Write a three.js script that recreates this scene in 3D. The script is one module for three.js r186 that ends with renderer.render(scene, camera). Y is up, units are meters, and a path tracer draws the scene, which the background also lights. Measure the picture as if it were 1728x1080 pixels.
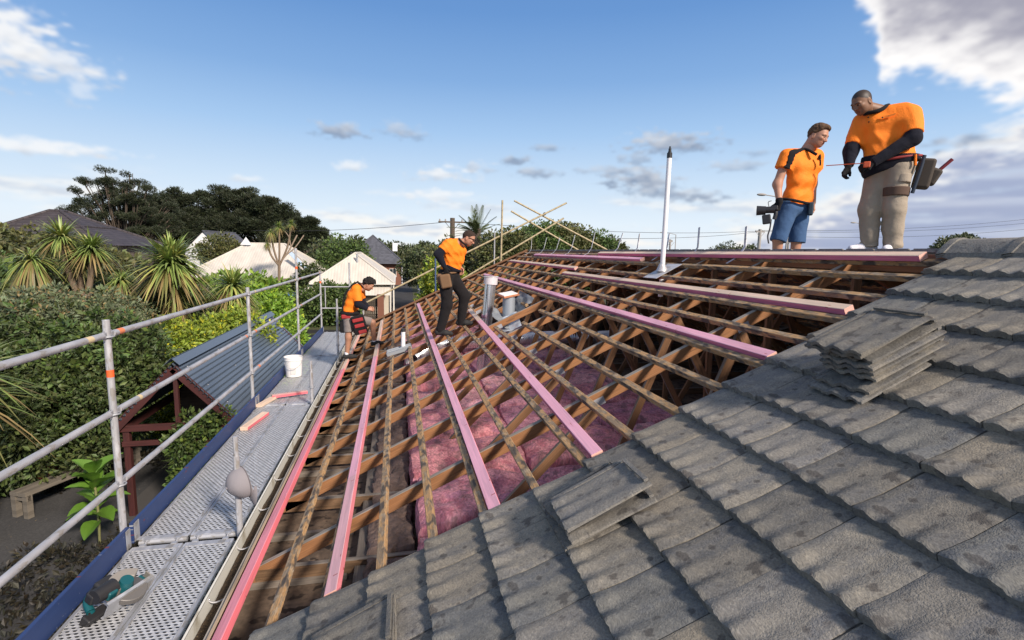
import * as THREE from 'three';
import { mergeGeometries, mergeVertices, toCreasedNormals } from 'three/addons/utils/BufferGeometryUtils.js';
import { RoundedBoxGeometry } from 'three/addons/geometries/RoundedBoxGeometry.js';

// ------------------------------------------------------------------ camera, sky, sun, exposure
const scene = new THREE.Scene();
const camera = new THREE.PerspectiveCamera(63.07, 1728 / 1080, 0.05, 3000);
camera.position.set(1.278, 2.27, 0);
camera.up.set(0.01067, 0.99147, -0.12987);
camera.lookAt(1.278 + 0.21285, 2.27 - 0.12915, -0.96851);
const renderer = new THREE.WebGLRenderer({ antialias: true });
renderer.toneMapping = THREE.LinearToneMapping;
renderer.toneMappingExposure = 1.25;
renderer.shadowMap.enabled = true;

function rng(seed) { let a = seed >>> 0; return () => { a = (a + 0x6D2B79F5) | 0; let t = Math.imul(a ^ (a >>> 15), 1 | a); t = (t + Math.imul(t ^ (t >>> 7), 61 | t)) ^ t; return ((t ^ (t >>> 14)) >>> 0) / 4294967296; }; }
const clamp = (x, a = 0, b = 1) => Math.min(b, Math.max(a, x));
const mix = (a, b, t) => a + (b - a) * t;
const smooth = (a, b, x) => { const t = clamp((x - a) / (b - a)); return t * t * (3 - 2 * t); };
const mix3 = (a, b, t) => [mix(a[0], b[0], t), mix(a[1], b[1], t), mix(a[2], b[2], t)];
function hash(x, y, z) { let h = Math.imul(x | 0, 374761393) ^ Math.imul(y | 0, 668265263) ^ Math.imul(z | 0, 2147483647 ^ 0x5bd1e995); h = Math.imul(h ^ (h >>> 13), 1274126177); h ^= h >>> 16; h = Math.imul(h, 0x85ebca6b); h ^= h >>> 13; return (h >>> 0) / 4294967296; }
function noise(x, y, z = 0, px = 0, py = 0) {         // value noise 0..1; px, py: periods for tiling textures
  const xi = Math.floor(x), yi = Math.floor(y), zi = Math.floor(z); let u = x - xi, v = y - yi, w = z - zi;
  u = u * u * (3 - 2 * u); v = v * v * (3 - 2 * v); w = w * w * (3 - 2 * w);
  const X = (i) => px ? ((i % px) + px) % px : i, Y = (i) => py ? ((i % py) + py) % py : i;
  const x0 = X(xi), x1 = X(xi + 1), y0 = Y(yi), y1 = Y(yi + 1);
  const a = mix(mix(hash(x0, y0, zi), hash(x1, y0, zi), u), mix(hash(x0, y1, zi), hash(x1, y1, zi), u), v);
  if (w === 0) return a;
  const b = mix(mix(hash(x0, y0, zi + 1), hash(x1, y0, zi + 1), u), mix(hash(x0, y1, zi + 1), hash(x1, y1, zi + 1), u), v);
  return mix(a, b, w);
}
function fbm(x, y, z = 0, oct = 4, px = 0, py = 0) { let s = 0, a = 0.5, n = 0; for (let i = 0; i < oct; i++) { s += a * noise(x, y, z + i * 17, px, py); n += a; a *= 0.5; x *= 2; y *= 2; z *= 2; px *= 2; py *= 2; } return s / n; }
const lin = (c) => c.map((v) => { v /= 255; return v <= 0.04045 ? v / 12.92 : ((v + 0.055) / 1.055) ** 2.4; });

{ // the sky: clear evening blue over a pale horizon, a bank of cloud, scattered small clouds
  const W = 2048, Hh = 1024, data = new Float32Array(W * Hh * 4);
  const stops = [[-10, [205, 211, 216]], [0, [214, 221, 227]], [3, [208, 220, 230]], [7, [186, 206, 226]], [12, [152, 184, 219]], [17, [121, 159, 205]], [23, [96, 138, 192]], [40, [66, 106, 164]], [90, [46, 82, 140]]].map(([e, c]) => [e, lin(c)]);
  const base = (e) => { for (let i = 1; i < stops.length; i++) if (e <= stops[i][0]) { const [e0, c0] = stops[i - 1], [e1, c1] = stops[i]; return mix3(c0, c1, clamp((e - e0) / (e1 - e0))); } return stops[stops.length - 1][1]; };
  // small clouds: azimuth, elevation, half width, half height, opacity, tone (0 grey, 1 white)
  const small = [[-5.7, 11.6, 2.5, 0.62, 0.95, 0.1], [0.4, 12.2, 1.8, 0.55, 0.6, 0.2], [1.6, 11.7, 1.6, 0.4, 0.5, 0.2], [28.4, 11.1, 4.2, 0.95, 1.0, 0.25], [25.2, 9.7, 1.7, 0.6, 0.6, 0.2], [26.0, 7.5, 3.9, 1.0, 1.0, 0.2], [23.2, 8.6, 2.4, 0.5, 0.7, 0.2], [27.5, 6.5, 2.6, 0.6, 0.8, 0.15], [31.5, 5.9, 2.9, 0.5, 0.9, 0.1], [16.2, 10.9, 1.5, 0.35, 0.7, 0.1], [5.2, 8.0, 3.0, 0.65, 0.8, 0.85], [8.4, 8.8, 1.8, 0.5, 0.6, 0.5], [12.8, 9.6, 1.4, 0.4, 0.9, 0.1], [14.7, 8.3, 1.9, 0.5, 0.8, 0.15], [-4.5, 8.4, 1.8, 0.5, 0.7, 1], [34.7, 8.7, 2.2, 0.5, 0.6, 0.2], [37, 9.9, 1.6, 0.3, 0.5, 0.2], [-14.5, 6.5, 1.4, 0.25, 0.6, 0.9], [-29.3, 7.6, 4.8, 0.5, 0.85, 1], [-27.3, 13.9, 3.2, 1.0, 0.75, 0.95], [-30.6, 15.2, 3.2, 2.4, 0.95, 1], [-24.9, 13.9, 1.0, 0.55, 0.45, 1], [-26.3, 12.3, 0.9, 0.9, 0.45, 1], [3.6, 5.8, 3.6, 0.6, 0.7, 1], [20, 8.6, 1.6, 0.3, 0.5, 0.2], [52.6, 9.3, 2.6, 0.5, 0.9, 0.02], [52.2, 8.4, 1.9, 0.4, 0.8, 0.02]];
  const bank = (az) => { // lower edge of the high cloud bank at an azimuth
    const k = [[41, 25], [43.4, 21.6], [45.2, 18.4], [46, 15.2], [49, 14.7], [51.4, 13.4], [54, 11.9], [58, 10.2], [66, 8], [80, 7], [110, 9], [150, 14], [175, 20]];
    if (az < 41) return 99; for (let i = 1; i < k.length; i++) if (az <= k[i][0]) return mix(k[i - 1][1], k[i][1], (az - k[i - 1][0]) / (k[i][0] - k[i - 1][0])); return 20; };
  const low = (az) => { const k = [[36, 1.5], [41.5, 5.2], [44.7, 7], [49.5, 9.2], [52.5, 10.1], [55.4, 11], [70, 10], [120, 6], [150, 2]]; if (az < 36) return -5; for (let i = 1; i < k.length; i++) if (az <= k[i][0]) return mix(k[i - 1][1], k[i][1], (az - k[i - 1][0]) / (k[i][0] - k[i - 1][0])); return -5; };
  const white = lin([228, 228, 228]), warm = lin([232, 228, 222]);
  for (let j = 0; j < Hh; j++) {
    const el = ((j + 0.5) / Hh - 0.5) * 180;
    for (let i = 0; i < W; i++) {
      const th = ((i + 0.5) / W - 0.5) * 2 * Math.PI, az = Math.atan2(Math.cos(th), -Math.sin(th)) * 180 / Math.PI;
      let c = base(el);
      if (el > -3) {
        const n1 = fbm(az * 0.9, el * 2.2, 3, 5), n2 = fbm(az * 0.35 + 40, el * 1.1, 9, 5);
        // low white cloud along the horizon
        const hz = smooth(0.42, 0.72, fbm(az * 0.16, el * 0.85, 21, 6) + (3.4 - el) * 0.035) * smooth(8, 3.5, el);
        const hzl = fbm(az * 0.5 + 7, el * 2.4, 33, 4);
        c = mix3(c, mix3(lin([190, 197, 208]), warm, smooth(0.3, 0.6, hzl)), hz * 0.85);
        if (el < 60) for (const [a, e, w, h, o, t] of small) {
          const dx = (az - a) / (w * 1.15), dy = (el - e) / (h * 1.2); if (Math.abs(dx) > 1.5 || Math.abs(dy) > 1.8) continue;
          const d = 1 - Math.sqrt(dx * dx + dy * dy) + (fbm(az * 1.1 + a, el * 2.6, 5, 5) - 0.5) * 2.0 + 0.15, m = smooth(-0.05, 0.95, d) * o;
          const tone = clamp(t + dy * 0.3 + (fbm(az * 0.8 + 3, el * 2, 11, 3) - 0.5) * 0.7);
          c = mix3(c, mix3(lin([128, 143, 166]), white, tone), m * 0.95);
        }
        // lower bank
        const lo = low(az); if (lo > -4) {
          const d = lo - el + (n2 - 0.5) * 3.0 + (n1 - 0.5) * 1.6, m = smooth(-0.3, 1.5, d) * (0.55 + 0.45 * smooth(0.3, 0.55, fbm(az * 0.22, el * 1.6, 51, 5) + 0.12));
          const shade = smooth(0.4, 3.6, d + (n1 - 0.5) * 2.5), st = fbm(az * 0.12, el * 1.5, 61, 5);
          c = mix3(c, mix3(mix3(warm, lin([172, 180, 200]), shade), mix3(white, lin([146, 156, 184]), shade), smooth(0.35, 0.62, st)), m * 0.92);
        }
        // high bank
        const hb = bank(az); if (hb < 90) {
          const d = el - hb + (fbm(az * 0.5, el * 1.3, 71, 5) - 0.5) * 3.6 + (fbm(az * 1.6, el * 3.2, 79, 4) - 0.5) * 1.4, m = smooth(-0.5, 1.5, d);
          const sh = smooth(0.2, 6.5, d + (fbm(az * 0.3, el * 0.6, 83, 4) - 0.5) * 5);
          c = mix3(c, mix3(lin([236, 234, 233]), lin([150, 150, 164]), sh), m);
        }
        // broken cloud over the rest of the sky
        if (el > 26) { const m = smooth(0.3, 0.6, fbm(az * 0.05, el * 0.08, 91, 5)) * smooth(26, 40, el); c = mix3(c, lin([180, 180, 182]), m * 0.85); }
      }
      const o = (j * W + i) * 4; data[o] = c[0]; data[o + 1] = c[1]; data[o + 2] = c[2]; data[o + 3] = 1;
    }
  }
  const t = new THREE.DataTexture(data, W, Hh, THREE.RGBAFormat, THREE.FloatType);
  t.mapping = THREE.EquirectangularReflectionMapping; t.magFilter = t.minFilter = THREE.LinearFilter; t.wrapS = THREE.RepeatWrapping; t.needsUpdate = true;
  scene.background = t; scene.environment = t;
}
const sun = new THREE.DirectionalLight(new THREE.Color(1, 0.88, 0.77), 4.6);
sun.position.set(1.5 + 16, 21, -6 + 27.5); sun.target.position.set(1.5, 0, -6); scene.add(sun, sun.target);
sun.castShadow = true; sun.shadow.radius = 14; sun.shadow.mapSize.set(2048, 2048);
Object.assign(sun.shadow.camera, { left: -45, right: 45, top: 45, bottom: -45, near: 1, far: 160 });

// ------------------------------------------------------------------ helpers
const R = rng(7);
const rr = (a, b, r = R) => a + (b - a) * r();
const V = (x, y, z) => new THREE.Vector3(x, y, z);
const rad = (d) => d * Math.PI / 180;
const used = {};
function numbered(n) { const k = used[n] = (used[n] ?? -1) + 1; return k ? n + '_' + String(k).padStart(3, '0') : n; }
function tag(o, label, category, group, kind) { o.userData.label = label; o.userData.category = category; if (group) o.userData.group = group; if (kind) o.userData.kind = kind; return o; }
function mesh(name, geo, mat, parent) { const m = new THREE.Mesh(geo, mat); m.name = parent ? name : numbered(name); m.castShadow = m.receiveShadow = true; (parent || scene).add(m); return m; }
function thing(name, label, category, pos = [0, 0, 0], group) { const g = new THREE.Group(); g.name = numbered(name); g.position.set(...pos); scene.add(g); return tag(g, label, category, group); }
function solo(name, label, category, geo, mat, group) { return tag(mesh(name, geo, mat), label, category, group); }
function structure(name, geo, mat, label) { const m = mesh(name, geo, mat); m.userData.kind = 'structure'; if (label) m.userData.label = label; return m; }
function texture(w, h, fn, srgb = true) { const d = new Uint8Array(w * h * 4); for (let j = 0; j < h; j++) for (let i = 0; i < w; i++) { const c = fn(i / w, j / h, i, j), o = (j * w + i) * 4; d[o] = clamp(c[0]) * 255; d[o + 1] = clamp(c[1]) * 255; d[o + 2] = clamp(c[2]) * 255; d[o + 3] = 255; }
  const t = new THREE.DataTexture(d, w, h); t.magFilter = THREE.LinearFilter; t.minFilter = THREE.LinearMipmapLinearFilter; t.generateMipmaps = true; t.wrapS = t.wrapT = THREE.RepeatWrapping; if (srgb) t.colorSpace = THREE.SRGBColorSpace; t.needsUpdate = true; return t; }
const grey1 = (v) => [v, v, v];
function std(o) { const m = new THREE.MeshStandardMaterial({ roughness: 0.8, metalness: 0, ...o }); if (Array.isArray(o.color)) { m.color = new THREE.Color(); m.color.setRGB(...o.color); } return m; }
function phys(o) { const m = new THREE.MeshPhysicalMaterial({ roughness: 0.8, metalness: 0, ...o }); if (Array.isArray(o.color)) { m.color = new THREE.Color(); m.color.setRGB(...o.color); } return m; }
const place = (g, x, y, z, ry = 0, rx = 0, rz = 0) => { const m = new THREE.Matrix4().compose(V(x, y, z), new THREE.Quaternion().setFromEuler(new THREE.Euler(rx, ry, rz, 'YXZ')), V(1, 1, 1)); return g.applyMatrix4(m); };
function paint(g, c) { const n = g.attributes.position.count, a = new Float32Array(n * 3); for (let i = 0; i < n; i++) { a[i * 3] = c[0]; a[i * 3 + 1] = c[1]; a[i * 3 + 2] = c[2]; } g.setAttribute('color', new THREE.BufferAttribute(a, 3)); return g; }
function merge(list) { const l = list.map((g) => { g = g.index ? g.toNonIndexed() : g; for (const k of Object.keys(g.attributes)) if (!['position', 'normal', 'uv', 'color'].includes(k)) g.deleteAttribute(k); return g; }); const hasC = l.some((g) => g.attributes.color); if (hasC) l.forEach((g) => { if (!g.attributes.color) paint(g, [1, 1, 1]); }); return mergeGeometries(l); }
// a chamfered bar along z, centred; u runs along its length in metres, v round it; cols: {top, side, end}; cuts: list of [z, topColour] changes along the length
function bar(len, w, h, ch = 0.003, cols = null, u0 = 0, segs = 1, bend = null) {
  const a = w / 2, b = h / 2, P = [[-a + ch, b], [a - ch, b], [a, b - ch], [a, -b + ch], [a - ch, -b], [-a + ch, -b], [-a, -b + ch], [-a, b - ch]];
  const pos = [], uv = [], col = []; let per = 0;
  const cf = typeof cols === 'function' ? cols : cols ? (k) => cols[k] : null;
  for (let s = 0; s < segs; s++) { const z0 = -len / 2 + len * s / segs, z1 = -len / 2 + len * (s + 1) / segs, d0 = bend ? bend(s / segs) : [0, 0], d1 = bend ? bend((s + 1) / segs) : [0, 0]; per = 0;
    for (let i = 0; i < 8; i++) { const p = P[i], q = P[(i + 1) % 8], e = Math.hypot(q[0] - p[0], q[1] - p[1]); if (e < 1e-6) continue;
      const quad = [[p, z0, d0], [q, z1, d1], [q, z0, d0], [p, z0, d0], [p, z1, d1], [q, z1, d1]], vv = [per, per + e, per + e, per, per, per + e];
      const kind = i === 0 ? 'top' : i === 4 ? 'bottom' : (i === 2 || i === 6) ? 'side' : i === 1 || i === 7 ? 'top' : 'side';
      quad.forEach(([pt, z, d], k) => { pos.push(pt[0] + d[0], pt[1] + d[1], z); uv.push(u0 + z, vv[k] + u0 * 0.37); if (cf) { const c = cf(kind === 'bottom' ? 'side' : kind, (z0 + z1) / 2); col.push(...c); } });
      per += e; } }
  for (const [z, sg] of [[-len / 2, -1], [len / 2, 1]]) { const d = bend ? bend(sg < 0 ? 0 : 1) : [0, 0]; for (let i = 1; i < 7; i++) { const tri = sg > 0 ? [P[0], P[i + 1], P[i]] : [P[0], P[i], P[i + 1]]; tri.forEach((pt) => { pos.push(pt[0] + d[0], pt[1] + d[1], z); uv.push(u0 + pt[0], pt[1]); if (cf) col.push(...cf('end', z)); }); } }
  const g = new THREE.BufferGeometry(); g.setAttribute('position', new THREE.Float32BufferAttribute(pos, 3)); g.setAttribute('uv', new THREE.Float32BufferAttribute(uv, 2)); if (cf) g.setAttribute('color', new THREE.Float32BufferAttribute(col, 3));
  g.computeVertexNormals(); return g;
}
// puts a bar between two points (its own z axis along a->b, its top towards up)
function between(g, a, b, up = V(0, 1, 0)) { const z = b.clone().sub(a).normalize(), x = up.clone().cross(z).normalize(), y = z.clone().cross(x); const m = new THREE.Matrix4().makeBasis(x, y, z); m.setPosition(a.clone().add(b).multiplyScalar(0.5)); return g.applyMatrix4(m); }
function bolt(a, b, w, h, ch, cols, up) { return between(bar(a.distanceTo(b), w, h, ch, cols, rr(0, 9)), a, b, up); }
function tube(a, b, r, seg = 14, r2 = r) { const g = new THREE.CylinderGeometry(r2, r, a.distanceTo(b), seg); const uv = g.attributes.uv, L = a.distanceTo(b); for (let i = 0; i < uv.count; i++) uv.setXY(i, uv.getX(i) * 6.28 * r, uv.getY(i) * L); const q = new THREE.Quaternion().setFromUnitVectors(V(0, 1, 0), b.clone().sub(a).normalize()); return g.applyMatrix4(new THREE.Matrix4().compose(a.clone().add(b).multiplyScalar(0.5), q, V(1, 1, 1))); }
function hose(pts, r, seg = 24, rad_ = 8, closed = false) { return new THREE.TubeGeometry(new THREE.CatmullRomCurve3(pts.map((p) => p.isVector3 ? p : V(...p)), closed), seg, r, rad_, closed); }
function box(w, h, d, x = 0, y = 0, z = 0) { const g = new THREE.BoxGeometry(w, h, d); const uv = g.attributes.uv, n = g.attributes.normal, p = g.attributes.position; for (let i = 0; i < uv.count; i++) { const ax = Math.abs(n.getX(i)), ay = Math.abs(n.getY(i)); if (ax > 0.5) uv.setXY(i, p.getZ(i), p.getY(i)); else if (ay > 0.5) uv.setXY(i, p.getX(i), p.getZ(i)); else uv.setXY(i, p.getX(i), p.getY(i)); } return g.translate(x, y, z); }
function polyUV(g) { g.computeVertexNormals(); const p = g.attributes.position, n = g.attributes.normal, uv = new Float32Array(p.count * 2); for (let i = 0; i < p.count; i++) { const ax = Math.abs(n.getX(i)), ay = Math.abs(n.getY(i)), az = Math.abs(n.getZ(i)); if (ax >= ay && ax >= az) { uv[2 * i] = p.getZ(i); uv[2 * i + 1] = p.getY(i); } else if (ay >= az) { uv[2 * i] = p.getX(i); uv[2 * i + 1] = p.getZ(i); } else { uv[2 * i] = p.getX(i); uv[2 * i + 1] = p.getY(i); } } g.setAttribute('uv', new THREE.BufferAttribute(uv, 2)); return g; }
// flat polygons (lists of points) as one geometry, uv: u along the first edge, v across, in metres
function faces(list) { const pos = [], uv = []; for (const f of list) { const P = f.map((p) => V(...p)), u = P[1].clone().sub(P[0]).normalize(), n = u.clone().cross(P[2].clone().sub(P[0])).normalize(), v = n.clone().cross(u); for (let i = 1; i < P.length - 1; i++) for (const q of [P[0], P[i], P[i + 1]]) { pos.push(q.x, q.y, q.z); const d = q.clone().sub(P[0]); uv.push(d.dot(u), d.dot(v)); } } const g = new THREE.BufferGeometry(); g.setAttribute('position', new THREE.Float32BufferAttribute(pos, 3)); g.setAttribute('uv', new THREE.Float32BufferAttribute(uv, 2)); g.computeVertexNormals(); return g; }
const ORD = ['first', 'second', 'third', 'fourth', 'fifth', 'sixth', 'seventh', 'eighth', 'ninth', 'tenth', 'eleventh', 'twelfth', 'thirteenth', 'fourteenth', 'fifteenth', 'sixteenth'];
// ------------------------------------------------------------------ materials
const texGrain = texture(512, 256, (u, v) => { const n = fbm(u * 6, v * 64, 1, 4, 6, 64), m = fbm(u * 3, v * 10, 5, 4, 3, 10), k = noise(u * 4, v * 5, 7, 4, 5); return grey1(0.74 + 0.26 * n - 0.12 * smooth(0.5, 0.7, m) - (k > 0.9 ? 0.18 : 0)); });
texGrain.repeat.set(1, 5);
const bumpGrain = texture(512, 256, (u, v) => grey1(fbm(u * 8, v * 90, 1, 3, 8, 90)), false); bumpGrain.repeat.set(1, 5);
const texBatten = texture(1024, 128, (u, v) => {
  const g = fbm(u * 12, v * 30, 2, 4, 12, 30), band = fbm(u * 18 + v * 1.2, v * 2, 4, 3), soft = fbm(u * 40, v * 9, 8, 4, 40, 9), pale = smooth(0.6, 0.75, fbm(u * 30, v * 6, 12, 4, 30, 6)), fine = noise(u * 120, v * 110, 5, 120, 110);
  let c = mix3([0.74, 0.59, 0.41], [0.63, 0.50, 0.35], g); c = mix3(c, [0.50, 0.455, 0.40], smooth(0.4, 0.62, soft) * 0.7); c = mix3(c, [0.29, 0.265, 0.245], 0.85 * smooth(0.5, 0.66, band * 0.7 + soft * 0.32)); c = mix3(c, [0.68, 0.63, 0.55], pale * 0.5); const k = 0.86 + 0.28 * fine; return [c[0] * k, c[1] * k, c[2] * k];
}); texBatten.repeat.set(0.42, 5);
const M = {};
M.batten = std({ map: texBatten, bumpMap: bumpGrain, bumpScale: 0.003, roughness: 0.95 });
M.timber = std({ vertexColors: true, map: texGrain, bumpMap: bumpGrain, bumpScale: 0.0015, roughness: 0.85 });
const texPink = texture(512, 256, (u, v) => { const n = fbm(u * 5, v * 50, 1, 4, 5, 50), m = fbm(u * 3, v * 8, 5, 4, 3, 8), k = noise(u * 14, v * 9, 9, 14, 9), d = 0.86 + 0.14 * n - 0.07 * smooth(0.5, 0.7, m); return k > 0.965 ? [d * 0.8, d * 0.62, d * 0.58] : [d, d * (0.95 + 0.06 * m), d * (0.95 + 0.06 * m)]; }); texPink.repeat.set(0.8, 5);
M.pink = std({ vertexColors: true, map: texPink, bumpMap: bumpGrain, bumpScale: 0.0008, roughness: 0.7 });
// concrete tiles: gritty beige grey, streaks that run down the slope, dark lichen spots
const tileGrit = (u, v) => { const f = noise(u * 512, v * 512, 1, 512, 512), f2 = noise(u * 256, v * 256, 2, 256, 256); return f * 0.6 + f2 * 0.4; };
const texTile = texture(1024, 1024, (u, v) => {
  const wx = fbm(u * 9, v * 9, 41, 3, 9, 9), st = fbm(u * 6 + wx * 0.5, v * 26 + wx * 1.5, 3, 5, 0, 0), bl = fbm(u * 7, v * 9, 6, 5, 7, 9), g = tileGrit(u, v), peb = noise(u * 230, v * 230, 17, 230, 230), md = fbm(u * 30, v * 30, 29, 4, 30, 30);
  const sp = fbm(u * 22, v * 30, 19, 5, 22, 30), big = fbm(u * 3, v * 3, 23, 4, 3, 3);
  let c = mix3([0.56, 0.545, 0.515], [0.63, 0.60, 0.545], bl);
  c = mix3(c, [0.47, 0.475, 0.485], smooth(0.46, 0.7, st) * 0.6);
  c = mix3(c, [0.50, 0.495, 0.48], smooth(0.42, 0.7, big) * 0.45);
  c = mix3(c, [0.68, 0.65, 0.59], smooth(0.52, 0.72, md) * 0.4);
  c = mix3(c, [0.27, 0.255, 0.25], smooth(0.665, 0.76, sp + (g - 0.5) * 0.16) * 0.5);
  const k = 0.80 + 0.2 * g + 0.18 * peb; return [c[0] * k, c[1] * k, c[2] * k];
});
const bumpTile = texture(1024, 1024, (u, v) => grey1(tileGrit(u, v) * 0.6 + fbm(u * 40, v * 40, 31, 3, 40, 40) * 0.4), false);
for (const t of [texTile, bumpTile]) t.repeat.set(0.8, 0.8);
M.tile = ['#dcdddf', '#cfd0d2', '#c3c8cd', '#d8d5cf', '#bfc0c1', '#e2e1de'].map((c) => std({ color: c, map: texTile, bumpMap: bumpTile, bumpScale: 0.0035, roughness: 0.95 }));
const texDust = texture(512, 512, (u, v) => { const a = fbm(u * 8, v * 8, 2, 5, 8, 8), b = fbm(u * 60, v * 60, 9, 3, 60, 60), s = fbm(u * 20, v * 20, 14, 3, 20, 20); let c = mix3([0.33, 0.27, 0.22], [0.46, 0.40, 0.34], a); c = mix3(c, [0.22, 0.18, 0.15], smooth(0.6, 0.7, s)); const k = 0.8 + 0.4 * b; return [c[0] * k, c[1] * k, c[2] * k]; }); texDust.repeat.set(0.7, 0.7);
M.dust = std({ map: texDust, roughness: 1 });
M.whitePaint = std({ color: [0.70, 0.68, 0.62], roughness: 0.45 });
M.brownPaint = std({ color: [0.17, 0.075, 0.04], roughness: 0.7, map: texGrain });
const texSteel = texture(256, 256, (u, v) => { const a = fbm(u * 6, v * 6, 3, 4, 6, 6), s = smooth(0.6, 0.72, fbm(u * 9, v * 9, 8, 4, 9, 9)); const k = 0.72 + 0.28 * a; return mix3([k, k, k * 1.01], [0.66, 0.62, 0.55], s * 0.5); }); texSteel.repeat.set(3, 1.3);
const roughSteel = texture(256, 256, (u, v) => grey1(0.36 + 0.3 * fbm(u * 10, v * 10, 5, 4, 10, 10)), false); roughSteel.repeat.set(3, 1.3);
M.steel = std({ color: [0.66, 0.66, 0.67], map: texSteel, roughnessMap: roughSteel, roughness: 1, metalness: 0.3 });
M.zinc = std({ color: [0.55, 0.57, 0.60], map: texSteel, roughness: 0.5, metalness: 0.3 });
M.orangeTape = std({ color: [0.85, 0.13, 0.03], roughness: 0.6 });

// ------------------------------------------------------------------ the house with the opened roof
const PITCH = rad(25), CP = Math.cos(PITCH), SP = Math.sin(PITCH);
const rp = (s, n, z) => V(s * CP - n * SP, s * SP + n * CP, z);            // near slope
const rq = (s, n, z) => V(10 - (s * CP - n * SP), s * SP + n * CP, z);     // far slope
const UPN = V(-SP, CP, 0), UPF = V(SP, CP, 0);
const GZ = -14.9, NZ = 3.2, GROUND = -2.6;
const house = thing('house', 'house with half stripped tiled roof showing timber trusses and pink insulation', 'house');
const rafterCol = (k) => { const d = rr(0.8, 1.15); return { top: [0.38 * d, 0.34 * d, 0.29 * d], side: [0.40 * d, 0.185 * d, 0.075 * d], end: [0.4 * d, 0.22 * d, 0.1 * d] }; };
const plateG = box(0.11, 0.06, 0.0016);
const trussZ = []; for (let i = 0; i < 18; i++) trussZ.push(2.37 - i * 1.0);
trussZ.forEach((z, i) => {
  const c = rafterCol();
  mesh('rafter', bolt(rp(0.22, -0.091, z), rp(5.47, -0.091, z), 0.045, 0.097, 0.003, c, UPN), M.timber, house);
  mesh('rafter', bolt(rq(0.22, -0.091, z), rq(5.47, -0.091, z), 0.045, 0.097, 0.003, c, UPF), M.timber, house);
  mesh('ceiling_joist', bolt(V(0.3, 0.03, z), V(9.7, 0.03, z), 0.045, 0.1, 0.003, { top: [0.3, 0.26, 0.22], side: [0.27, 0.16, 0.085], end: [0.3, 0.2, 0.1] }), M.timber, house);
  if (z > -1.5) return;
  const rf = (x) => V(x, x * Math.tan(PITCH) - 0.19, z + 0.0), ch = (x) => V(x, 0.06, z);
  for (const [a, b] of [[ch(1.75), rf(2.75)], [ch(3.3), rf(3.95)], [ch(4.85), rf(3.95)]]) {
    const d = rr(0.85, 1.1), col = { top: [0.32 * d, 0.27 * d, 0.21 * d], side: [0.33 * d, 0.17 * d, 0.08 * d], end: [0.3, 0.2, 0.1] }, off = rr(-0.006, 0.006);
    mesh('truss_web', bolt(a.clone().setZ(z + off), b.clone().setZ(z + off), 0.035, 0.075, 0.002, col, V(-0.7, 0.7, 0)), M.timber, house);
    mesh('truss_web', bolt(V(10 - a.x, a.y, z + off), V(10 - b.x, b.y, z + off), 0.035, 0.075, 0.002, col, V(0.7, 0.7, 0)), M.timber, house);
  }
  for (const [x, y, a] of [[2.75, 2.75 * Math.tan(PITCH) - 0.13, PITCH], [3.95, 3.95 * Math.tan(PITCH) - 0.13, PITCH]]) { const p = mesh('nail_plate', plateG, M.zinc, house); p.position.set(x, y, z + 0.0245); p.rotation.z = a; }
  mesh('truss_web', bolt(V(5, 0.07, z), V(5, 2.1, z), 0.035, 0.075, 0.002, { top: [0.3, 0.24, 0.18], side: [0.33, 0.17, 0.08], end: [0.3, 0.2, 0.1] }, V(1, 0, 0)), M.timber, house);
});
// old battens, in lengths; pieces are cut away round the flues
const lengths = { 9: [[GZ, -9.4], [-7.25, -0.9], [-0.88, NZ]], 10: [[GZ, -9.0], [-6.7, NZ]], 11: [[GZ, -7.7], [-6.95, NZ]], 8: [[GZ, -5.1], [-5.08, NZ]], 4: [[GZ, -8.9], [-8.86, NZ]], 5: [[GZ, -9.3], [-9.26, NZ]], 13: [[GZ, -7.4], [-7.36, NZ]] };
for (let k = 0; k <= 17; k++) {
  const s = k < 17 ? 0.32 * k : 5.36;
  for (let [z0, z1] of (k === 0 ? [[-2.6, NZ]] : lengths[k] || [[GZ + rr(0, 0.15), NZ]])) {
    if (k === 16) z1 = Math.min(z1, NZ);
    const L = z1 - z0, seg = Math.max(2, Math.round(L * 1.5)), ph = rr(0, 9), am = rr(0.002, 0.006);
    const g = bar(L, 0.05, 0.042, 0.004, null, rr(0, 20), seg, (t) => [Math.sin(ph + t * L * 0.8) * am, Math.cos(ph * 2 + t * L * 6.28) * 0.002]);
    const m = mesh('old_batten', g, M.batten, house); m.rotation.z = PITCH; m.position.copy(rp(s + rr(-0.006, 0.006), -0.021, (z0 + z1) / 2)); if (k === 10 && z0 < -8) m.rotation.y = 0.02;
  }
  const f = mesh('old_batten', bar(NZ - GZ, 0.05, 0.042, 0.004, null, rr(0, 20)), M.batten, house); f.rotation.z = -PITCH; f.position.copy(rq(s, -0.021, (NZ + GZ) / 2));
}
mesh('ridge_board', bar(NZ - GZ, 0.035, 0.14, 0.003, { top: [0.3, 0.25, 0.2], side: [0.3, 0.16, 0.08], end: [0.3, 0.2, 0.1] }), M.timber, house).position.set(5, 2.24, (NZ + GZ) / 2);
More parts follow.
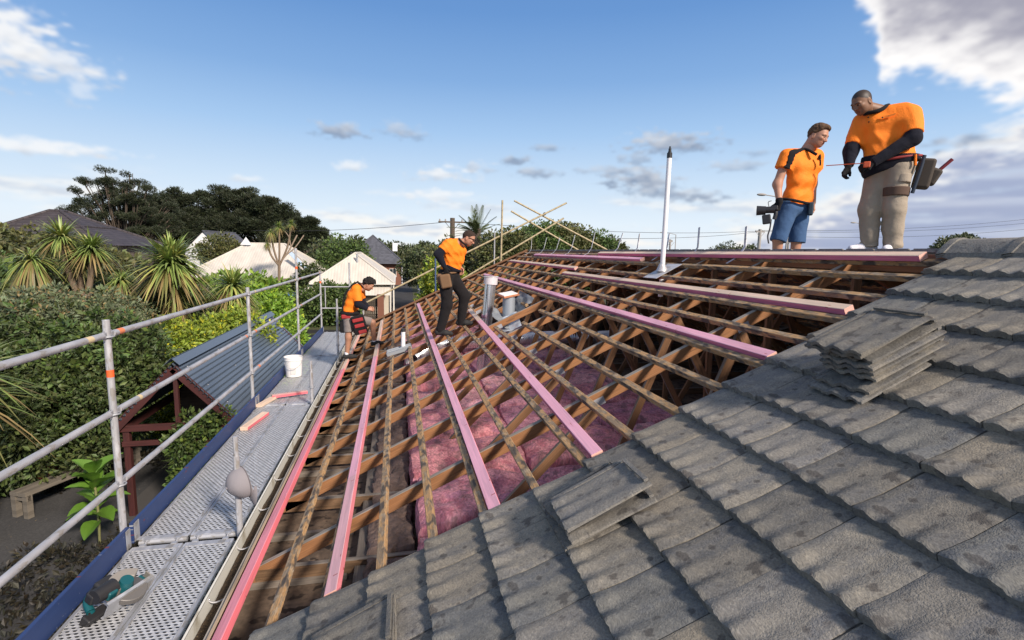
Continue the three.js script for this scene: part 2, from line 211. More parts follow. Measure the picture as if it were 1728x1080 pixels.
// laid tiles
function tileGeo(seed, th = 0.022, nose = 0.017, keep = 0.07) {
  const r = rng(seed), nz = 24, L = 0.42, W = 0.1475, pos = [], uv = [], idx = [], u0 = r() * 3, v0 = r() * 3, ph = r() * 0.6 - 0.3, jit = [];
  const xs = [0, 0.012, 0.06, 0.14, 0.3, L];
  for (let i = 0; i <= nz; i++) jit.push((r() - 0.5) * 0.007);
  const wave = (z) => 0.0078 * Math.cos(z * 2 * Math.PI / 0.1 + ph) * smooth(0.165, 0.12, Math.abs(z)) + 0.0015 * Math.cos(z * 47 + ph * 5);
  const top = (x, z) => (th + nose * smooth(0.12, 0, x)) + wave(z) * mix(1, keep, smooth(0, 0.16, x)) - 0.0035 * smooth(W - 0.008, W, Math.abs(z)) - (x < 0.005 ? 0.004 : 0), bot = (x, z) => wave(z) * mix(1, 0.2, x / L);
  const ring = (x, k) => { for (let i = 0; i <= nz; i++) { const z = -W + 2 * W * i / nz; pos.push(x + (x < 0.05 ? jit[i] : 0), top(x, z), z); uv.push(u0 + x, v0 + z + top(x, z)); } for (let i = nz; i >= 0; i--) { const z = -W + 2 * W * i / nz; pos.push(x + (x < 0.05 ? jit[i] : 0), bot(x, z), z); uv.push(u0 + x, v0 + z + bot(x, z)); } };
  xs.forEach(ring); const n = 2 * (nz + 1);
  for (let a = 0; a < xs.length - 1; a++) for (let i = 0; i < n; i++) { const j = (i + 1) % n, p = a * n + i, q = a * n + j; idx.push(p, p + n, q, q, p + n, q + n); }
  for (const [a, fl] of [[0, 0], [xs.length - 1, 1]]) { const b = pos.length / 3; for (let i = 0; i < n; i++) { const o = (a * n + i) * 3; pos.push(pos[o], pos[o + 1], pos[o + 2]); uv.push(u0 + pos[o + 1] * 1, v0 + pos[o + 2]); } for (let i = 0; i < nz; i++) { const p = b + i, q = b + i + 1, p2 = b + n - 1 - i, q2 = b + n - 2 - i; fl ? idx.push(p, p2, q, q, p2, q2) : idx.push(p, q, p2, q, q2, p2); } }
  const g = new THREE.BufferGeometry(); g.setAttribute('position', new THREE.Float32BufferAttribute(pos, 3)); g.setAttribute('uv', new THREE.Float32BufferAttribute(uv, 2)); g.setIndex(idx);
  const cr = toCreasedNormals(g, 0.7);
  const lip = box(L - 0.01, 0.012, 0.024, L / 2 + 0.004, 0.006, -W - 0.0115), lug = box(0.02, 0.012, 0.26, L - 0.012, 0.026, 0);
  return merge([cr, lip, lug]);
}
const tileGeos = []; for (let i = 0; i < 8; i++) tileGeos.push(tileGeo(100 + i * 7));
const looseGeos = []; for (let i = 0; i < 4; i++) looseGeos.push(tileGeo(300 + i * 7, 0.012, 0.008, 0.2));
const tiltA = Math.atan2(0.024, 0.39);
for (let k = 0; k <= 16; k++) {
  const edge = k >= 7 ? -2.615 - 0.014 * (k - 7) : -2.66 + 0.02 * Math.sin(k * 2.1);
  const nT = Math.ceil((0.4 - edge) / 0.3);
  for (let i = 0; i < nT; i++) {
    const zc = edge + 0.15 + i * 0.3 + rr(-0.003, 0.003), m = mesh('roof_tile', tileGeos[Math.floor(R() * 8)], M.tile[Math.floor(R() * 6)], house);
    m.rotation.set(rr(-0.012, 0.012), rr(-0.006, 0.006), PITCH - tiltA + rr(-0.006, 0.006)); m.position.copy(rp(0.32 * k - 0.03 + rr(-0.005, 0.005), 0.027, zc));
  }
}
// tiles behind the viewer and on the far slope: too many or hidden, joined
{
  const list = []; const put = (g, mtx) => list.push(g.clone().applyMatrix4(mtx));
  for (let k = 0; k <= 16; k++) for (let z = 0.72; z < NZ; z += 0.3) put(tileGeos[(k * 3 + Math.round(z * 10)) % 8], new THREE.Matrix4().compose(rp(0.32 * k - 0.03, 0.027, z), new THREE.Quaternion().setFromEuler(new THREE.Euler(0, 0, PITCH - tiltA)), V(1, 1, 1)));
  for (let k = 0; k <= 16; k++) for (let z = GZ + 0.15; z < NZ; z += 0.3) put(tileGeos[(k * 5 + Math.round(z * 10) + 400) % 8], new THREE.Matrix4().compose(rq(0.32 * k - 0.03, 0.027 - (k === 16 ? 0.012 : 0), z), new THREE.Quaternion().setFromEuler(new THREE.Euler(0, Math.PI, PITCH - tiltA, 'YXZ')), V(1, 1, 1)));
  const m = mesh('tile_field', merge(list), M.tile[0], house); m.userData.kind = 'stuff';
}
// ridge caps on the tiled end
function capGeo() { const P = [], prof = [[-0.15, -0.075], [-0.10, -0.01], [-0.045, 0.035], [0, 0.045], [0.045, 0.035], [0.10, -0.01], [0.15, -0.075]], pos = [], uv = [], idx = []; const zs = [0, 0.05, 0.052, 0.43];
  zs.forEach((z, a) => prof.forEach(([x, y], i) => { const k = a < 2 ? 1.1 : 1; const sk = (i === 0 || i === 6) ? 0.012 * Math.sin(z * 40 + i) : 0; pos.push(x * k, y * k + (a < 2 ? 0.006 : 0) + sk, z); uv.push(z, i * 0.06); }));
  for (let a = 0; a < 3; a++) for (let i = 0; i < 6; i++) { const p = a * 7 + i; idx.push(p, p + 7, p + 1, p + 1, p + 7, p + 8); }
  let g = new THREE.BufferGeometry(); g.setAttribute('position', new THREE.Float32BufferAttribute(pos, 3)); g.setAttribute('uv', new THREE.Float32BufferAttribute(uv, 2)); g.setIndex(idx); g = toCreasedNormals(g, 0.5);
  const inner = g.clone().translate(0, -0.018, 0); const rim = prof.slice(0, -1).map((p, i) => { const q = prof[i + 1]; return faces([[[p[0] * 1.1, p[1] * 1.1 + 0.006, 0], [q[0] * 1.1, q[1] * 1.1 + 0.006, 0], [q[0] * 1.1, q[1] * 1.1 - 0.014, 0], [p[0] * 1.1, p[1] * 1.1 - 0.014, 0]]]); });
  const skirt = [-1, 1].map((s) => { const sh = []; for (let i = 0; i <= 12; i++) { const z = 0.43 * i / 12; sh.push([z, 0.012 * Math.sin(i * 1.55) - 0.012]); } return faces(sh.slice(0, -1).map((a, i) => { const b = sh[i + 1]; return [[s * 0.152, -0.065, a[0]], [s * 0.152, -0.065, b[0]], [s * 0.158, -0.1 + b[1], b[0]], [s * 0.158, -0.1 + a[1], a[0]]]; })); });
  return merge([g, inner, ...rim, ...skirt]); }
const cap = capGeo();
for (let i = 0; i < 15; i++) { const m = mesh('ridge_cap', cap, M.tile[i % 4], house); m.scale.y = 0.85; m.position.set(5, 2.372, -2.87 + i * 0.4); m.rotation.x = rr(-0.02, 0.006); m.rotation.z = rr(-0.01, 0.01); }
// mortar under the ridge caps
mesh('ridge_mortar', bar(NZ + 2.78, 0.2, 0.07, 0.01, null), std({ color: [0.2, 0.19, 0.18], map: bumpTile, roughness: 1 }), house).position.set(5, 2.31, (NZ - 2.8) / 2);
// metal tie straps turned up along the ridge
for (const [z, h, lean, bx] of [[-14.2, 0.22, 0.1, 0], [-13.0, 0.22, 0.35, 0.03], [-11.9, 0.2, 0.4, 0.03], [-10.8, 0.22, 0.35, 0.03], [-9.6, 0.24, 0.3, 0.04], [-8.4, 0.2, 0.5, 0.02], [-7.6, 0.17, 0.3, 0], [-6.7, 0.15, 0.4, 0], [-5.9, 0.19, 0.2, 0], [-5.0, 0.17, 0.25, 0]]) {
  const pts = [V(4.72 - bx, 2.19, z), V(4.86, 2.27, z), V(4.9 + lean * 0.1, 2.37, z), V(4.9 + lean * h * 1.6, 2.36 + h * 1.35, z - 0.06)], g = [];
  for (let i = 0; i < 3; i++) g.push(bolt(pts[i], pts[i + 1], 0.005, 0.034, 0.0005, null, V(0, 0, 1)));
  mesh('tie_strap', merge(g), M.steel, house);
}
// eave: fascia, soffit, gutter with brackets and litter; ceiling; walls
const ZL = NZ - GZ, ZM = (NZ + GZ) / 2;
mesh('fascia_board', bar(ZL, 0.025, 0.17, 0.002, { top: [0.5, 0.45, 0.38], side: [0.55, 0.52, 0.46], end: [0.5, 0.45, 0.4] }), M.timber, house).position.set(0.205, 0.01, ZM);
mesh('eave_strip', bar(ZL, 0.02, 0.045, 0.003, { top: [0.5, 0.38, 0.26], side: [0.45, 0.32, 0.2], end: [0.4, 0.3, 0.2] }), M.timber, house).position.set(0.232, 0.102, ZM);
mesh('soffit_lining', box(0.72, 0.012, ZL, 0.58, -0.07, ZM), M.dust, house);
for (let z = -14.6; z < NZ; z += 0.61) mesh('soffit_bearer', box(0.66, 0.05, 0.04, 0.57, -0.036, z), std({ color: [0.27, 0.23, 0.19], map: texGrain }), house);
mesh('wall_plate', bar(ZL, 0.09, 0.05, 0.003, { top: [0.27, 0.23, 0.19], side: [0.25, 0.2, 0.16], end: [0.3, 0.25, 0.2] }), M.timber, house).position.set(1.0, 0.01, ZM);
mesh('ceiling_lining', box(8.0, 0.012, ZL - 0.1, 5, -0.03, ZM), M.dust, house);
{
  const prof = [[0.0, 0.045], [0.006, 0.06], [0.018, 0.058], [0.014, 0.045], [0.008, 0.03], [0.012, -0.085], [0.136, -0.085], [0.137, 0.02], [0.141, 0.02], [0.141, -0.092], [0.002, -0.092], [-0.003, 0.03]];
  const sh = new THREE.Shape(prof.map(([x, y]) => new THREE.Vector2(x, y))), g = new THREE.ExtrudeGeometry(sh, { depth: ZL, bevelEnabled: false }); g.translate(0.052, 0, GZ);
  const gut = mesh('gutter', g, std({ color: [0.66, 0.65, 0.60], roughness: 0.5, map: texture(128, 256, (u, v) => { const s = smooth(0.5, 0.75, fbm(u * 6, v * 6, 3, 5, 6, 6)); return mix3([0.98, 0.98, 0.97], [0.66, 0.62, 0.54], s); }) }), house);
  for (let z = -14.6; z < NZ; z += 0.62) { const b = merge([hose([[0.056, 0.052, z], [0.066, 0.0, z], [0.09, -0.012, z], [0.13, -0.005, z], [0.192, 0.03, z]], 0.006, 12, 5)]); mesh('gutter_bracket', b, M.steel, gut); }
  const lit = new THREE.BufferGeometry(), pos = [], uv = [], idx = [], n = 900; for (let i = 0; i <= n; i++) for (let j = 0; j <= 4; j++) { const z = GZ + ZL * i / n, x = 0.066 + 0.116 * j / 4; pos.push(x, -0.078 + 0.06 * fbm(z * 3.1, x * 30, 3, 4) + (j === 0 || j === 4 ? -0.012 : 0), z); uv.push(x, z); if (i < n && j < 4) { const p = i * 5 + j; idx.push(p, p + 5, p + 1, p + 1, p + 5, p + 6); } }
  lit.setAttribute('position', new THREE.Float32BufferAttribute(pos, 3)); lit.setAttribute('uv', new THREE.Float32BufferAttribute(uv, 2)); lit.setIndex(idx); lit.computeVertexNormals();
  const tl = texture(256, 512, (u, v) => { const a = fbm(u * 30, v * 60, 4, 4, 30, 60), b = noise(u * 90, v * 180, 9, 90, 180); return mix3(mix3([0.16, 0.13, 0.10], [0.34, 0.27, 0.19], a), [0.6, 0.52, 0.38], b > 0.86 ? 0.6 : 0); }); tl.repeat.set(1.5, 1.5);
  const lm = mesh('gutter_litter', lit, std({ map: tl, roughness: 1 }), gut); lm.userData.kind = 'stuff';
}
{ // walls of weatherboards under the eave, far gable boards
  const wall = mesh('wall', merge([box(0.1, 2.5, ZL - 0.5, 1.0, -1.36, ZM), box(0.1, 2.5, ZL - 0.5, 9.0, -1.36, ZM), box(7.9, 2.5, 0.1, 5, -1.36, GZ + 0.3), box(7.9, 2.5, 0.1, 5, -1.36, NZ - 0.3)]), std({ color: [0.5, 0.46, 0.38], roughness: 0.7 }), house);
  for (let y = -2.5; y < -0.2; y += 0.16) { const b = bar(ZL - 0.5, 0.02, 0.15, 0.003, null); b.translate(0.938, y, ZM); mesh('weatherboard', b, M.whitePaint, house); }
  mesh('gable_wall', faces([[[1, -0.1, GZ + 0.3], [9, -0.1, GZ + 0.3], [5, 1.86, GZ + 0.3]]]), M.dust, house);
}
const bargeC = { top: [0.30, 0.155, 0.075], side: [0.27, 0.12, 0.05], end: [0.3, 0.2, 0.1] };
mesh('barge_board', bolt(rp(0.05, -0.06, GZ - 0.03), rp(5.5, -0.06, GZ - 0.03), 0.035, 0.2, 0.003, bargeC, UPN), M.timber, house);
mesh('barge_board', bolt(rq(0.05, -0.06, GZ - 0.03), rq(5.5, -0.06, GZ - 0.03), 0.035, 0.2, 0.003, bargeC, UPF), M.timber, house);
mesh('verge_strip', bolt(rp(0.1, 0.02, GZ + 0.1), rp(5.45, 0.02, GZ + 0.1), 0.09, 0.03, 0.003, bargeC, UPN), M.timber, house);

// ------------------------------------------------------------------ new pink timber lengths on the roof
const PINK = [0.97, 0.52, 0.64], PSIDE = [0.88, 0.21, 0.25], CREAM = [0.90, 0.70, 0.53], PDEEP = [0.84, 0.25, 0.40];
function pinkBoard(label, k0, z0, k1, z1, topAt, side, n = 0.0) {
  const a = rp(0.32 * k0, n, z0), b = rp(0.32 * k1, n, z1), L = a.distanceTo(b), seg = Math.max(8, Math.round(L * 2));
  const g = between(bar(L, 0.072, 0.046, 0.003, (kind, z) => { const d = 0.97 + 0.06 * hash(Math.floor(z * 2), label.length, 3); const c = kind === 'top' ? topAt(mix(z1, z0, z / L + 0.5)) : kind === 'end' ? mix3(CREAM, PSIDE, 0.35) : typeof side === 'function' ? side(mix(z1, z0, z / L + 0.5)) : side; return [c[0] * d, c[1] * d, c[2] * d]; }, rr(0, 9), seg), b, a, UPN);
  return solo('pink_timber', label, 'timber', g, M.pink, 'pink treated timber lengths laid along the battens');
}
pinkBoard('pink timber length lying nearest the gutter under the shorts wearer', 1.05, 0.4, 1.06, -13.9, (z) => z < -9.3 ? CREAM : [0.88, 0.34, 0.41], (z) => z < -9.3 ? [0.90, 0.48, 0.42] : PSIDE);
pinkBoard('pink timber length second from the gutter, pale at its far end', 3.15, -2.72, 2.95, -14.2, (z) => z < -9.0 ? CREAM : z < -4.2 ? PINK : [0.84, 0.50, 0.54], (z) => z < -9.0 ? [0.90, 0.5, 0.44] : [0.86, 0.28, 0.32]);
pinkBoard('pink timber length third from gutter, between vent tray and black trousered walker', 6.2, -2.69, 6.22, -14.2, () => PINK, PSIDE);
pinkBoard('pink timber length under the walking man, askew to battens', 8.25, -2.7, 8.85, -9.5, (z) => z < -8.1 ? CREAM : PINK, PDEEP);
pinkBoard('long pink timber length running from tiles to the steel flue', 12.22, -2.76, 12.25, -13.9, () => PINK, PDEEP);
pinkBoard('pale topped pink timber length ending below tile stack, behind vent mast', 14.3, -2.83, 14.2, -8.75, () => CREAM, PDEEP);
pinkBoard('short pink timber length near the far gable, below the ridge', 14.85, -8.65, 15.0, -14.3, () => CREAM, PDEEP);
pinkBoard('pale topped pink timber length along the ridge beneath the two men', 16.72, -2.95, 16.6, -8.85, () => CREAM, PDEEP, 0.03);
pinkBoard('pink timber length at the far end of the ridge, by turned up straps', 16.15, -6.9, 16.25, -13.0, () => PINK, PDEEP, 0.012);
// ------------------------------------------------------------------ scaffold along the eave
const DECK = -0.05, SX = -0.83;
const scaffold = thing('scaffold', 'galvanised steel scaffold with guard rails, perforated deck and blue toe boards along the eave', 'scaffold');
const postZ = [-0.6, -4.36, -8.1, -11.85, -15.3], postTop = [1.72, 1.72, 1.7, 2.27, 1.64], railY = [0.46, 1.02, 1.61];
postZ.forEach((z, i) => {
  const p = mesh('standard', merge([tube(V(SX, GROUND, z), V(SX, postTop[i], z), 0.0242, 20), new THREE.TorusGeometry(0.0225, 0.0025, 6, 20).rotateX(Math.PI / 2).translate(SX, postTop[i], z)]), M.steel, scaffold);
  if (i === 1 || i === 3) mesh('orange_band', new THREE.CylinderGeometry(0.0247, 0.0247, 0.055, 20, 1, true).translate(SX, i === 1 ? 1.32 : 1.86, z), M.orangeTape, p);
  if (i === 4) mesh('orange_band', new THREE.CylinderGeometry(0.0247, 0.0247, 0.06, 20, 1, true).translate(SX, 1.35, z), M.orangeTape, p);
  for (const y of railY) { // rosette and wedge heads
    const parts = [new THREE.TorusGeometry(0.042, 0.006, 8, 22).rotateX(Math.PI / 2).translate(SX, y - 0.012, z), new THREE.CylinderGeometry(0.03, 0.03, 0.022, 16).translate(SX, y - 0.01, z)];
    for (const s of [-1, 1]) parts.push(new RoundedBoxGeometry(0.03, 0.05, 0.055, 2, 0.008).translate(SX, y, z + s * 0.052), box(0.006, 0.07, 0.018, SX + 0.004, y - 0.002, z + s * 0.05));
    mesh('coupler', merge(parts), M.zinc, p);
  }
});
[...postZ, 3.1].sort((a, b) => a - b).forEach((z, i, A) => { if (!i) return; for (const y of railY) { const yy = y, g = tube(V(SX, yy, A[i - 1] + 0.07), V(SX, yy, z - 0.07), 0.0242, 18); const r = mesh('guard_rail', g, M.steel, scaffold);
  for (const e of [A[i - 1] + rr(0.2, 0.32), z - rr(0.16, 0.4)]) if (R() < 0.62 && z < 3) mesh('paint_mark', new THREE.CylinderGeometry(0.0246, 0.0246, rr(0.04, 0.09), 18, 1, true).rotateX(Math.PI / 2).translate(SX, yy, e), std({ color: R() < 0.5 ? [0.7, 0.22, 0.1] : [0.62, 0.5, 0.3], roughness: 0.7 }), r); } });
// inner standards by the gutter
for (const [z, top] of [[-4.36, 0.78], [-8.05, 0.62], [-11.6, 1.22]]) {
  const p = mesh('standard', merge([tube(V(0.0, GROUND, z), V(0.0, top - 0.16, z), 0.0242, 18), tube(V(0.0, top - 0.16, z), V(0.0, top, z), 0.019, 16)]), M.steel, scaffold);
  if (z < -5) for (const y of [0.22, ...(top > 1 ? [0.74] : [])]) mesh('coupler', merge([new THREE.TorusGeometry(0.042, 0.006, 8, 20).rotateX(Math.PI / 2).translate(0, y, z), new THREE.CylinderGeometry(0.03, 0.03, 0.04, 16).translate(0, y, z)]), M.zinc, p);
}
for (const [z] of [[-11.85]]) mesh('standard', merge([tube(V(-0.05, GROUND, -15.3), V(-0.05, 1.9, -15.3), 0.0242, 16)]), M.steel, scaffold);
// end guard frame
for (const y of [0.62, 1.22]) mesh('guard_rail', tube(V(SX, y, -15.3), V(0.35, y, -15.3), 0.017, 12), M.steel, scaffold);
mesh('guard_rail', tube(V(SX + 0.12, 0.62, -15.3), V(SX + 0.12, 1.22, -15.3), 0.014, 12), M.steel, scaffold);
// transoms carrying the deck
for (const z of postZ) mesh('transom', merge([tube(V(SX, DECK - 0.075, z), V(0.02, DECK - 0.075, z), 0.0242, 14)]), M.steel, scaffold);
// perforated steel planks
const holeN = 8, holeA = texture(256, 256, (u, v) => { const y = v * 6, row = Math.floor(y), x = (u * 5 + (row % 2) * 0.5) % 1, dy = y - row - 0.5, dx = x - 0.5; const d = Math.hypot(dx * 1.15 + dy * 0.5, dy * 1.35); return grey1(d < 0.34 ? 0 : 1); }, false);
const texDeck = texture(256, 256, (u, v) => { const y = v * 6, row = Math.floor(y), x = (u * 5 + (row % 2) * 0.5) % 1, dy = y - row - 0.5, dx = x - 0.5, d = Math.hypot(dx * 1.15 + dy * 0.5, dy * 1.35); const n = fbm(u * 8, v * 8, 4, 4, 8, 8); const k = 0.70 + 0.25 * n + (d < 0.42 ? 0.06 : 0); return [k, k, k]; });
const bumpDeck = texture(256, 256, (u, v) => { const y = v * 6, row = Math.floor(y), x = (u * 5 + (row % 2) * 0.5) % 1, dy = y - row - 0.5, dx = x - 0.5, d = Math.hypot(dx * 1.15 + dy * 0.5, dy * 1.35); return grey1(smooth(0.5, 0.36, d)); }, false);
for (const t of [holeA, texDeck, bumpDeck]) t.repeat.set(1 / 0.2, 1 / 0.17);
M.deck = std({ color: [0.80, 0.81, 0.82], map: texDeck, alphaMap: holeA, alphaTest: 0.5, bumpMap: bumpDeck, bumpScale: 0.003, roughness: 0.42, metalness: 0.25, side: THREE.DoubleSide });
const holeS = texture(128, 32, (u, v) => { const x = (u * 4) % 1 - 0.5, y = v - 0.45; return grey1(Math.hypot(Math.max(0, Math.abs(x) - 0.2), y * 0.7) < 0.13 ? 0 : 1); }, false); holeS.repeat.set(1 / 0.36, 1 / 0.07);
M.deckSide = std({ color: [0.55, 0.58, 0.6], alphaMap: holeS, alphaTest: 0.5, roughness: 0.45, metalness: 0.5, side: THREE.DoubleSide });
const plankEdges = [...postZ, 3.1].sort((a, b) => a - b);
for (let i = 1; i < plankEdges.length; i++) for (const xc of [-0.578, -0.208]) {
  const z0 = plankEdges[i - 1] + 0.02, z1 = plankEdges[i] - 0.02, L = z1 - z0, w = 0.362, y = DECK - (z0 > -5 ? 0.004 : 0) + rr(-0.003, 0.003), zc = (z0 + z1) / 2;
  const p = mesh('deck_plank', merge([box(0.026, 0.004, L - 0.1, -w / 2 + 0.013, 0, 0), box(0.026, 0.004, L - 0.1, w / 2 - 0.013, 0, 0), bar(L - 0.1, 0.008, 0.008, 0.002).translate(-w / 2 + 0.024, 0.003, 0), bar(L - 0.1, 0.008, 0.008, 0.002).translate(w / 2 - 0.024, 0.003, 0), box(w - 0.01, 0.006, 0.05, 0, 0.001, -L / 2 + 0.06), box(w - 0.01, 0.006, 0.05, 0, 0.001, L / 2 - 0.06), tube(V(-w / 2 + 0.01, -0.02, L / 2 - 0.03), V(w / 2 - 0.01, -0.02, L / 2 - 0.03), 0.022, 12), tube(V(-w / 2 + 0.01, -0.02, -L / 2 + 0.03), V(w / 2 - 0.01, -0.02, -L / 2 + 0.03), 0.022, 12)]), M.zinc, scaffold);
  p.position.set(xc, y, zc);
  mesh('perforated_sheet', new THREE.PlaneGeometry(w - 0.05, L - 0.16).rotateX(-Math.PI / 2), M.deck, p);
  { const g = p.children[0].geometry, uv = g.attributes.uv; for (let q = 0; q < uv.count; q++) uv.setXY(q, (uv.getX(q) - 0.5) * (w - 0.05) + 0.1, uv.getY(q) * (L - 0.16)); }
  for (const s of [-1, 1]) { const g = new THREE.PlaneGeometry(L - 0.1, 0.065).rotateY(Math.PI / 2).translate(s * w / 2, -0.034, 0), uv = g.attributes.uv; for (let q = 0; q < uv.count; q++) uv.setXY(q, uv.getX(q) * (L - 0.1), uv.getY(q) * 0.065); mesh('side_channel', g, M.deckSide, p); }
  for (const s of [-1, 1]) for (const x of [-0.11, 0.11]) mesh('hook', merge([new THREE.TorusGeometry(0.03, 0.009, 6, 10, Math.PI).rotateY(Math.PI / 2).translate(x, -0.03, s * (L / 2 - 0.005)), box(0.04, 0.012, 0.03, x, 0.004, s * (L / 2 - 0.02))]), M.zinc, p);
}
// toe boards: blue paint worn to red primer and bare steel
const texToe = texture(1024, 128, (u, v) => { const a = fbm(u * 40, v * 5, 3, 5, 40, 5), e = Math.min(v, 1 - v), s = fbm(u * 90, v * 12, 8, 4, 90, 12), n = fbm(u * 8, v * 3, 15, 4, 8, 3); let c = mix3([0.155, 0.225, 0.40], [0.20, 0.285, 0.47], n); const endz = smooth(0.035, 0.0, Math.min(u, 1 - u)); c = mix3(c, [0.50, 0.18, 0.13], smooth(0.83, 0.86, a + 0.22 * endz + smooth(0.1, 0, e) * 0.05)); c = mix3(c, [0.62, 0.64, 0.67], smooth(0.83, 0.86, s + 0.16 * endz)); return c; });
M.toe = std({ map: texToe, roughness: 0.5, metalness: 0.1 });
for (let i = 1; i < plankEdges.length; i++) { const z0 = plankEdges[i - 1] + 0.03, z1 = plankEdges[i] - 0.03, L = z1 - z0, g = bar(L, 0.026, 0.17, 0.003), uv = g.attributes.uv, p = g.attributes.position; for (let q = 0; q < uv.count; q++) uv.setXY(q, p.getZ(q) / L + 0.5, p.getY(q) / 0.17 + 0.5);
  const t = mesh('toe_board', g, M.toe, scaffold); t.position.set(-0.79, DECK + 0.075, (z0 + z1) / 2);
  mesh('toe_bracket', merge([box(0.006, 0.15, 0.075, 0.018, 0.0, L / 2 - 0.045), box(0.04, 0.006, 0.05, 0.035, -0.07, L / 2 - 0.045)]), M.zinc, t);
  mesh('toe_bracket', box(0.006, 0.15, 0.06, 0.018, 0.0, -L / 2 + 0.03), M.zinc, t); }
// base jacks stand on the ground
for (const z of postZ) for (const x of [SX, 0]) mesh('base_plate', box(0.15, 0.012, 0.15, x, GROUND + 0.006, z), M.zinc, scaffold);

// timber and steel edge rails round the far gable
const edge = thing('edge_rail', 'beige pole edge rails crossing above the far gable end', 'guard rail', [0, 0, 0]);
M.pole = std({ color: [0.60, 0.49, 0.29], map: texGrain, roughness: 0.6 });
const EZ = -15.45;
for (const [a, b] of [[[0.42, 0.78], [6.31, 3.78]], [[0.07, -0.42], [6.23, 3.32]]]) mesh('rail', tube(V(a[0] - 0.6, a[1] - 0.6 * (b[1] - a[1]) / (b[0] - a[0]), EZ), V(b[0], b[1], EZ), 0.026, 10), M.pole, edge);
for (const [a, b] of [[[4.69, 3.79], [9.4, 1.6]], [[4.6, 3.48], [9.3, 1.05]]]) mesh('rail', tube(V(a[0], a[1], EZ - 0.055), V(b[0], b[1], EZ - 0.055), 0.026, 10), M.pole, edge);
mesh('post', tube(V(4.24, GROUND, EZ + 0.055), V(4.31, 3.78, EZ + 0.055), 0.027, 10), M.pole, edge);
mesh('post', tube(V(9.3, GROUND, EZ + 0.055), V(9.3, 1.9, EZ + 0.055), 0.027, 10), M.pole, edge);
mesh('post', tube(V(4.1, GROUND, EZ + 0.0), V(4.1, 2.85, EZ + 0.0), 0.02, 10), M.steel, edge);
mesh('post', tube(V(0.3, GROUND, EZ + 0.05), V(0.3, 1.35, EZ + 0.05), 0.02, 10), M.steel, edge);
mesh('post', tube(V(2.35, GROUND, EZ + 0.05), V(2.35, 2.05, EZ + 0.05), 0.024, 10), std({ color: [0.05, 0.09, 0.2], roughness: 0.5 }), edge);
for (const [x, y] of [[4.29, 2.76], [4.27, 2.12], [5.62, 3.43], [5.75, 3.03], [2.35, 1.76], [2.35, 0.96]]) mesh('coupler', new THREE.TorusGeometry(0.036, 0.011, 6, 12).translate(x, y, EZ + 0.01), std({ color: [0.08, 0.07, 0.06], roughness: 0.6 }), edge);
// ------------------------------------------------------------------ wing behind the ridge on which the two men stand
{
  const WZ = -4.6, wq = (s, n, x, side) => V(x, s * SP + n * CP - 0.0, WZ + side * (5.517 * CP - (s * CP - n * SP)));
  const list = [];
  for (const side of [-1, 1]) for (let k = 2; k <= 16; k++) for (let x = 5.2 + (16 - k) * 0.29; x < 14.2; x += 0.3) {
    const g = tileGeos[(k * 3 + Math.round(x * 10)) % 8].clone(); g.rotateZ(PITCH - tiltA); g.rotateY(side > 0 ? Math.PI / 2 : -Math.PI / 2); const p = wq(0.32 * k - 0.03, 0.027, x, side); g.translate(p.x, p.y - 0.02, p.z); list.push(g);
  }
  const wing = mesh('wing_tiles', merge(list), M.tile[1], house); wing.userData.kind = 'stuff';
  mesh('wing_wall', merge([box(5.0, 2.5, 7.6, 11.5, -1.36, WZ)]), M.whitePaint, house);
  mesh('wing_gable', faces([[[14.2, -0.1, WZ - 4.6], [14.2, -0.1, WZ + 4.6], [14.2, 2.2, WZ]]]), M.whitePaint, house);
  for (let i = 0; i < 21; i++) { const m = mesh('ridge_cap', cap, M.tile[i % 4], house); m.rotation.y = Math.PI / 2; m.position.set(5.9 + i * 0.4, 2.325, WZ); m.scale.y = 0.55; }
}
// ------------------------------------------------------------------ insulation in the truss bays
const texIns = texture(512, 512, (u, v) => {
  const a = fbm(u * 5, v * 5, 3, 5, 5, 5), b = fbm(u * 14, v * 14, 8, 5, 14, 14), c2 = fbm(u * 90, v * 60, 12, 3, 90, 60), d = fbm(u * 8, v * 8, 21, 5, 8, 8);
  let c = mix3([0.86, 0.62, 0.64], [0.92, 0.71, 0.72], a); c = mix3(c, [0.72, 0.44, 0.49], smooth(0.46, 0.7, b) * 0.55); c = mix3(c, [0.70, 0.52, 0.62], smooth(0.52, 0.7, d) * 0.6); c = mix3(c, [0.52, 0.45, 0.44], smooth(0.58, 0.75, fbm(u * 11, v * 11, 30, 4, 11, 11)) * 0.6); const k = 0.72 + 0.5 * c2; return [c[0] * k, c[1] * k, c[2] * k];
});
const bumpIns = texture(512, 512, (u, v) => grey1(fbm(u * 60, v * 60, 5, 4, 60, 60)), false);
M.ins = ['#ffffff', '#f4dfe2', '#e9dcea'].map((c) => phys({ color: c, map: texIns, bumpMap: bumpIns, bumpScale: 0.012, roughness: 1, sheen: 0.3, sheenRoughness: 0.8, sheenColor: new THREE.Color('#ffb8c8') }));
const texOld = texture(256, 256, (u, v) => { const a = fbm(u * 6, v * 6, 3, 5, 6, 6), b = fbm(u * 40, v * 40, 8, 3, 40, 40); const c = mix3([0.34, 0.28, 0.25], [0.52, 0.45, 0.42], a), k = 0.8 + 0.4 * b; return [c[0] * k, c[1] * k, c[2] * k]; });
M.oldIns = std({ map: texOld, bumpMap: bumpIns, bumpScale: 0.012, roughness: 1 });
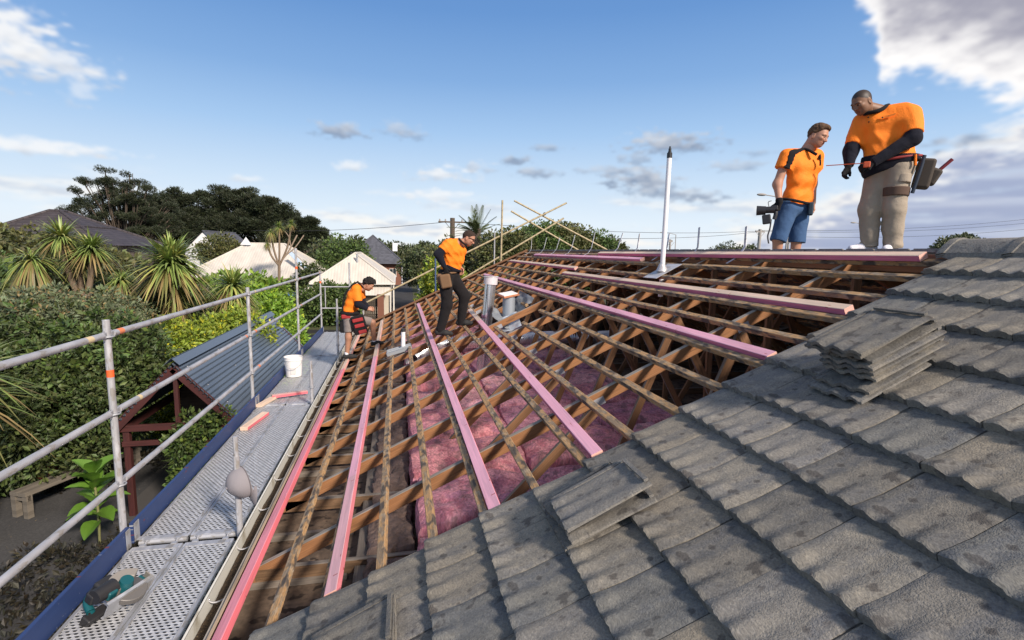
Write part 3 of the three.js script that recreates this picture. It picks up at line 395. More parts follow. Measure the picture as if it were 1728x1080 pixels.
function slab(w, h, d, seed, rough = 0.03) { // a soft lumpy slab
  const g = new THREE.BoxGeometry(w, h, d, 34, 5, 28), p = g.attributes.position, uv = g.attributes.uv, r = rng(seed), o = r() * 50;
  for (let i = 0; i < p.count; i++) { let x = p.getX(i) / (w / 2), y = p.getY(i) / (h / 2), z = p.getZ(i) / (d / 2); const ex = Math.abs(x) ** 6, ez = Math.abs(z) ** 6, ey = Math.abs(y) ** 4; const sx = 1 - 0.035 * ey - 0.02 * ez, sz = 1 - 0.045 * ey - 0.02 * ex, sy = 1 - 0.3 * Math.max(ex, ez);
    x *= sx * w / 2; z *= sz * d / 2; y *= sy * h / 2; const n = fbm(x * 3 + o, z * 3, y * 2 + o, 4) - 0.5, n2 = fbm(x * 11 + o, z * 11, y * 8 + o, 3) - 0.5;
    p.setXYZ(i, x + n2 * rough * 1.5, y + (y > 0 ? (n * 0.15 + n2 * rough * 1.3) : 0), z + n2 * rough * 1.5); uv.setXY(i, (x + o) * 0.9, (z + y + o) * 0.9); }
  const m = mergeVertices(g, 1e-4); m.computeVertexNormals(); return m;
}
const slabs = [1, 2, 3, 4, 5].map((s) => slab(1.16, 0.27, 0.93, s * 13)), oldSlabs = [1, 2, 3].map((s) => slab(0.34, 0.14, 0.9, s * 31, 0.05));
const rowName = ['row beside eave', 'middle row', 'row under ridge'];
for (let b = 0; b < 12; b++) {
  const zc = -3.13 - b * 1.0;
  for (let rI = 0; rI < 3; rI++) {
    const m = solo('insulation_batt', `pink insulation batt in ${ORD[b]} truss bay beyond tiles, ${rowName[rI]}`, 'insulation', slabs[Math.floor(R() * 5)], M.ins[Math.floor(R() * 3)], 'pink insulation batts between the joists');
    m.position.set(1.96 + rI * 1.17 + rr(-0.04, 0.03), 0.125 + rr(-0.012, 0.03), zc + rr(-0.02, 0.02)); m.rotation.y = rr(-0.03, 0.03) + (R() < 0.5 ? Math.PI : 0);
  }
  const o = solo('old_insulation', `old grey brown insulation strip along the wall plate, ${ORD[b]} truss bay beyond tiles`, 'insulation', oldSlabs[b % 3], M.oldIns, 'old dusty insulation strips at the eave');
  o.position.set(1.2, 0.05, zc); o.rotation.y = R() < 0.5 ? Math.PI : 0;
}
{ // silver flexible duct
  const cv = new THREE.CatmullRomCurve3([V(1.5, 0.32, -9.3), V(2.0, 0.42, -10.2), V(2.7, 0.48, -10.25), V(3.6, 0.5, -10.25), V(4.5, 0.48, -10.6), V(5.4, 0.42, -10.8), V(6.6, 0.42, -11.2)]);
  const N = 520, RS = 14, fr = cv.computeFrenetFrames(N), pos = [], uv = [], idx = []; for (let i = 0; i <= N; i++) { const p = cv.getPointAt(i / N), r = 0.12 + 0.012 * (i % 4 < 2 ? 1 : -1); for (let j = 0; j <= RS; j++) { const a = j / RS * 6.2832, d = fr.normals[i].clone().multiplyScalar(Math.cos(a)).addScaledVector(fr.binormals[i], Math.sin(a)); pos.push(p.x + d.x * r, p.y + d.y * r, p.z + d.z * r); uv.push(i / N * 6, j / RS); if (i < N && j < RS) { const q = i * (RS + 1) + j; idx.push(q, q + 1, q + RS + 1, q + 1, q + RS + 2, q + RS + 1); } } }
  const g = new THREE.BufferGeometry(); g.setAttribute('position', new THREE.Float32BufferAttribute(pos, 3)); g.setAttribute('uv', new THREE.Float32BufferAttribute(uv, 2)); g.setIndex(idx); g.computeVertexNormals();
  solo('flexible_duct', 'silver corrugated flexible duct lying on the insulation inside the roof', 'duct', g, std({ color: [0.82, 0.84, 0.87], metalness: 0.75, roughness: 0.28 }));
}
// ------------------------------------------------------------------ flues, vents
M.lead = std({ color: [0.24, 0.26, 0.28], roughness: 0.6, metalness: 0.3 });
{
  const t = thing('steel_flue', 'shiny steel flue pipe with white collar standing through the battens', 'flue', [2.70, 0.2, -8.6]);
  const shiny = std({ color: [0.72, 0.74, 0.77], metalness: 0.85, roughness: 0.26 });
  mesh('pipe', merge([tube(V(-0.05, 0, 0), V(0.09, 1.55, 0), 0.095, 28), new THREE.TorusGeometry(0.096, 0.006, 6, 28).rotateX(Math.PI / 2).rotateZ(-0.09).translate(0.01, 0.95, 0), box(0.012, 1.3, 0.012, 0.03, 0.85, 0.096)]), shiny, t);
  mesh('collar', merge([tube(V(0.088, 1.53, 0), V(0.098, 1.66, 0), 0.115, 28), new THREE.TorusGeometry(0.113, 0.009, 6, 28).rotateX(Math.PI / 2).translate(0.097, 1.655, 0)]), std({ color: [0.75, 0.72, 0.74], roughness: 0.35, metalness: 0.2 }), t);
  mesh('inner_pipe', tube(V(0.097, 1.655, 0), V(0.098, 1.67, 0), 0.085, 24), std({ color: [0.12, 0.12, 0.12], roughness: 0.8 }), t);
}
function sheet(w, d, seed, amp, th = 0.006) { const g = new THREE.BoxGeometry(w, th, d, 14, 1, 14), p = g.attributes.position; for (let i = 0; i < p.count; i++) { const x = p.getX(i), z = p.getZ(i); p.setY(i, p.getY(i) + (fbm(x * 9 + seed, z * 9, seed, 3) - 0.5) * amp + x * x * amp * 3); } const m = mergeVertices(g, 1e-4); m.computeVertexNormals(); return m; }
{
  const t = thing('capped_flue', 'grey flue with tilted terracotta lid and crumpled lead flashing, beside the steel flue', 'flue', [2.98, 0.2, -8.0]);
  mesh('pipe', merge([tube(V(0, 0.55, 0), V(0, 1.38, 0), 0.098, 24)]), std({ color: [0.36, 0.40, 0.44], metalness: 0.4, roughness: 0.5 }), t);
  mesh('lower_pipe', tube(V(0, 0, 0), V(0, 0.6, 0), 0.088, 20), std({ color: [0.10, 0.085, 0.08], roughness: 0.7 }), t);
  const lid = mesh('lid', merge([box(0.27, 0.022, 0.25, 0, 0, 0)]), std({ color: [0.5, 0.20, 0.10], roughness: 0.8 }), t); lid.position.set(-0.015, 1.405, 0); lid.rotation.set(0.12, 0.3, 0.12);
  mesh('paper_cover', box(0.24, 0.012, 0.2, 0, 0.018, 0), std({ color: [0.8, 0.76, 0.74], roughness: 0.8 }), lid);
  const f1 = mesh('flashing', sheet(0.32, 0.4, 4, 0.12), M.lead, t); f1.position.set(0.2, 1.28, 0.02); f1.rotation.set(0.2, 0.3, 0.95);
  const f2 = mesh('flashing', sheet(0.34, 0.42, 9, 0.1), M.lead, t); f2.position.set(-0.14, 1.04, 0.1); f2.rotation.set(0.25, -0.2, -0.55);
  const f3 = mesh('flashing', sheet(0.3, 0.3, 14, 0.08), std({ color: [0.45, 0.5, 0.56], roughness: 0.4, metalness: 0.4 }), t); f3.position.set(-0.02, 1.0, 0.22); f3.rotation.set(0.7, 0.1, 0.4);
}
{
  const p = rp(0.32 * 4.45, 0.0, -8.86), t = thing('tray_vent', 'short white vent pipe with black cap on a grey tray, resting on battens', 'vent pipe', [p.x, p.y, p.z]);
  const tr = mesh('tray', merge([box(0.42, 0.012, 0.3, 0, 0.02, 0), box(0.42, 0.05, 0.012, 0, 0.0, 0.15), box(0.42, 0.05, 0.012, 0, 0.0, -0.15), box(0.012, 0.05, 0.3, -0.21, 0.0, 0), tube(V(-0.2, 0.03, 0.07), V(0.2, 0.03, 0.07), 0.018, 8), tube(V(-0.2, 0.03, -0.07), V(0.2, 0.03, -0.07), 0.018, 8)]), std({ color: [0.30, 0.32, 0.34], roughness: 0.5, metalness: 0.2 }), t); tr.rotation.z = rad(16);
  mesh('pipe', tube(V(0.06, 0.02, 0), V(0.065, 0.32, 0), 0.036, 20), std({ color: [0.78, 0.78, 0.78], roughness: 0.35 }), t);
  mesh('cap', merge([tube(V(0.065, 0.31, 0), V(0.065, 0.36, 0), 0.04, 20)]), std({ color: [0.03, 0.03, 0.03], roughness: 0.5 }), t);
}
{
  const t = thing('vent_mast', 'tall white vent mast with black top on a bare metal flashing near the ridge', 'vent pipe', [4.43, 2.06, -5.86]);
  mesh('mast', tube(V(0, -0.3, 0), V(0.018, 1.36, 0), 0.029, 24), std({ color: [0.80, 0.80, 0.81], roughness: 0.3 }), t);
  mesh('tip', merge([tube(V(0.018, 1.35, 0), V(0.018, 1.41, 0), 0.031, 18), tube(V(0.018, 1.41, 0), V(0.019, 1.425, 0), 0.022, 14), tube(V(0.019, 1.425, 0), V(0.019, 1.46, 0), 0.017, 14), tube(V(0.019, 1.46, 0), V(0.019, 1.485, 0), 0.01, 12)]), std({ color: [0.02, 0.02, 0.022], roughness: 0.4 }), t);
  const f = mesh('flashing', merge([box(0.40, 0.004, 0.26, 0, 0, 0), new THREE.CylinderGeometry(0.035, 0.07, 0.09, 20, 1, true).rotateZ(-PITCH).translate(0.01, 0.04, 0)]), M.steel, t); f.rotation.z = PITCH; f.position.set(-0.01, 0.015, 0.03); f.rotation.y = 0.15;
}
// ------------------------------------------------------------------ loose tiles in stacks
function looseTile(label, group, s, n, z, yaw, tx = 0, tz = 0) { const m = solo('loose_tile', label, 'roof tile', looseGeos[Math.floor(R() * 4)], M.tile[Math.floor(R() * 6)], group); m.rotation.order = 'ZYX'; m.rotation.set(tx, yaw, PITCH + tz); m.position.copy(rp(s, n, z)); return m; }
{ // tall stack
  const S = [[3.69, 0.058, -2.05, 0.03, 0, -0.03], [3.73, 0.087, -2.04, 0.06, 0, -0.03], [3.80, 0.119, -2.05, 0.0, 0.006, -0.02], [3.80, 0.148, -2.057, 0.015, 0, -0.02], [3.80, 0.177, -2.05, -0.01, 0, -0.02], [3.81, 0.206, -2.06, 0.02, 0.006, -0.02], [3.77, 0.243, -2.08, 0.07, 0.02, -0.03], [3.76, 0.273, -2.05, 0.03, 0.02, -0.035]];
  S.forEach(([s, n, z, yw, tx, tz], i) => looseTile(i === 0 ? 'bottom tile of tall stack on tiled slope' : i === S.length - 1 ? 'top tile of tall stack on tiled slope' : `${ORD[i]} tile from the bottom of the tall eight tile stack`, 'tiles of the tall stack', s, n, z, yw, tx, tz));
  const L = [[2.21, 0.055, -2.16, 0.06, 0, -0.02], [2.25, 0.083, -2.14, -0.05, 0.0, -0.005], [2.23, 0.116, -2.17, 0.11, -0.05, 0.01], [2.25, 0.150, -2.12, -0.02, -0.07, 0.02]];
  L.forEach(([s, n, z, yw, tx, tz], i) => looseTile(['bottom tile of low stack beside insulation opening', 'second tile up in low stack beside insulation opening', 'third tile up in low stack beside insulation opening', 'top tile of low stack, its head lip facing ridge'][i], 'tiles of the low stack', s, n, z, yw, tx, tz));
  looseTile('lower of two loose tiles at the bottom edge, near the eave', 'pair of loose tiles near the eave', 0.99, 0.05, -2.16, 0.02, 0, 0.01);
  looseTile('upper of two loose tiles at the bottom edge, near the eave', 'pair of loose tiles near the eave', 1.0, 0.08, -2.15, -0.03, 0.02, 0.03);
}
// ------------------------------------------------------------------ things on the scaffold deck
{
  const t = thing('bucket', 'white plastic bucket standing on the scaffold deck', 'bucket', [-0.6, DECK + 0.004, -9.95]);
  const wh = std({ color: [0.78, 0.76, 0.74], roughness: 0.4 });
  mesh('pail', new THREE.LatheGeometry([[0.0, 0.0], [0.13, 0.0], [0.135, 0.01], [0.152, 0.3], [0.16, 0.3], [0.16, 0.315], [0.155, 0.318], [0.158, 0.355], [0.163, 0.36], [0.16, 0.366], [0.152, 0.362], [0.13, 0.015], [0, 0.012]].map(([x, y]) => new THREE.Vector2(x, y)), 36), wh, t);
  mesh('handle', hose([[0.16, 0.31, 0], [0.14, 0.24, 0.11], [0.03, 0.17, 0.19], [-0.1, 0.22, 0.15], [-0.16, 0.31, 0]], 0.004, 24, 6), M.steel, t);
  mesh('drip', merge([box(0.09, 0.12, 0.004, 0.02, 0.12, 0.143)]), std({ color: [0.62, 0.60, 0.57], roughness: 0.8 }), t);
}
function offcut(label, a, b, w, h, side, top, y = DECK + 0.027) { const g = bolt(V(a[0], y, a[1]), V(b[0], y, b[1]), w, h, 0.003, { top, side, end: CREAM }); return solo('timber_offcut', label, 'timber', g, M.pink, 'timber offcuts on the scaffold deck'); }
offcut('pale timber offcut lying alone on the near scaffold planks', [-0.66, -6.98], [-0.55, -7.62], 0.095, 0.045, PSIDE, CREAM);
offcut('pink timber offcut lying across the deck, resting on another', [-0.64, -8.42], [-0.16, -8.62], 0.085, 0.045, PSIDE, [0.78, 0.5, 0.44], DECK + 0.05);
offcut('small cream offcut beneath the crossways pink offcut', [-0.73, -8.0], [-0.60, -8.48], 0.085, 0.04, CREAM, CREAM);
{ // circular saw lying on the deck
  const t = thing('circular_saw', 'teal and black cordless circular saw lying on the near scaffold deck', 'power tool', [-0.48, DECK + 0.006, -3.56]);
  const teal = std({ color: [0.008, 0.085, 0.10], roughness: 0.4 }), blk = std({ color: [0.02, 0.02, 0.022], roughness: 0.5 }), alu = std({ color: [0.34, 0.31, 0.27], roughness: 0.5, metalness: 0.4 });
  const shape = (pts, d, mat, name, hole) => { const s = new THREE.Shape(pts.map(([x, y]) => new THREE.Vector2(x, y))); const m = mesh(name, new THREE.ExtrudeGeometry(s, { depth: d, bevelEnabled: true, bevelSize: 0.004, bevelThickness: 0.004, bevelSegments: 2, curveSegments: 20 }), mat, t); return m; };
  // guard: half ring standing on the shoe
  const arc = (r0, r1, a0, a1) => { const P = []; for (let i = 0; i <= 18; i++) { const a = a0 + (a1 - a0) * i / 18; P.push([Math.cos(a) * r1, Math.sin(a) * r1]); } for (let i = 18; i >= 0; i--) { const a = a0 + (a1 - a0) * i / 18; P.push([Math.cos(a) * r0, Math.sin(a) * r0]); } return P; };
  const Rt = new THREE.Group(); // pose of the whole tool: shoe to the right, leaning back
  const parts = [
    ['shoe', merge([box(0.25, 0.004, 0.1, 0.0, 0, 0), box(0.25, 0.014, 0.004, 0.0, 0.006, 0.05), box(0.25, 0.014, 0.004, 0.0, 0.006, -0.05)]), M.zinc],
    ['upper_guard', (() => { const s = new THREE.Shape(arc(0.05, 0.092, 0.55, Math.PI - 0.1).map(([x, y]) => new THREE.Vector2(x, y))); return new THREE.ExtrudeGeometry(s, { depth: 0.055, bevelEnabled: true, bevelSize: 0.005, bevelThickness: 0.005, bevelSegments: 2 }).translate(0.01, 0.035, 0.0); })(), alu],
    ['lower_guard', (() => { const s = new THREE.Shape(arc(0.03, 0.08, Math.PI + 0.5, 2 * Math.PI - 0.5).map(([x, y]) => new THREE.Vector2(x, y))); return new THREE.ExtrudeGeometry(s, { depth: 0.028, bevelEnabled: true, bevelSize: 0.003, bevelThickness: 0.003, bevelSegments: 1 }).translate(0.01, 0.03, 0.006); })(), std({ color: [0.16, 0.15, 0.14], roughness: 0.5, metalness: 0.3 })],
    ['gear_housing', merge([new THREE.CylinderGeometry(0.03, 0.04, 0.05, 20).rotateX(Math.PI / 2).translate(0.0, 0.05, 0.055), new RoundedBoxGeometry(0.05, 0.06, 0.05, 2, 0.01).translate(-0.075, 0.06, 0.045)]), teal],
    ['rear_cover', new RoundedBoxGeometry(0.07, 0.05, 0.06, 2, 0.012).translate(-0.11, 0.1, 0.02), blk],
    ['blade', new THREE.CylinderGeometry(0.082, 0.082, 0.002, 40).rotateX(Math.PI / 2).translate(0.01, 0.03, 0.02), std({ color: [0.12, 0.12, 0.12], roughness: 0.4, metalness: 0.5 })],
    ['motor', merge([new THREE.CylinderGeometry(0.036, 0.04, 0.1, 20).rotateZ(Math.PI / 2).translate(-0.09, 0.075, 0.05), new RoundedBoxGeometry(0.09, 0.07, 0.07, 2, 0.015).translate(-0.05, 0.115, 0.02)]), blk],
    ['handle', hose([[0.05, 0.1, -0.03], [0.02, 0.15, -0.03], [-0.05, 0.155, -0.03], [-0.12, 0.12, -0.03], [-0.145, 0.06, -0.03]], 0.019, 28, 12), teal],
    ['grip', hose([[0.03, 0.147, -0.03], [-0.02, 0.162, -0.03], [-0.09, 0.142, -0.03]], 0.0215, 16, 12), blk],
    ['battery', new RoundedBoxGeometry(0.11, 0.055, 0.075, 3, 0.01).translate(-0.12, 0.05, -0.085), blk],
    ['battery_label', box(0.05, 0.03, 0.002, -0.12, 0.055, -0.1235), std({ color: [0.7, 0.72, 0.74], roughness: 0.4 })],
    ['knob', new THREE.CylinderGeometry(0.016, 0.02, 0.05, 14).translate(0.115, 0.05, -0.02), teal],
    ['bevel_bracket', box(0.006, 0.06, 0.06, 0.13, 0.03, 0.0), alu],
  ];
  const q = new THREE.Quaternion().setFromEuler(new THREE.Euler(rad(0), rad(63), rad(0), 'YXZ')).multiply(new THREE.Quaternion().setFromEuler(new THREE.Euler(rad(-62), 0, 0)));
  for (const [n, g, m] of parts) { g.applyMatrix4(new THREE.Matrix4().compose(V(0.04, 0.062, 0.0), q, V(1.25, 1.25, 1.25))); mesh(n, g, m, t); }
}
{ // grey cap hung on the inner standard
  const t = thing('baseball_cap', 'grey baseball cap hanging on the short scaffold post by the gutter', 'cap', [0.0, 0.36, -4.36]);
  const fab = std({ color: [0.24, 0.225, 0.24], roughness: 0.95, bumpMap: texture(64, 64, (u, v, i, j) => grey1(((i + j) % 4) / 4), false), bumpScale: 0.0006, side: THREE.DoubleSide });
  const dome = new THREE.SphereGeometry(0.108, 36, 18, 0, Math.PI * 2, 0, Math.PI * 0.56), p = dome.attributes.position; for (let i = 0; i < p.count; i++) { let x = p.getX(i), y = p.getY(i), z = p.getZ(i); const a = Math.atan2(z, x); const dent = (fbm(x * 14 + 3, y * 14, z * 14, 3) - 0.5) * 0.022; p.setXYZ(i, x * (1.08 + dent * 3), y * (1.0 + dent * 4) - (x > 0.02 ? 0.012 * smooth(0.02, 0.08, x) : 0), z * (0.92 + dent * 2)); } dome.computeVertexNormals();
  const crown = mesh('crown', dome, fab, t);
  const vis = new THREE.BufferGeometry(), pos = [], idx = []; const nu = 16, nv = 6; for (let i = 0; i <= nu; i++) for (let j = 0; j <= nv; j++) { const a = mix(-1.15, 1.15, i / nu), r0 = 0.105, ext = 0.085 * Math.cos(a * 1.25) * j / nv; const x = Math.cos(a) * r0 * 1.05 + ext, z = Math.sin(a) * r0 * 0.92, y = -0.02 - 0.018 * (j / nv) - 2.4 * z * z; pos.push(x, y, z); if (i < nu && j < nv) { const q = i * (nv + 1) + j; idx.push(q, q + 1, q + nv + 1, q + 1, q + nv + 2, q + nv + 1); } } vis.setAttribute('position', new THREE.Float32BufferAttribute(pos, 3)); vis.setIndex(idx); vis.computeVertexNormals(); vis.setAttribute('uv', new THREE.Float32BufferAttribute(new Float32Array(pos.length / 3 * 2), 2));
  const visor = mesh('visor', vis, fab, t), button = mesh('button', new THREE.SphereGeometry(0.009, 12, 8).translate(0, 0.107, 0), fab, t), band = mesh('sweat_band', new THREE.TorusGeometry(0.108, 0.004, 6, 40).rotateX(Math.PI / 2).scale(1.06, 1, 0.92).translate(0, -0.014, 0), std({ color: [0.12, 0.11, 0.12], roughness: 0.9 }), t);
  // crown points to the left and towards the viewer, visor hangs down
  const X = V(0.25, -0.95, 0.18).normalize(), Y0 = V(-0.80, 0.0, 0.6), Z = X.clone().cross(Y0).normalize(), Y = Z.clone().cross(X), want = new THREE.Matrix4().makeBasis(X, Y, Z);
  for (const m of [crown, visor, button, band]) { m.geometry.applyMatrix4(want); m.position.set(0.035, 0.035, 0.0); m.scale.setScalar(1.1); }
}
// ------------------------------------------------------------------ people: smooth joined capsules meshed on a grid
const v3 = (a) => a.isVector3 ? a : V(...a);
// bones: {a, b, ra, rb, cut (flat end at b), cutA, k}
function cone(p, B) { const ax = B.a.x, ay = B.a.y, az = B.a.z, dx = B.dx, dy = B.dy, dz = B.dz; const px = p[0] - ax, py = p[1] - ay, pz = p[2] - az; let t = (px * dx + py * dy + pz * dz) / B.l2; const tt = t < 0 ? 0 : t > 1 ? 1 : t; const qx = px - dx * tt, qy = py - dy * tt, qz = pz - dz * tt; let d = Math.sqrt(qx * qx + qy * qy + qz * qz) - (B.ra + (B.rb - B.ra) * tt); if (B.cut) d = Math.max(d, (t - 1) * B.len); if (B.cutA) d = Math.max(d, -t * B.len); return d; }
function bone(a, b, ra, rb = ra, o = {}) { a = v3(a); b = v3(b); const dx = b.x - a.x, dy = b.y - a.y, dz = b.z - a.z, l2 = Math.max(1e-8, dx * dx + dy * dy + dz * dz); return { a, b, ra, rb, dx, dy, dz, l2, len: Math.sqrt(l2), ...o }; }
function field(bones, k, extra) { return (p) => { let d = 1e9; for (const B of bones) { const e = cone(p, B); const h = Math.max(0, k - Math.abs(d - e)) / k; d = Math.min(d, e) - h * h * k * 0.25; } return extra ? extra(p, d) : d; }; }
function bounds(bones, m) { const lo = [1e9, 1e9, 1e9], hi = [-1e9, -1e9, -1e9]; for (const B of bones) for (const [q, r] of [[B.a, B.ra], [B.b, B.rb]]) { const c = [q.x, q.y, q.z]; for (let i = 0; i < 3; i++) { lo[i] = Math.min(lo[i], c[i] - r - m); hi[i] = Math.max(hi[i], c[i] + r + m); } } return [lo, hi]; }
function surface(f, lo, hi, h, colour) { // surface nets
  const n = [0, 1, 2].map((i) => Math.ceil((hi[i] - lo[i]) / h) + 2), nx = n[0], ny = n[1], nz = n[2], F = new Float32Array(nx * ny * nz), p = [0, 0, 0];
  for (let k = 0; k < nz; k++) for (let j = 0; j < ny; j++) for (let i = 0; i < nx; i++) { p[0] = lo[0] + i * h; p[1] = lo[1] + j * h; p[2] = lo[2] + k * h; F[i + nx * (j + ny * k)] = f(p); }
  const id = new Int32Array(nx * ny * nz).fill(-1), pos = [], nor = [], col = [], idx = []; const at = (i, j, k) => F[i + nx * (j + ny * k)];
  for (let k = 0; k < nz - 1; k++) for (let j = 0; j < ny - 1; j++) for (let i = 0; i < nx - 1; i++) {
    const c = [at(i, j, k), at(i + 1, j, k), at(i, j + 1, k), at(i + 1, j + 1, k), at(i, j, k + 1), at(i + 1, j, k + 1), at(i, j + 1, k + 1), at(i + 1, j + 1, k + 1)]; let m = 0; for (let q = 0; q < 8; q++) if (c[q] < 0) m |= 1 << q; if (m === 0 || m === 255) continue;
    let sx = 0, sy = 0, sz = 0, cnt = 0; for (let a = 0; a < 8; a++) for (const bit of [1, 2, 4]) { if (a & bit) continue; const b = a | bit; if ((c[a] < 0) === (c[b] < 0)) continue; const t = c[a] / (c[a] - c[b]); sx += (a & 1) + (bit === 1 ? t : 0); sy += ((a >> 1) & 1) + (bit === 2 ? t : 0); sz += ((a >> 2) & 1) + (bit === 4 ? t : 0); cnt++; }
    const x = lo[0] + (i + sx / cnt) * h, y = lo[1] + (j + sy / cnt) * h, z = lo[2] + (k + sz / cnt) * h, e = h * 0.7; id[i + nx * (j + ny * k)] = pos.length / 3; pos.push(x, y, z);
    const g = [f([x + e, y, z]) - f([x - e, y, z]), f([x, y + e, z]) - f([x, y - e, z]), f([x, y, z + e]) - f([x, y, z - e])], L = Math.hypot(...g) || 1; nor.push(g[0] / L, g[1] / L, g[2] / L); if (colour) col.push(...colour([x, y, z], [g[0] / L, g[1] / L, g[2] / L]));
  }
  const quad = (a, b, c, d, flip) => { if (a < 0 || b < 0 || c < 0 || d < 0) return; flip ? idx.push(a, c, b, a, d, c) : idx.push(a, b, c, a, c, d); };
  const I = (i, j, k) => id[i + nx * (j + ny * k)];
  for (let k = 1; k < nz - 1; k++) for (let j = 1; j < ny - 1; j++) for (let i = 1; i < nx - 1; i++) { const s = at(i, j, k) < 0; if (s !== (at(i + 1, j, k) < 0)) quad(I(i, j - 1, k - 1), I(i, j, k - 1), I(i, j, k), I(i, j - 1, k), !s); if (s !== (at(i, j + 1, k) < 0)) quad(I(i - 1, j, k - 1), I(i - 1, j, k), I(i, j, k), I(i, j, k - 1), !s); if (s !== (at(i, j, k + 1) < 0)) quad(I(i - 1, j - 1, k), I(i, j - 1, k), I(i, j, k), I(i - 1, j, k), !s); }
  const g = new THREE.BufferGeometry(); g.setAttribute('position', new THREE.Float32BufferAttribute(pos, 3)); g.setAttribute('normal', new THREE.Float32BufferAttribute(nor, 3)); const uv = new Float32Array(pos.length / 3 * 2); for (let i = 0; i < pos.length / 3; i++) { uv[2 * i] = pos[3 * i] + pos[3 * i + 2] * 0.6; uv[2 * i + 1] = pos[3 * i + 1]; } g.setAttribute('uv', new THREE.BufferAttribute(uv, 2)); if (colour) g.setAttribute('color', new THREE.Float32BufferAttribute(col, 3)); g.setIndex(idx); return g;
}
function skin(bones, k, h, extra, colour) { const [lo, hi] = bounds(bones, h * 2.5); return surface(field(bones, k, extra), lo, hi, h, colour); }
const folds = (amp, fr, seed, sy = 1) => (p, d) => d + amp * (fbm(p[0] * fr + seed, p[1] * fr * sy, p[2] * fr + seed, 3) - 0.5) * 2;
// a head in its own frame: x to the person's left, y up, z forward; returns {geo, hair}
function ell(p, c, r) { const x = (p[0] - c[0]) / r[0], y = (p[1] - c[1]) / r[1], z = (p[2] - c[2]) / r[2], k = Math.sqrt(x * x + y * y + z * z); return (k - 1) * Math.min(r[0], r[1], r[2]); }
const smin = (a, b, k) => { const h = Math.max(0, k - Math.abs(a - b)) / k; return Math.min(a, b) - h * h * k * 0.25; }, smax = (a, b, k) => -smin(-a, -b, k);
function headField(p) {
  const sx = Math.abs(p[0]), q = [sx, p[1], p[2]];
  let d = ell(p, [0, 0.03, -0.012], [0.076, 0.088, 0.098]);                 // cranium
  d = smin(d, ell(p, [0, -0.03, 0.022], [0.062, 0.078, 0.07]), 0.03);       // face
  d = smin(d, ell(p, [0, -0.083, 0.045], [0.034, 0.028, 0.036]), 0.025);    // chin
  d = smin(d, ell(q, [0.05, -0.055, 0.005], [0.017, 0.035, 0.04]), 0.025);  // jaw corners
  d = smin(d, ell(q, [0.036, -0.012, 0.062], [0.022, 0.016, 0.02]), 0.02);  // cheekbones
  d = smin(d, ell(q, [0.026, 0.022, 0.078], [0.026, 0.009, 0.012]), 0.015); // brow
  d = smax(d, -ell(q, [0.031, 0.003, 0.098], [0.015, 0.010, 0.014]), 0.012);// eye sockets
  d = smin(d, ell(q, [0.031, 0.003, 0.079], [0.0125, 0.0105, 0.0115]), 0.003); // eyes
  d = smin(d, cone(p, bone([0, 0.012, 0.085], [0, -0.028, 0.106], 0.008, 0.012)), 0.014); // nose
  d = smin(d, ell(q, [0.012, -0.031, 0.094], [0.009, 0.008, 0.010]), 0.008);
  d = smin(d, ell(p, [0, -0.055, 0.083], [0.024, 0.007, 0.011]), 0.008);    // lips
  d = smin(d, ell(p, [0, -0.066, 0.08], [0.019, 0.007, 0.010]), 0.008);
  d = smax(d, -ell(p, [0, -0.0605, 0.094], [0.024, 0.0022, 0.01]), 0.004);
  d = smin(d, ell(q, [0.078, -0.012, -0.012], [0.010, 0.032, 0.018]), 0.010); // ears
  d = smax(d, -ell(q, [0.088, -0.008, -0.004], [0.006, 0.018, 0.010]), 0.006);
  d = smin(d, cone(p, bone([0, -0.03, -0.03], [0, -0.15, -0.05], 0.054, 0.058)), 0.03);   // neck
  return d;
}
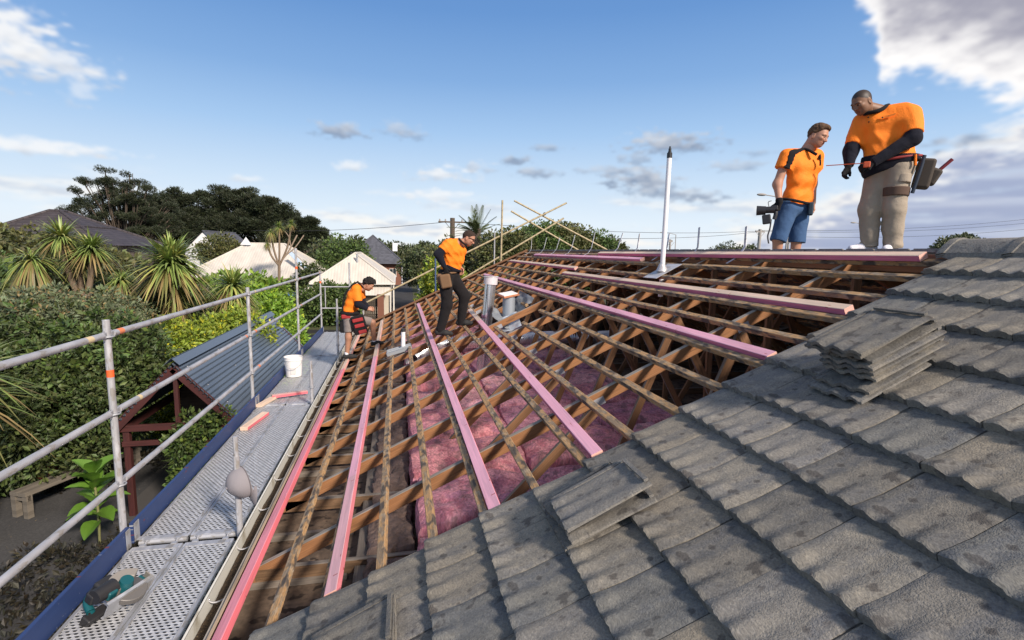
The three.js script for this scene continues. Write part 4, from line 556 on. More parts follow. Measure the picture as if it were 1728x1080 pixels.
function headGeo(c, fwd, up, size, skinC, hairC, style, stubble) {
  const z = v3(fwd).normalize(), x = v3(up).cross(z).normalize(), y = z.clone().cross(x), mtx = new THREE.Matrix4().makeBasis(x.clone().multiplyScalar(size), y.clone().multiplyScalar(size), z.clone().multiplyScalar(size)); mtx.setPosition(v3(c));
  const face = surface(headField, [-0.11, -0.17, -0.13], [0.11, 0.135, 0.135], 0.0052, (p) => {
    const sx = Math.abs(p[0]); let k = skinC; const n = noise(p[0] * 60, p[1] * 60, p[2] * 60); k = k.map((v) => v * (0.93 + 0.14 * n));
    if (p[2] > 0.05 && sx < 0.05 && p[1] < -0.01) k = mix3(k, [k[0] * 1.0, k[1] * 0.86, k[2] * 0.84], 0.6);
    if (Math.hypot((sx - 0.031) / 1.2, p[1] - 0.003) < 0.0075 && p[2] > 0.08) k = [0.02, 0.015, 0.012];
    if (p[2] > 0.06 && Math.abs(p[1] - 0.021 - 0.15 * (0.03 - Math.abs(sx - 0.03))) < 0.0042 && sx > 0.012 && sx < 0.05) k = mix3(k, hairC, 0.85);
    if (p[2] > 0.07 && sx < 0.024 && Math.abs(p[1] + 0.06) < 0.011) k = mix3(k, [skinC[0] * 0.8, skinC[1] * 0.5, skinC[2] * 0.5], 0.7);
    if (stubble && p[1] < -0.04 && p[2] > -0.02) k = mix3(k, hairC, stubble * smooth(-0.035, -0.06, p[1]) * (0.6 + 0.4 * n));
    if (p[1] > -0.08 && Math.abs(p[0]) < 0.088) { const ln = style.line(p) + (fbm(p[0] * 70, p[1] * 70, p[2] * 70, 2) - 0.5) * 0.02 + (Math.abs(p[0]) > 0.072 && p[1] < 0.02 && p[2] > -0.035 ? 0.05 : 0); k = mix3(k, hairC, 0.92 * smooth(0.012, -0.008, ln)); }
    return k; });
  face.applyMatrix4(mtx);
  const hf = (p) => { const n = fbm(p[0] * style.fr, p[1] * style.fr, p[2] * style.fr, 3) - 0.5; let d = ell(p, [0, 0.03, -0.012], [0.079, 0.092, 0.101]) - style.len - n * style.rough; if (style.top) d = smin(d, ell(p, style.top[0], style.top[1]) - n * style.rough, 0.03);
    const line = style.line(p); return smax(d, line + (fbm(p[0] * 90, p[1] * 40, p[2] * 90, 2) - 0.5) * 0.022, 0.03); };
  const hair = surface(hf, [-0.13, -0.1, -0.16], [0.13, 0.19, 0.15], 0.006).applyMatrix4(mtx);
  return { face, hair, mtx };
}
const hairline = (front, side, back) => (p) => { // keep what lies above and behind a line that drops to the nape
  const t = smooth(-0.02, 0.085, p[2]), y0 = mix(p[2] < -0.03 ? mix(side, back, smooth(-0.03, -0.09, p[2])) : side, front, t); return y0 - p[1]; };
// hand: wrist point, direction of the fingers, palm normal (towards which fingers curl), thumb side sign
function handBones(w, dir, nrm, curl = 0.5, thumb = 1, s = 1) {
  const f = v3(dir).normalize(), n0 = v3(nrm), sd = f.clone().cross(n0).normalize(), n = sd.clone().cross(f); const W = v3(w), at = (a, b, c) => W.clone().addScaledVector(f, a * s).addScaledVector(sd, b * s).addScaledVector(n, c * s), out = [];
  for (const o of [-0.026, -0.009, 0.009, 0.026]) out.push(bone(at(0.0, o * 0.6, 0), at(0.085, o, 0), 0.015 * s, 0.0115 * s));
  [[-0.028, 0.062], [-0.0095, 0.075], [0.0095, 0.082], [0.028, 0.074]].forEach(([o, L], i) => { let a = at(0.085, o, 0), ang = curl * 0.9; for (let j = 0; j < 3; j++) { const l = L * [0.45, 0.32, 0.23][j] * s, d = f.clone().multiplyScalar(Math.cos(ang)).addScaledVector(n, Math.sin(ang)), b = a.clone().addScaledVector(d, l); out.push(bone(a, b, (0.0098 - j * 0.0008) * s, (0.0092 - j * 0.001) * s)); a = b; ang += curl * 1.0; } });
  { const a = at(0.02, thumb * 0.024, 0.006), b = at(0.055, thumb * 0.05, 0.018), c = at(0.082, thumb * 0.052 - thumb * curl * 0.012, 0.03 + 0.012 * curl); out.push(bone(a, b, 0.0135 * s, 0.0105 * s), bone(b, c, 0.0105 * s, 0.009 * s)); }
  return out;
}
const P = { // cloth
  orange: std({ color: [1.0, 0.23, 0.006], roughness: 0.75 }), navy: std({ color: [0.004, 0.005, 0.013], roughness: 1 }), black: std({ color: [0.006, 0.0055, 0.007], roughness: 1 }), khaki: std({ color: [0.34, 0.285, 0.22], roughness: 0.95 }), denim: std({ color: [0.045, 0.10, 0.21], roughness: 0.95 }), greyShort: std({ color: [0.24, 0.205, 0.19], roughness: 0.95 }), skin: std({ vertexColors: true, roughness: 0.55 }), leather: std({ color: [0.17, 0.095, 0.045], roughness: 0.75 }), white: std({ color: [0.75, 0.74, 0.78], roughness: 0.6 }), sole: std({ color: [0.02, 0.02, 0.02], roughness: 0.8 }), darkTrouser: std({ color: [0.008, 0.0065, 0.0075], roughness: 1 }), red: std({ color: [0.30, 0.018, 0.02], roughness: 0.6 }),
};
const clothBump = texture(256, 256, (u, v) => grey1(0.5 * fbm(u * 12, v * 12, 3, 3, 12, 12) + 0.5 * noise(u * 128, v * 128, 1, 128, 128)), false); clothBump.repeat.set(3, 3);
for (const k of ['orange', 'navy', 'khaki', 'denim', 'greyShort', 'darkTrouser']) { P[k].bumpMap = clothBump; P[k].bumpScale = 0.004; }
const hairMat = (c) => std({ color: c, roughness: 0.95, bumpMap: bumpGrain, bumpScale: 0.003 });
// a shoe: heel and toe points on the sole, side vector handled by capsules
function shoeBones(heel, toe, ankle) { const h = v3(heel), t = v3(toe), u = V(0, 1, 0), m = h.clone().lerp(t, 0.5); return [bone(h.clone().addScaledVector(u, 0.045), m.clone().addScaledVector(u, 0.045), 0.04, 0.044), bone(m.clone().addScaledVector(u, 0.043), t.clone().lerp(h, 0.14).addScaledVector(u, 0.036), 0.044, 0.036), bone(h.clone().addScaledVector(u, 0.05), v3(ankle), 0.038, 0.042)]; }
const flatSole = (y) => (p, d) => Math.max(d, y - p[1]);
function personGroup(label, pos, bodyYaw) { const g = thing('person', label, 'person', pos, 'roofers at work'); g.rotation.y = bodyYaw; return g; }

// ---- man in khaki trousers measuring, on the far side of the ridge
{
  const g = personGroup('heavyset man in orange polo and khaki trousers, bent over a tape measure', [6.31, 2.335, -4.72], Math.atan2(-(6.31 - 1.278), 4.72) );
  const sk = [0.23, 0.115, 0.065], hc = [0.012, 0.01, 0.01];
  const shL = V(0.19, 1.395, 0.06), shR = V(-0.24, 1.375, 0.0), hipL = V(0.13, 0.86, 0.05), hipR = V(-0.03, 0.86, -0.03), elL = V(0.22, 1.135, 0.17), wrL = V(-0.10, 0.905, 0.29), elR = V(-0.30, 1.07, 0.10), wrR = V(-0.305, 0.90, 0.20);
  const hd = headGeo([-0.245, 1.545, 0.16], V(-0.56, -0.50, 0.66), V(-0.42, 0.80, 0.42), 1.04, sk, hc, { fr: 30, rough: 0.004, len: 0.001, line: hairline(0.08, 0.012, -0.065) }, 0.12);
  const arm = [bone(elL, wrL, 0.05, 0.034), bone(elR, wrR, 0.05, 0.034), bone(shL, elL, 0.062, 0.05), bone(shR, elR, 0.062, 0.05), bone([-0.07, 1.46, 0.03], [-0.19, 1.50, 0.11], 0.066, 0.058), bone(shL, shR, 0.05, 0.05), bone([-0.02, 1.35, 0.04], [0.05, 0.95, 0.02], 0.1, 0.1), bone(hipL, [0.13, 0.45, 0.07], 0.085, 0.06), bone([0.13, 0.45, 0.07], [0.14, 0.08, 0.02], 0.055, 0.04), bone(hipR, [-0.08, 0.45, 0.03], 0.085, 0.06), bone([-0.08, 0.45, 0.03], [-0.04, 0.08, 0.0], 0.055, 0.04)];
  const body = skin(arm, 0.04, 0.018, null, () => sk);
  const hands = merge([skin([...handBones(wrL, V(-0.75, -0.35, 0.35), V(-0.1, -0.6, -0.5), 0.9, 1), bone(elL.clone().lerp(wrL, 0.9), wrL, 0.03, 0.03)], 0.012, 0.005, null, () => sk), skin([...handBones(wrR, V(-0.35, -0.9, 0.15), V(0.7, -0.2, 0.4), 0.6, -1), bone(elR.clone().lerp(wrR, 0.9), wrR, 0.03, 0.03)], 0.012, 0.005, null, () => sk)]);
  mesh('body', merge([body, hd.face, hands]), P.skin, g);
  const slv = (sh, el) => bone(sh, sh.clone().lerp(el, 0.82), 0.088, 0.090, { cut: 1 });
  const shirtB = [slv(shL, elL), slv(shR, elR), bone([-0.13, 1.42, 0.03], [0.10, 1.425, 0.04], 0.095, 0.095), bone([-0.12, 1.32, 0.06], [0.11, 1.33, 0.05], 0.122, 0.122), bone([-0.08, 1.16, 0.06], [0.12, 1.16, 0.03], 0.13, 0.13), bone([-0.05, 1.02, 0.05], [0.135, 0.99, 0.02], 0.132, 0.134), bone([-0.05, 1.0, 0.05], [0.14, 0.93, 0.0], 0.13, 0.132)];
  const shirt = mesh('polo_shirt', skin(shirtB, 0.06, 0.013, (p, d) => { const e = d + 0.013 * (fbm(p[0] * 7 + 2, p[1] * 4 + p[0] * 6, p[2] * 7, 3) - 0.5) * 2 + 0.008 * Math.abs(Math.sin(p[1] * 26 + p[0] * 17 + 5 * fbm(p[0] * 4, p[1] * 4, p[2] * 4, 2))) * smooth(1.35, 1.05, p[1]); return Math.max(e, 0.985 - 0.0 * p[0] - p[1] - 0.09 * p[0] * 0); }), P.orange, g);
  // collar, placket buttons and chest lettering
  mesh('collar', merge([hose([[-0.225, 1.43, 0.155], [-0.10, 1.44, 0.17], [-0.02, 1.505, 0.06], [-0.03, 1.53, -0.05], [-0.14, 1.50, -0.06]], 0.02, 24, 8)]), P.black, shirt);
  for (const [x, y, z] of [[-0.175, 1.385, 0.178], [-0.165, 1.335, 0.19]]) mesh('button', new THREE.SphereGeometry(0.008, 10, 8).translate(x, y, z), P.black, shirt);
  const hem = mesh('black_hem', skin([bone([-0.055, 0.97, 0.05], [0.155, 0.97, 0.01], 0.15, 0.155), bone([-0.065, 0.87, 0.03], [0.15, 0.88, 0.02], 0.135, 0.148)], 0.05, 0.014, (p, d) => Math.max(d + 0.01 * (fbm(p[0] * 9, p[1] * 6, p[2] * 9, 3) - 0.5), p[1] - 1.0, 0.80 + 0.35 * (p[0] + 0.1) - p[1])), P.navy, g);
  mesh('undersleeve', merge([skin([bone(shL.clone().lerp(elL, 0.6), elL, 0.082, 0.074), bone(elL, wrL, 0.074, 0.047, { cut: 1 })], 0.03, 0.012, folds(0.007, 14, 3))]), P.navy, g);
  mesh('undersleeve', skin([bone(shR.clone().lerp(elR, 0.6), elR, 0.082, 0.074), bone(elR, wrR, 0.074, 0.047, { cut: 1 })], 0.03, 0.012, folds(0.007, 14, 7)), P.navy, g);
  const gl = (w, e, d, n, c, t) => skin([...handBones(w, d, n, c, t, 1.0).map((B) => ({ ...B, ra: B.ra + 0.003, rb: B.rb + 0.003 })), bone(e.clone().lerp(w, 0.88), w, 0.036, 0.032)], 0.012, 0.005);
  mesh('work_glove', gl(wrL, elL, V(-0.75, -0.35, 0.35), V(-0.1, -0.6, -0.5), 0.9, 1), P.black, g); mesh('work_glove', gl(wrR, elR, V(-0.35, -0.9, 0.15), V(0.7, -0.2, 0.4), 0.6, -1), P.black, g);
  const tr = mesh('khaki_trousers', skin([bone([0.14, 0.90, 0.02], [-0.03, 0.90, 0.0], 0.138, 0.135), bone(hipL, [0.13, 0.45, 0.08], 0.128, 0.098), bone([0.13, 0.45, 0.08], [0.15, 0.05, 0.03], 0.098, 0.088, { cut: 1 }), bone(hipR, [-0.09, 0.45, 0.04], 0.128, 0.094), bone([-0.09, 0.45, 0.04], [-0.045, 0.05, 0.02], 0.094, 0.080, { cut: 1 })], 0.05, 0.013, (p, d) => Math.max(d + (0.007 + 0.012 * smooth(0.35, 0.1, p[1])) * (fbm(p[0] * 9 + 4, p[1] * 13, p[2] * 9, 3) - 0.5) * 2, p[1] - 0.95)), P.khaki, g);
  mesh('thigh_patch', skin([bone(V(0.132, 0.665, 0.085), V(0.131, 0.575, 0.09), 0.1195, 0.1135, { cut: 1, cutA: 1 })], 0.02, 0.011), std({ color: [0.10, 0.062, 0.045], roughness: 0.95 }), tr);
  mesh('cargo_pocket', skin([bone(V(0.17, 0.79, 0.10), V(0.172, 0.70, 0.115), 0.078, 0.075, { cut: 1, cutA: 1 })], 0.02, 0.011), P.khaki, tr);
  for (const [h, t, a] of [[[0.17, 0, -0.05], [0.08, 0, 0.19], [0.15, 0.12, 0.0]], [[-0.02, 0, -0.02], [-0.24, 0, 0.13], [-0.045, 0.12, 0.0]]]) { const s = mesh('shoe', skin(shoeBones(h, t, a), 0.03, 0.008, flatSole(0.003)), P.white, g); mesh('stripe', skin(shoeBones(h, t, a).slice(0, 2).map((B) => ({ ...B, ra: B.ra + 0.003, rb: B.rb + 0.003 })), 0.03, 0.008, (p, d) => Math.max(d, 0.003 - p[1], p[1] - 0.022)), std({ color: [0.13, 0.09, 0.33], roughness: 0.6 }), s); }
  // tool belt with pouch, hammer and knife handle
  const belt = mesh('tool_belt', hose([[-0.19, 0.93, 0.03], [-0.1, 0.94, 0.175], [0.06, 0.95, 0.185], [0.22, 0.97, 0.14], [0.315, 0.985, 0.0], [0.2, 0.98, -0.16], [-0.05, 0.95, -0.14]], 0.014, 40, 6, true), std({ color: [0.28, 0.03, 0.03], roughness: 0.7 }), g);
  const leather2 = std({ color: [0.055, 0.042, 0.032], roughness: 0.8 });
  mesh('tool_pouch', merge([new RoundedBoxGeometry(0.15, 0.30, 0.16, 3, 0.03).rotateZ(-0.15).translate(0.345, 0.80, 0.0), new RoundedBoxGeometry(0.11, 0.17, 0.12, 3, 0.03).rotateZ(-0.45).translate(0.42, 0.77, -0.02)]), leather2, belt);
  mesh('hammer_handle', hose([[0.33, 0.97, 0.12], [0.30, 0.78, 0.12], [0.265, 0.60, 0.12]], 0.017, 10, 8), std({ color: [0.02, 0.03, 0.05], roughness: 0.5 }), belt);
  mesh('knife_handle', hose([[0.44, 0.80, 0.0], [0.56, 0.93, 0.0]], 0.017, 8, 8), std({ color: [0.20, 0.02, 0.03], roughness: 0.5 }), belt);
  mesh('marker', hose([[0.255, 0.98, 0.15], [0.262, 0.87, 0.15]], 0.012, 6, 8), P.orange, belt);
  { // small dark script and emblem on the chest
    const cv = document.createElement('canvas'); cv.width = 256; cv.height = 64; const cx = cv.getContext('2d'); cx.fillStyle = '#ff8412'; cx.fillRect(0, 0, 256, 64); cx.fillStyle = '#15100f'; cx.font = 'italic bold 40px serif'; cx.fillText('Cameron', 62, 44); cx.beginPath(); cx.arc(32, 36, 17, 0, 7); cx.fill(); cx.fillRect(60, 50, 170, 4);
    const t = new THREE.CanvasTexture(cv); t.colorSpace = THREE.SRGBColorSpace;
    const f = field(shirtB, 0.06), geo = new THREE.PlaneGeometry(0.125, 0.032, 8, 2), pp = geo.attributes.position; for (let i = 0; i < pp.count; i++) { const x = -0.005 + pp.getX(i), y = 1.378 + pp.getY(i) + pp.getX(i) * 0.22; let z = 0.34; for (let s = 0; s < 30; s++) { const d = f([x, y, z]) ; if (d < 0.013) break; z -= Math.max(0.002, (d - 0.012) * 0.7); } pp.setXYZ(i, x, y, z + 0.004); } geo.computeVertexNormals();
    mesh('chest_print', geo, std({ map: t, roughness: 0.8 }), shirt);
  }
  // tape measure held between the hands
  const tp = solo('tape_measure', 'red edged measuring tape held out by the man in khaki trousers', 'tape measure', merge([bolt(V(-0.50, 0.90, 0.34), V(-0.14, 0.895, 0.36), 0.018, 0.007, 0.001, null, V(0, 1, 0)), new RoundedBoxGeometry(0.06, 0.06, 0.03, 2, 0.01).translate(-0.14, 0.88, 0.36)]), std({ color: [0.55, 0.09, 0.03], roughness: 0.5 }));
  tp.position.copy(g.position); tp.rotation.y = g.rotation.y;
}
// ---- man in denim shorts holding a power tool
{
  const g = personGroup('man in orange and black polo and denim shorts holding black power tool', [5.54, 2.11, -5.1], Math.atan2(-(5.54 - 1.278), 5.1));
  const sk = [0.46, 0.235, 0.15], hc = [0.10, 0.055, 0.028];
  const shR = V(-0.075, 1.235, 0.13), shL = V(0.20, 1.25, -0.11), elR = V(-0.15, 0.94, 0.17), wrR = V(-0.115, 0.745, 0.22), elL = V(0.19, 0.97, -0.16), wrL = V(0.21, 0.76, -0.1), hipR = V(-0.03, 0.68, 0.07), hipL = V(0.09, 0.68, -0.07);
  const hd = headGeo([0.20, 1.445, 0.02], V(0.80, -0.36, 0.45), V(0.32, 0.92, 0.1), 1.0, sk, hc, { fr: 34, rough: 0.02, len: 0.006, top: [[0, 0.085, 0.012], [0.066, 0.045, 0.08]], line: hairline(0.082, 0.0, -0.07) }, 0.12);
  const body = skin([bone(shR, elR, 0.052, 0.044), bone(elR, wrR, 0.044, 0.031), bone(shL, elL, 0.052, 0.044), bone(elL, wrL, 0.044, 0.031), bone([0.07, 1.25, 0.0], [0.16, 1.375, 0.0], 0.06, 0.056), bone(shR, shL, 0.05, 0.05), bone([0.05, 1.2, 0], [0.03, 0.72, 0], 0.075, 0.08), bone(hipR, [-0.10, 0.38, 0.12], 0.078, 0.06), bone([-0.10, 0.38, 0.12], [-0.10, 0.06, 0.06], 0.06, 0.04), bone(hipL, [0.085, 0.38, -0.045], 0.078, 0.06), bone([0.085, 0.38, -0.045], [0.07, 0.06, -0.06], 0.06, 0.04)], 0.04, 0.013, null, () => sk);
  const handR = skin([...handBones(wrR, V(-0.25, -0.93, 0.2), V(-0.4, 0.15, 0.5), 1.2, 1), bone(elR.clone().lerp(wrR, 0.85), wrR, 0.031, 0.03)], 0.012, 0.005, null, () => sk), handL = skin([...handBones(wrL, V(0.1, -0.98, 0.1), V(-0.9, 0, 0.3), 0.5, 1), bone(elL.clone().lerp(wrL, 0.85), wrL, 0.031, 0.03)], 0.012, 0.006, null, () => sk);
  mesh('body', merge([body, hd.face, handR, handL]), P.skin, g); mesh('hair', hd.hair, hairMat(hc), g);
  const sl = (a, b) => bone(a, a.clone().lerp(b, 0.46), 0.082, 0.088, { cut: 1 });
  const sB = [sl(shR, elR), sl(shL, elL), bone([-0.01, 1.245, 0.07], [0.16, 1.255, -0.06], 0.082, 0.08), bone([0.02, 1.13, 0.06], [0.15, 1.13, -0.05], 0.105, 0.105), bone([0.03, 0.98, 0.05], [0.13, 0.98, -0.04], 0.105, 0.105), bone([0.01, 0.82, 0.05], [0.11, 0.82, -0.05], 0.108, 0.108), bone([-0.01, 0.72, 0.05], [0.09, 0.72, -0.05], 0.105, 0.105)];
  const shirt = mesh('polo_shirt', skin(sB, 0.055, 0.012, (p, d) => Math.max(d + 0.010 * (fbm(p[0] * 8 + 2, p[1] * 7, p[2] * 8, 3) - 0.5) * 2 + 0.007 * Math.abs(Math.sin(p[1] * 30 - p[0] * 22 + 5 * fbm(p[0] * 4, p[1] * 4, p[2] * 4, 2))) * smooth(1.15, 0.9, p[1]), 0.735 - 0.14 * p[0] - p[1])), P.orange, g);
  const over = (seg, t) => skin(sB, 0.055, 0.009, (p, d) => Math.max(d + 0.010 * (fbm(p[0] * 8 + 2, p[1] * 7, p[2] * 8, 3) - 0.5) * 2 - t, Math.min(...seg.map((q) => cone(p, q)))));
  mesh('black_shoulder_panel', over([bone([0.08, 1.33, 0.09], [-0.02, 1.27, 0.20], 0.035, 0.04), bone([-0.02, 1.27, 0.20], [-0.035, 1.13, 0.25], 0.04, 0.05), bone([-0.035, 1.13, 0.25], [-0.07, 1.08, 0.25], 0.05, 0.05)], 0.005), P.black, shirt);
  mesh('white_piping', over([bone([0.13, 1.33, 0.10], [0.035, 1.24, 0.20], 0.007, 0.007), bone([0.035, 1.24, 0.20], [0.03, 1.17, 0.24], 0.007, 0.007), bone([0.03, 1.17, 0.24], [0.06, 1.12, 0.22], 0.007, 0.007)], 0.006), P.white, shirt);
  mesh('collar', hose([[0.20, 1.24, 0.095], [0.11, 1.30, 0.08], [0.055, 1.325, 0.0], [0.11, 1.325, -0.07], [0.22, 1.27, -0.04], [0.235, 1.21, 0.02]], 0.015, 30, 8), P.black, shirt);
  mesh('placket', hose([[0.225, 1.235, 0.07], [0.24, 1.17, 0.065], [0.242, 1.13, 0.062]], 0.010, 10, 6), P.black, shirt);
  mesh('denim_shorts', skin([bone([-0.02, 0.70, 0.05], [0.09, 0.70, -0.05], 0.112, 0.112), bone(hipR, [-0.10, 0.33, 0.13], 0.104, 0.084, { cut: 1 }), bone(hipL, [0.085, 0.32, -0.05], 0.104, 0.084, { cut: 1 })], 0.025, 0.012, (p, d) => Math.max(d + 0.010 * (fbm(p[0] * 10 + 7, p[1] * 9, p[2] * 10, 3) - 0.5) * 2, p[1] - 0.775 + 0.12 * p[0])), P.denim, g);
  mesh('belt', hose([[-0.13, 0.79, 0.06], [-0.03, 0.775, 0.175], [0.11, 0.745, 0.13], [0.19, 0.735, 0.0], [0.13, 0.76, -0.14], [-0.06, 0.79, -0.1]], 0.014, 40, 6, true), P.black, g);
  mesh('hip_pouch', new RoundedBoxGeometry(0.05, 0.14, 0.09, 2, 0.015).translate(0.19, 0.68, 0.05), std({ color: [0.02, 0.04, 0.06], roughness: 0.8 }), g);
  mesh('work_glove', skin([...handBones(wrR, V(-0.25, -0.93, 0.2), V(-0.4, 0.15, 0.5), 1.2, 1).map((B) => ({ ...B, ra: B.ra + 0.003, rb: B.rb + 0.003 })), bone(elR.clone().lerp(wrR, 0.9), wrR, 0.038, 0.034)], 0.012, 0.005), P.black, g);
  for (const [h, t, a] of [[[-0.12, 0, 0.03], [0.10, 0, 0.16], [-0.10, 0.12, 0.05]], [[0.04, 0, -0.09], [0.26, 0, 0.02], [0.06, 0.12, -0.06]]]) mesh('shoe', skin(shoeBones(h, t, a), 0.03, 0.009, flatSole(0.003)), P.sole, g);
  // black cordless nailer in the hand
  const t = thing('nail_gun', 'black cordless power tool hanging from the gloved hand', 'power tool', g.position.toArray()); t.rotation.y = g.rotation.y;
  const bk = std({ color: [0.022, 0.022, 0.025], roughness: 0.45 });
  mesh('motor_housing', merge([new THREE.CylinderGeometry(0.052, 0.045, 0.09, 20).rotateZ(Math.PI / 2).translate(-0.285, 0.655, 0.27), new THREE.CylinderGeometry(0.036, 0.036, 0.10, 20).rotateZ(Math.PI / 2).translate(-0.20, 0.66, 0.27), new RoundedBoxGeometry(0.075, 0.05, 0.06, 3, 0.012).translate(-0.16, 0.68, 0.27)]), bk, t);
  mesh('grip', hose([[-0.15, 0.68, 0.26], [-0.14, 0.62, 0.265], [-0.15, 0.56, 0.27]], 0.022, 10, 10), bk, t);
  mesh('battery', new RoundedBoxGeometry(0.085, 0.10, 0.075, 3, 0.012).rotateZ(0.15).translate(-0.225, 0.56, 0.27), bk, t);
  mesh('hook', hose([[-0.21, 0.69, 0.28], [-0.22, 0.745, 0.28], [-0.19, 0.755, 0.28]], 0.004, 10, 6), bk, t);
  mesh('strap', hose([[-0.18, 0.56, 0.28], [-0.185, 0.46, 0.28], [-0.2, 0.38, 0.28], [-0.185, 0.30, 0.28]], 0.009, 14, 6), std({ color: [0.05, 0.05, 0.055], roughness: 0.8 }), t);
}
// ---- walking man in dark trousers
{
  const o = rp(2.36, 0.0, -8.3), g = personGroup('man in orange shirt and black trousers walking across the battens', [o.x, o.y - 0.03, o.z], rad(-7));
  const sk = [0.44, 0.22, 0.14], hc = [0.035, 0.02, 0.014], S = 1 / 513, L = (x, y, z = 0) => V((x - 350) * S, (940 - y) * S, z);
  const shR = L(305, 222, 0.15), shL = L(375, 215, -0.13), elR = L(232, 300, 0.22), wrR = L(285, 400, 0.21), elL = L(390, 310, -0.2), wrL = L(400, 400, -0.1), hipR = L(285, 480, 0.08), hipL = L(335, 480, -0.08), kR = L(300, 700, 0.09), aR = L(240, 935, 0.08), kL = L(440, 640, -0.07), aL = L(410, 880, -0.08);
  const hd = headGeo(L(472, 168, 0.0), V(0.84, -0.5, 0.22), V(0.45, 0.87, 0.05), 1.0, sk, hc, { fr: 34, rough: 0.012, len: 0.003, line: hairline(0.085, 0.0, -0.075) }, 0.3);
  const body = skin([bone(shR, elR, 0.052, 0.045), bone(elR, wrR, 0.045, 0.031), bone(shL, elL, 0.052, 0.045), bone(elL, wrL, 0.045, 0.031), bone(L(370, 215), L(440, 190), 0.062, 0.056), bone(shR, shL, 0.05, 0.05), bone(L(350, 250), L(310, 470), 0.085, 0.085), bone(hipR, kR, 0.085, 0.06), bone(kR, aR, 0.058, 0.04), bone(hipL, kL, 0.085, 0.06), bone(kL, aL, 0.058, 0.04)], 0.04, 0.018, null, () => sk);
  const hR = handBones(wrR, V(0.25, -0.95, 0.05), V(0.4, 0.1, -0.7), 0.7, 1), hL = handBones(wrL, V(0.3, -0.9, 0.0), V(-0.2, 0, 0.9), 0.6, -1);
  mesh('body', merge([body, hd.face, skin([...hR, bone(elR.clone().lerp(wrR, 0.9), wrR, 0.03, 0.03)], 0.012, 0.006, null, () => sk), skin([...hL, bone(elL.clone().lerp(wrL, 0.9), wrL, 0.03, 0.03)], 0.012, 0.006, null, () => sk)]), P.skin, g);
  mesh('hair', hd.hair, hairMat(hc), g);
  mesh('safety_glasses', merge([hose([L(505, 175, 0.075), L(525, 183, 0.045), L(528, 182, -0.02), L(512, 172, -0.06)], 0.007, 14, 6), hose([L(505, 175, 0.077), L(470, 162, 0.085)], 0.004, 6, 6)]), P.black, g);
  const sl = (a, b) => bone(a, a.clone().lerp(b, 0.62), 0.084, 0.082, { cut: 1 });
  const shirt = mesh('orange_shirt', skin([sl(shR, elR), sl(shL, elL), bone(L(320, 215, 0.10), L(390, 210, -0.09), 0.085, 0.085), bone(L(325, 270, 0.09), L(400, 270, -0.07), 0.115, 0.115), bone(L(315, 340, 0.07), L(385, 340, -0.06), 0.112, 0.112), bone(L(300, 410, 0.06), L(355, 410, -0.06), 0.112, 0.11)], 0.055, 0.013, (p, d) => Math.max(d + 0.012 * (fbm(p[0] * 7 + 5, p[1] * 5, p[2] * 7, 3) - 0.5) * 2 + 0.008 * Math.abs(Math.sin(p[1] * 22 + p[0] * 30 + 5 * fbm(p[0] * 4, p[1] * 4, p[2] * 4, 2))), 1.005 + 0.0 * p[0] - p[1])), P.orange, g);
  mesh('collar', hose([L(455, 225, 0.06), L(425, 205, 0.085), L(395, 175, 0.02), L(400, 175, -0.05), L(440, 210, -0.07)], 0.015, 24, 8), P.black, shirt);
  mesh('undersleeve', skin([bone(shR.clone().lerp(elR, 0.45), elR, 0.07, 0.062), bone(elR, wrR, 0.062, 0.04, { cut: 1 })], 0.03, 0.012, folds(0.006, 14, 5)), P.navy, g);
  mesh('undersleeve', skin([bone(shL.clone().lerp(elL, 0.45), elL, 0.07, 0.062), bone(elL, wrL, 0.062, 0.04, { cut: 1 })], 0.03, 0.012, folds(0.006, 14, 9)), P.navy, g);
  mesh('navy_hem', skin([bone(L(330, 400, 0.08), L(375, 420, -0.02), 0.105, 0.1)], 0.03, 0.014, (p, d) => Math.max(d, p[1] - 1.08 + 0.45 * (p[0] + 0.06), 0.98 - p[1])), P.navy, g);
  mesh('work_glove', skin([...hR.map((B) => ({ ...B, ra: B.ra + 0.003, rb: B.rb + 0.003 })), bone(elR.clone().lerp(wrR, 0.9), wrR, 0.035, 0.033)], 0.012, 0.006), P.black, g);
  mesh('black_trousers', skin([bone(L(290, 455, 0.05), L(335, 455, -0.06), 0.12, 0.115), bone(hipR, kR, 0.115, 0.085), bone(kR, aR, 0.085, 0.065, { cut: 1 }), bone(hipL, kL, 0.115, 0.088), bone(kL, aL, 0.088, 0.062, { cut: 1 })], 0.05, 0.014, (p, d) => Math.max(d + 0.01 * (fbm(p[0] * 8 + 4, p[1] * 10, p[2] * 8, 3) - 0.5) * 2, p[1] - 1.02)), P.darkTrouser, g);
  for (const [h, t, a] of [[[-0.245, -0.028, 0.09], [0.0, -0.03, 0.14], L(240, 915, 0.08)], [[0.08, 0.105, -0.09], [0.32, 0.115, -0.03], L(412, 865, -0.08)]]) mesh('shoe', skin(shoeBones(h, t, a), 0.03, 0.009, flatSole(h[1] + 0.002)), P.sole, g);
  const belt = mesh('tool_belt', hose([L(245, 445, 0.1), L(290, 445, 0.185), L(345, 445, 0.14), L(375, 440, 0.0), L(330, 435, -0.15), L(250, 440, -0.08)], 0.016, 36, 6, true), P.leather, g);
  mesh('tool_pouch', merge([new RoundedBoxGeometry(0.17, 0.22, 0.10, 3, 0.03).rotateZ(0.2).translate(...L(290, 510, 0.2).toArray()), new RoundedBoxGeometry(0.12, 0.15, 0.12, 3, 0.03).rotateZ(0.1).translate(...L(250, 490, 0.12).toArray())]), P.leather, belt);
  mesh('red_tool', hose([L(228, 470, 0.16), L(240, 530, 0.16)], 0.014, 6, 6), P.red, belt);
}
